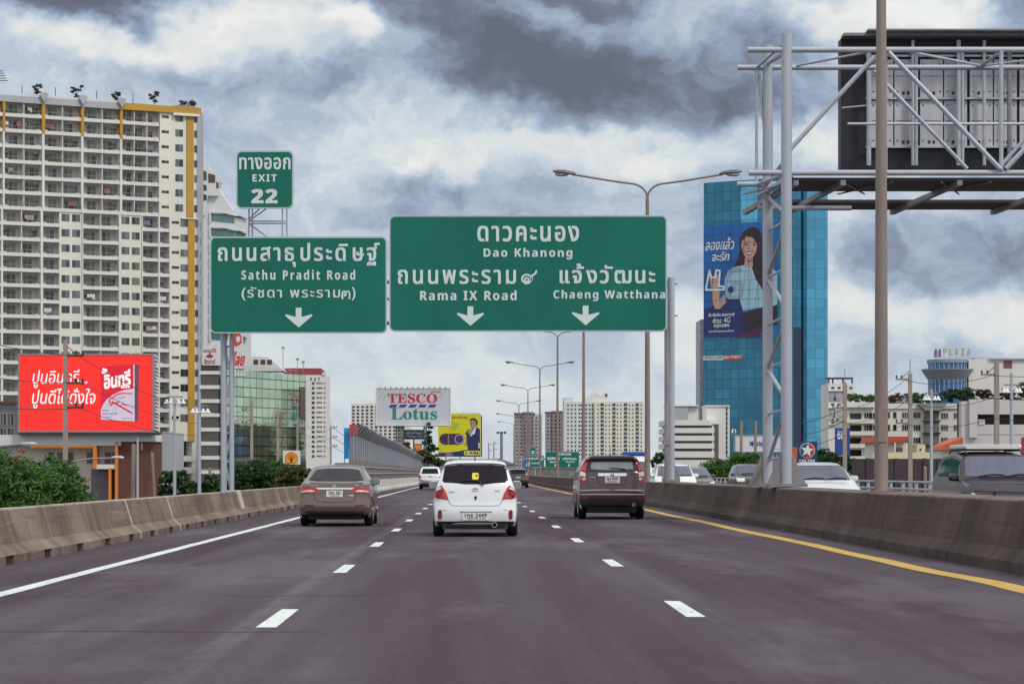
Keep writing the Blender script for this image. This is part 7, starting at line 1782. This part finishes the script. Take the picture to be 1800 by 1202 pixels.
mb = MB(); mb.box(X(915, D+40), X(1060, D+40), D+40, D+40.4, -.5, Z(823, D+40)); mb.build('wall', M('wall_olive', (.16, .17, .15), .85, var=.3, scale=.4), hw)
mb = MB(); mb.box(X(915, D+40), X(1060, D+40), D+39.9, D+40.5, Z(823, D+40), Z(822, D+40)); mb.build('coping', M('coping_olive', (.17, .16, .07), .8, var=.3), hw)
D = 900.0
lb = thing('low_building', 'long low brownish roofed building under the yellow billboard', 'building', (X(850, D), D, GZ))
mb = MB(); mb.box(X(770, D), X(905, D), D, D+20, GZ, Z(815, D)); mb.build('wall', M('low_wall', (.46, .45, .45), .85, var=.2, scale=.2), lb)
mb = MB(); pprism(mb, FD(D), [(766, 816), (790, 806), (880, 806), (908, 816)], -21, .8); mb.build('roof', STREETG, lb)
lb = thing('low_building', 'low white sheds with dark roofs beyond the hotel at the end of the noise wall', 'building', (X(640, 960), 960, GZ))
mb = MB(); mb.box(X(585, 960), X(660, 960), 960, 980, GZ, Z(818, 960)); mb.build('wall', PLASTER, lb)
mb = MB(); pprism(mb, FD(960), [(583, 819), (590, 813), (655, 813), (662, 819)], -21, .8); mb.build('roof', STREETG, lb)

# ================================================================ poles and wires
CONP = M('pole_concrete', (.30, .25, .23), .85, var=.25, scale=1.2, streak=.2)
WOODP = M('pole_weathered', (.26, .20, .175), .85, var=.3, scale=1.5, streak=.15)
INSU = M('insulator_brown', (.07, .035, .035), .4, var=.2)
WIRE = M('wire_black', (.020, .018, .022), .6, var=.1)
def upole(px, ytop, D, label, arms, r=.13, side=1, rod=True, mat=None):
    x = X(px, D); zt = Z(ytop, D)
    t = thing('utility_pole', label, 'utility pole', (x, D, GZ), 'concrete utility poles along the service roads')
    mb = MB(); mb.fprism(FD(D), [(x-r, GZ), (x+r, GZ), (x+r*.7, zt), (x-r*.7, zt)], -r, r); mb.build('pole', mat or CONP, t)
    for y in arms:
        z = Z(y, D); mb = MB(); mb.box(min(x, x+side*.85), max(x, x+side*.85), D-.07, D+.07, z, z+.10); mb.tube((x, D, z+.55), (x+side*.55, D, z+.1), .03, n=5); arm = mb.build('crossarm', INSU if side > 0 and px < 200 else GALV_D, t)
        mb = MB()
        for q in (.5, .8):
            mb.lathe([(.03, 0), (.07, .05), (.04, .08), (.07, .13), (.03, .2)], (x+side*q, D, z+.10), 'z', 7)
        mb.build('insulator', INSU, arm)
    if rod:
        mb = MB(); mb.tube((x, D, zt), (x, D, zt+.9), .025, n=5); mb.build('rod', GALV_D, t)
    return t
upole(115, 597, 118, 'nearest concrete pole standing in front of the red screen', (627, 675, 718), .125, 1, False)
upole(442.5, 704, 222, 'pole just right of the ladder mast before the green glass office', (722, 745), .15, -1)
upole(488.6, 725, 252, 'pole left of the shell sign before the green glass office', (729, 748, 766), .15, 1)
upole(523, 736, 280, 'pole rising behind the shell sign', (743, 759), .15, 1)
upole(581.5, 748, 342, 'lone pole against the sky left of the blue hoarding', (752, 769, 785), .14, 1)
upole(1600, 657, 150, 'concrete pole with bracket standing in front of the red roofed house', (668, 708, 745), .14, -1)
upole(1752, 635, 138, 'concrete pole rising behind the dark SUV with the roof box', (660,), .15, -1, False)
upole(1485, 672, 175, 'thin concrete pole just right of the blue banner', (718, 742), .16, -1)
upole(868, 776, 620, 'tiny far pole between the yellow billboard and the mast with floodlights', (780, 790), .2, 1)
upole(859, 778, 640, 'tiny far pole close to the right edge of the yellow billboard', (782, 792), .2, 1)
for px, yt, D, rr2, lab in ((234, 783, 175, .16, 'thicker grey stub pole before the brown cladding'), (271, 797, 175, .11, 'leaning thin stub pole before the brown cladding'), (1303, 742, 240, .16, 'left of the two brown poles in front of the star logo billboard'), (1328, 742, 240, .16, 'right of the two brown poles in front of the star logo billboard'), (369, 824, 190, .12, 'short stub pole with a crossbar by the striped block'), (1626, 822, 170, .13, 'short grey post in front of the dark plum boundary wall')):
    x = X(px, D); lean = -.35 if px == 271 else (.08 if px == 234 else 0); t = thing('stub_pole', lab, 'pole', (x, D, GZ))
    mb = MB(); mb.tube((x-lean, D, GZ), (x+lean*.4, D, Z(yt, D)), rr2, rr2*.85, 8); mb.build('pole', WOODP, t, smooth=40)
    mb = MB(); mb.lathe([(rr2*.9, 0), (rr2*.95, .06), (rr2*.3, .10)], (x+lean*.4, D, Z(yt, D)-.02), 'z', 8); mb.build('cap', CONP, t)
    if px == 369: mb = MB(); mb.box(x-.9, x+.7, D-.06, D+.06, Z(yt, D)-.1, Z(yt, D)+.02); mb.build('crossbar', WOODP, t)
def floods(px, yt, D, label, heads, yb):
    x = X(px, D); t = thing('floodlight_mast', label, 'floodlight mast', (x, D, GZ))
    mb = MB(); mb.tube((x, D, GZ), (x, D, Z(yt, D)), .14, .09, 10); mb.build('mast', STEEL_L, t, smooth=40)
    mb = MB(); mb.box(X(min(h for h in heads), D), X(max(heads), D), D-.05, D+.05, Z(yb, D)+.18, Z(yb, D)+.26); mb.build('crossarm', GALV_D, t)
    for h in heads:
        mb = MB(); mb.lathe([(.05, .30), (.08, .25), (.10, .17), (.21, .04), (.20, 0), (.03, .02)], (X(h, D), D, Z(yb, D)-.25), 'z', 12); mb.build('floodlight', M('flood_white', (.58, .60, .64), .35, var=.1), t, smooth=40)
floods(307, 697, 172, 'floodlight mast with bowl lamps right of the red screen', (293, 300, 314, 322), 703)
floods(350.5, 690, 158, 'floodlight mast left of the ladder mast with low bowl lamps', (339, 346, 357, 365), 719)
floods(1637, 684, 168, 'floodlight mast with white bowl lamps behind the left end of the dark SUV', (1626, 1632, 1643, 1649), 697)
floods(1778, 655, 150, 'floodlight mast with white bowl lamps at the right edge above the SUV', (1765, 1770, 1787, 1792), 683)
def mastlight(px, yt, D, label):
    x = X(px, D); t = thing('high_mast', label, 'light mast', (x, D, GZ)); mb = MB(); mb.tube((x, D, GZ), (x, D, Z(yt, D)), .42, .30, 8); mb.build('mast', GALV_D, t)
    for q in (-1, 0, 1):
        mb = MB(); mb.box(x+q*.75-.3, x+q*.75+.3, D-.3, D+.3, Z(yt, D), Z(yt, D)+.45); mb.build('lamp', DARK, t)
mastlight(881.5, 762, 560, 'far grey mast topped by dark floodlights right of the yellow billboard')
mastlight(1240, 806, 900, 'tiny far mast left of the banded office behind the sign gantry')
# curved-arm street lamp on the service road, left
D = 150; x = X(242, D); t = thing('street_lamp', 'slim metal lamp pole without arm in front of the brown cladding', 'street lamp', (x, D, GZ))
mb = MB(); mb.tube((x, D, GZ), (x, D, Z(768, D)), .10, .06, 8); mb.build('pole', GALV, t, smooth=40); mb = MB(); mb.box(x-.35, x+.1, D-.08, D+.08, Z(768, D), Z(768, D)+.1); mb.build('lamp_head', LAMP, t)
D = 108; x = X(140, D); t = thing('street_lamp', 'lamp with a long arm reaching right below the orange frames', 'street lamp', (X(118, D), D, GZ))
mb = MB(); mb.path([(X(118, D), D, GZ), (X(118, D), D, .6), (X(124, D), D, Z(812, D)), (X(160, D), D, Z(806, D)), (X(198, D), D, Z(805, D))], [.09, .08, .05, .04, .04], 8); mb.build('pole', GALV_D, t, smooth=40)
mb = MB(); mb.loft([[Vector((X(196, D)+q, D+ry*cos(2*pi*k/10), Z(805.5, D)+.03+rz*max(-.5, sin(2*pi*k/10)))) for k in range(10)] for q, ry, rz in ((0, .05, .04), (.12, .12, .08), (.40, .13, .09), (.54, .04, .03))]); mb.build('lamp_head', STEEL_L, t, smooth=40)
D = 96; t = thing('street_lamp', 'lamp head on a thin arm just above the left bushes', 'street lamp', (X(-30, D), D, GZ))
mb = MB(); mb.path([(X(-60, D), D, GZ), (X(-60, D), D, .8), (X(-20, D), D, Z(786, D)), (X(38, D), D, Z(781, D))], [.09, .08, .05, .04], 8); mb.build('pole', GALV_D, t, smooth=40)
mb = MB(); mb.loft([[Vector((X(36, D)+q, D+ry*cos(2*pi*k/10), Z(781, D)+.02+rz*max(-.5, sin(2*pi*k/10)))) for k in range(10)] for q, ry, rz in ((0, .05, .04), (.12, .12, .07), (.48, .13, .08), (.62, .04, .03))]); mb.build('lamp_head', STEEL_L, t, smooth=40)
def wire(a, b, sag, label, r=.016, grp='power lines of the left service road'):
    pts = []; a, b = Vector(a), Vector(b)
    for k in range(13):
        s = k/12; p = a.lerp(b, s); p.z -= sag*4*s*(1-s); pts.append(p)
    mb = MB(); mb.path(pts, r, 5); o = mb.build('power_line', WIRE, at=tuple(a)); tag(o, label, 'power line', grp); return o
pn = [P(139, 626, 118), P(140, 673, 118), P(139, 717, 118)]
fr = [Vector((-19.5, 70, pn[0].z+.3)), Vector((-19.5, 70, pn[1].z+.1)), Vector((-19.5, 70, pn[2].z+.1))]
LW = ('top', 'middle', 'lowest')
for k in range(3):
    wire(fr[k], pn[k], .5, '%s black power line leaving the pole before the red screen towards the left' % LW[k])
    wire(pn[k], P(430+k*1.5, 722+k*12, 222), 1.1, '%s black power line from the pole before the red screen to the ladder mast' % LW[k])
nxt = [(488.6+5, 252, (729, 748, 766)), (523+5, 280, (743, 759, 775)), (581.5+4, 342, (752, 769, 785))]
prev = [P(430+k*1.5, 722+k*12, 222) for k in range(3)]
for j, (px, D_, ysx) in enumerate(nxt):
    for k in range(3):
        q = P(px, ysx[k], D_); wire(prev[k], q, .55, '%s black power line sagging across %s' % (LW[k], ('the left half of the green glass office', 'the right half of the green glass office', 'the gap between shell sign and lone pole')[j]), .018); prev[k] = q
for k in range(3):
    wire(prev[k], P(700, (795, 800, 806)[k], 600), 1.5, '%s black power line running on past the blue hoarding' % LW[k], .03)
G2 = 'power lines of the right service road'
for k, (ya, yb, yc) in enumerate(((668, 660, 720), (708, 700, 742), (745, 735, 764))):
    wire(P(1590, ya, 150), P(1742, yb, 138), .35, '%s black power line between the two poles flanking the floodlight mast' % LW[k], .016, G2)
    wire(P(1590, ya, 150), P(1480, yc, 175), .4, '%s black power line from the red roofed house to the blue banner' % LW[k], .016, G2)
    wire(P(1480, yc, 175), P(1330, yc+18, 240), .7, '%s black power line crossing the foot of the blue glass tower' % LW[k], .024, G2)
    wire(P(1742, yb, 138), (34.5, 110, Z(yb, 138)-.2), .4, '%s black power line leaving to the right over the parking building' % LW[k], .016, G2)

# ================================================================ trees, bushes and roof gardens
LEAF = M('leaf_green', (.062, .145, .030), .6, var=.55, scale=1.1, island=.55, spec=.3)
LEAFD = M('leaf_dark_green', (.022, .062, .020), .6, var=.5, scale=.9, island=.5, spec=.3)
LEAFO = M('leaf_olive', (.075, .080, .022), .65, var=.5, scale=.9, island=.5, spec=.3)
LEAFB = M('leaf_brownish', (.085, .060, .032), .7, var=.5, scale=.9, island=.5, spec=.2)
LEAFR = M('leaf_roof_green', (.050, .115, .018), .6, var=.5, scale=.8, island=.5, spec=.3)
FLOW = M('blossom_orange', (.42, .10, .02), .6, var=.4, island=.6)
BARK = M('bark', (.075, .055, .045), .9, var=.4, scale=5)
def leaves(mb, lobes, n, size, rnd_, droop=.3, long=2.2):
    n = int(n*1.9); size *= .66
    tot = sum(l[1][0]*l[1][2] for l in lobes)
    for c, r in lobes:
        k = int(n*r[0]*r[2]/tot); sub = []
        for _ in range(max(4, k//45)):
            while True:
                v = Vector((rnd_.uniform(-1, 1), rnd_.uniform(-1, 1), rnd_.uniform(-1, 1)))
                if .25 < v.length < 1: break
            sub.append(Vector((v.x*r[0], v.y*r[1], v.z*r[2])))
        for i in range(k):
            s = sub[i % len(sub)]; g = .24*min(r)
            p = Vector(c)+s+Vector((rnd_.gauss(0, g), rnd_.gauss(0, g), rnd_.gauss(0, g*.45)))
            d = Vector((rnd_.gauss(0, 1), rnd_.gauss(0, 1), rnd_.gauss(0, .6)-droop)); d.normalize()
            e = d.cross(Vector((rnd_.gauss(0, 1), rnd_.gauss(0, 1), rnd_.gauss(0, 1)))); e.normalize()
            L_ = size*rnd_.uniform(.6, 1.4)*long*.5; W_ = size*rnd_.uniform(.5, 1.1)*.5; q = d.cross(e)*(L_*.25)
            mb.add([p-d*L_, p+e*W_+q*.5, p+d*L_, p-e*W_+q*.5], [(0, 1, 2, 3)])
def tree(name, label, cat, base, lobes, n, size, mat, trunk=.18, seed=1, blossom=None, long=2.2, group=None, droop=.3):
    rnd_ = random.Random(seed); t = thing(name, label, cat, base, group)
    b = Vector(base); cz = min(c[2] for c, r in lobes)
    mb = MB(); top = Vector((sum(c[0] for c, r in lobes)/len(lobes), sum(c[1] for c, r in lobes)/len(lobes), max(c[2] for c, r in lobes)))
    mid = b.lerp(top, .45)+Vector((rnd_.uniform(-.2, .2), 0, 0)); mb.path([b, b.lerp(mid, .5), mid, top], [trunk, trunk*.85, trunk*.7, trunk*.25], 8)
    for c, r in lobes:
        c = Vector(c); mb.path([mid.lerp(b, rnd_.uniform(0, .25)), mid.lerp(c, .5)+Vector((0, 0, -.1)), c, c+Vector((rnd_.uniform(-.5, .5)*r[0], rnd_.uniform(-.5, .5)*r[1], .6*r[2]))], [trunk*.45, trunk*.3, trunk*.18, trunk*.06], 5)
    mb.build('trunk', BARK, t)
    mb = MB(); leaves(mb, lobes, n, size, rnd_, droop, long); mb.build('crown', mat, t)
    if blossom:
        mb = MB(); leaves(mb, blossom, 130, size*.8, rnd_, 0, 1.3); mb.build('blossom', FLOW, t)
    return t
def PX(px, py, D, dy=0): p = P(px, py, D); return (p.x, p.y+dy, p.z)
m_ = lambda D, a: a*D/FPX
# left, just outside the parapet
D = 66
tree('flame_tree', 'feathery bright green tree with orange blossom at the left edge', 'tree', (X(20, D), D, GZ), [(PX(15, 835, D), (.65, .6, .5)), (PX(-35, 815, D), (.7, .7, .5)), (PX(60, 845, D, .5), (.6, .6, .45)), (PX(30, 880, D), (.9, .7, .5)), (PX(-10, 870, D), (.9, .7, .5))], 5200, .075, LEAF, .14, 3, [(PX(42, 797, D), (.26, .2, .10)), (PX(20, 806, D), (.2, .2, .08))], 3.2, droop=.15)
D = 72
tree('feathery_tree', 'feathery green tree left of the near concrete pole foot', 'tree', (X(110, D), D, GZ), [(PX(100, 822, D), (.45, .6, .35)), (PX(125, 856, D), (.45, .6, .38)), (PX(80, 850, D), (.6, .6, .5)), (PX(110, 890, D), (.9, .7, .55)), (PX(60, 895, D), (.8, .7, .5))], 5200, .080, LEAF, .14, 5, None, 3.2, droop=.15)
D = 92
tree('leafy_tree', 'darker low tree behind the feathery ones before the grey panel', 'tree', (X(150, D), D, GZ), [(PX(140, 868, D), (.4, .6, .4)), (PX(110, 845, D), (.4, .6, .4)), (PX(60, 835, D), (.8, .7, .5)), (PX(5, 825, D), (.9, .7, .5)), (PX(150, 890, D), (.4, .5, .4))], 3600, .11, LEAFD, .14, 6)
D = 178
tree('leafy_tree', 'small dark tree between the grey wing and the floodlight mast', 'tree', (X(316, D), D, GZ), [(PX(300, 848, D), (.7, .8, .9)), (PX(330, 858, D), (.7, .7, .7)), (PX(290, 868, D), (.6, .6, .6)), (PX(318, 838, D), (.4, .5, .5))], 1500, .26, LEAFD, .16, 7)
tree('leafy_tree', 'dark bush left of the ladder mast foot', 'tree', (X(375, D), D-4, GZ), [(PX(372, 852, D-4), (.6, .7, .7)), (PX(352, 862, D-4), (.6, .7, .5)), (PX(392, 860, D-4), (.5, .6, .6))], 1100, .26, LEAFD, .14, 8)
D = 190
tree('leafy_tree', 'dense green tree row right of the ladder mast foot', 'tree', (X(440, D), D, GZ), [(PX(425, 838, D), (.8, 1, .9)), (PX(455, 830, D), (.9, 1, .9)), (PX(480, 838, D), (.8, 1, .8)), (PX(440, 860, D), (1.2, 1, .7)), (PX(475, 862, D), (1, 1, .7))], 5200, .19, LEAFD, .2, 9)
tree('leafy_tree', 'olive brown tree under the shell sign', 'tree', (X(525, D), D-3, GZ), [(PX(515, 838, D-3), (.9, .9, .8)), (PX(540, 842, D-3), (.7, .8, .7)), (PX(500, 845, D-3), (.7, .8, .8)), (PX(530, 862, D-3), (1, 1, .6))], 4000, .19, LEAFO, .2, 10)
tree('leafy_tree', 'plain green tree between the dense green row and the olive brown tree', 'tree', (X(495, D), D+6, GZ), [(PX(490, 830, D+6), (.8, .9, .8)), (PX(505, 850, D+6), (.9, .9, .9))], 1300, .27, LEAF, .2, 11)
D = 500
tree('bare_tree', 'sparse tall tree in front of the white billboard truss', 'tree', (X(752, D), D, GZ), [(PX(752, 765, D), (.9, 1, 1.6)), (PX(757, 790, D), (1.3, 1, 2.0)), (PX(748, 785, D), (.9, 1, 1.6)), (PX(756, 750, D), (.5, .6, .9))], 750, .42, LEAFD, .22, 12, long=2.8)
tree('dry_shrub', 'brown olive shrub left of the small arch letter sign', 'shrub', (X(718, D), D-4, GZ), [(PX(717, 782, D-4), (.8, 1, 1.6)), (PX(720, 797, D-4), (.9, 1, 1.3)), (PX(713, 795, D-4), (.8, 1, 1.2))], 900, .45, LEAFB, .2, 13)
tree('dry_shrub', 'wide olive shrub below the small arch letter sign', 'shrub', (X(748, D), D-8, GZ), [(PX(745, 803, D-8), (1.6, 1, 1.1)), (PX(760, 806, D-8), (1.4, 1, 1.0)), (PX(733, 808, D-8), (1.2, 1, .9)), (PX(772, 812, D-8), (1.2, 1, .8))], 1500, .45, LEAFO, .2, 14)
D = 205
tree('leafy_tree', 'bright green spreading tree above the dark oncoming sedan', 'tree', (X(1285, D), D, GZ), [(PX(1265, 828, D), (1.5, 1.2, .9)), (PX(1300, 815, D), (1.0, 1, .9)), (PX(1325, 812, D), (1.1, 1, .8)), (PX(1240, 838, D), (1.3, 1, .6)), (PX(1335, 832, D), (1.2, 1, .9)), (PX(1295, 840, D), (1.6, 1, .7))], 6500, .18, LEAFR, .25, 15)
tree('leafy_tree', 'green bush filling the gap between the gantry columns and the navy sign', 'tree', (X(1375, D), D, GZ), [(PX(1365, 830, D), (1.0, 1, .9)), (PX(1392, 832, D), (.9, 1, .8)), (PX(1375, 848, D), (1.4, 1, .6))], 1500, .27, LEAFO, .2, 16)
D = 230
tree('leafy_tree', 'green bush behind the white oncoming sedan right of the navy sign', 'tree', (X(1455, D), D, GZ), [(PX(1450, 805, D), (1.1, 1, .8)), (PX(1475, 815, D), (1.3, 1, .9)), (PX(1440, 822, D), (1.0, 1, .9)), (PX(1500, 822, D), (1.2, 1, .7)), (PX(1520, 826, D), (1.0, 1, .5))], 4200, .2, LEAFD, .2, 17)
tree('leafy_tree', 'small far dark tree left of the banded white office', 'tree', (X(1262-100, 560), 560, GZ), [(PX(1160, 806, 560), (1.4, 1, 1.6)), (PX(1155, 815, 560), (1.6, 1, 1.3))], 700, .5, LEAFD, .25, 18)
# roof gardens
D = 602
for i, (px, py, rx, rz, mt, lab) in enumerate([(1505, 698, 2.9, 1.0, LEAFR, 'light green shrub at the left of the roof garden above the balconies'), (1525, 699, 2.2, .9, LEAFR, 'light green shrub just left of the near lamp post in the roof garden'), (1578, 700, 2.0, 1.3, LEAFB, 'brownish shrub on the roof left of the concrete pole'),
        (1612, 698, 2.6, 1.5, LEAFD, 'dark green shrub on the roof beside the floodlight bowls'), (1640, 702, 2.6, .9, LEAFD, 'low dark shrub on the roof under the floodlight mast')]):
    tree('roof_shrub', lab, 'shrub', (X(px, D), D+2, Z(709, D)), [(PX(px, py, D, 2), (rx, 1.5, rz)), (PX(px+4, py+3, D, 2), (rx*.8, 1.2, rz*.7))], 750, .42, mt, .15, 30+i, group='shrubs of the roof gardens')
D = 540
for i, (px, py, rx, rz, mt, lab) in enumerate([(1672, 694, 2.2, 1.2, LEAFD, 'dark round shrub left below the round blue tower'), (1694, 692, 2.3, 1.4, LEAFD, 'dark round shrub below the middle of the round blue tower'), (1728, 691, 1.5, .9, LEAFB, 'brown fan shrub on the parking roof right of the round blue tower'), (1772, 692, 1.6, 1.0, LEAFB, 'reddish shrub beside the right floodlight mast'), (1800, 686, 1.6, 1.6, LEAFD, 'dark shrub cut by the right edge of view')]):
    tree('roof_shrub', lab, 'shrub', (X(px, D), D, Z(706, D)), [(PX(px, py, D), (rx, 1.5, rz)), (PX(px+5, py+4, D), (rx, 1.2, rz*.7))], 750, .38, mt, .15, 40+i, group='shrubs of the roof gardens')
hb_ = thing('roof_hedge', 'low dark hedge along the roof edge of the parking building', 'hedge', (X(1690, 545), 545, Z(706, 545))); mb = MB(); leaves(mb, [((X(1690+12*k, 545), 545, Z(702, 545)), (1.0, .8, .55)) for k in range(11)], 1500, .34, random.Random(77)); mb.build('foliage', LEAFD, hb_)
# little trees on the condominium roof
Fc = FP(-62, 474, 345, 495)
for i, (px, py, s_, lab) in enumerate([(71, 152, 1.0, 'left, widest sparse tree on the condominium roof'), (141, 157, 1.0, 'tallest slender sparse tree on the condominium roof, second from the left'), (211, 166, .8, 'smallest low sparse tree on the condominium roof'), (278, 167, .9, 'sparse tree above the ochre roof band of the condominium')]):
    q = Fc.at(Fc.U(px), 0, -2); zb_ = Fc.V(px, 181); zt_ = Fc.V(px, py)
    tree('roof_tree', lab, 'tree', (q.x, q.y, zb_), [((q.x-.4*s_, q.y, zt_), (.75*s_, .7, .7*s_)), ((q.x+.5*s_, q.y, zt_+.5*s_), (.6*s_, .6, .6*s_)), ((q.x, q.y, zt_-.9*s_), (.5*s_, .5, .5*s_))], 130, .45, M('leaf_grey', (.045, .045, .042), .7, var=.4, island=.4), .09, 50+i, group='small trees on the condominium roof')
q = Fc.at(Fc.U(336), 0, -2); tree('roof_shrub', 'green shrub at the right end of the condominium roof', 'shrub', (q.x, q.y, Fc.V(336, 181)), [((q.x, q.y, Fc.V(336, 179)), (1.7, 1, .7)), ((q.x+1.2, q.y, Fc.V(342, 181)), (1, 1, .6))], 320, .4, LEAFO, .1, 60)
# distant belt of trees that closes the view at street level
mb = MB(); leaves(mb, [((x, 1750+30*sin(x), 1+2*sin(x*.07)), (16, 6, 5)) for x in range(-420, 640, 22)], 6000, 2.6, random.Random(5)); tag(mb.build('distant_trees', LEAFD), kind='stuff')
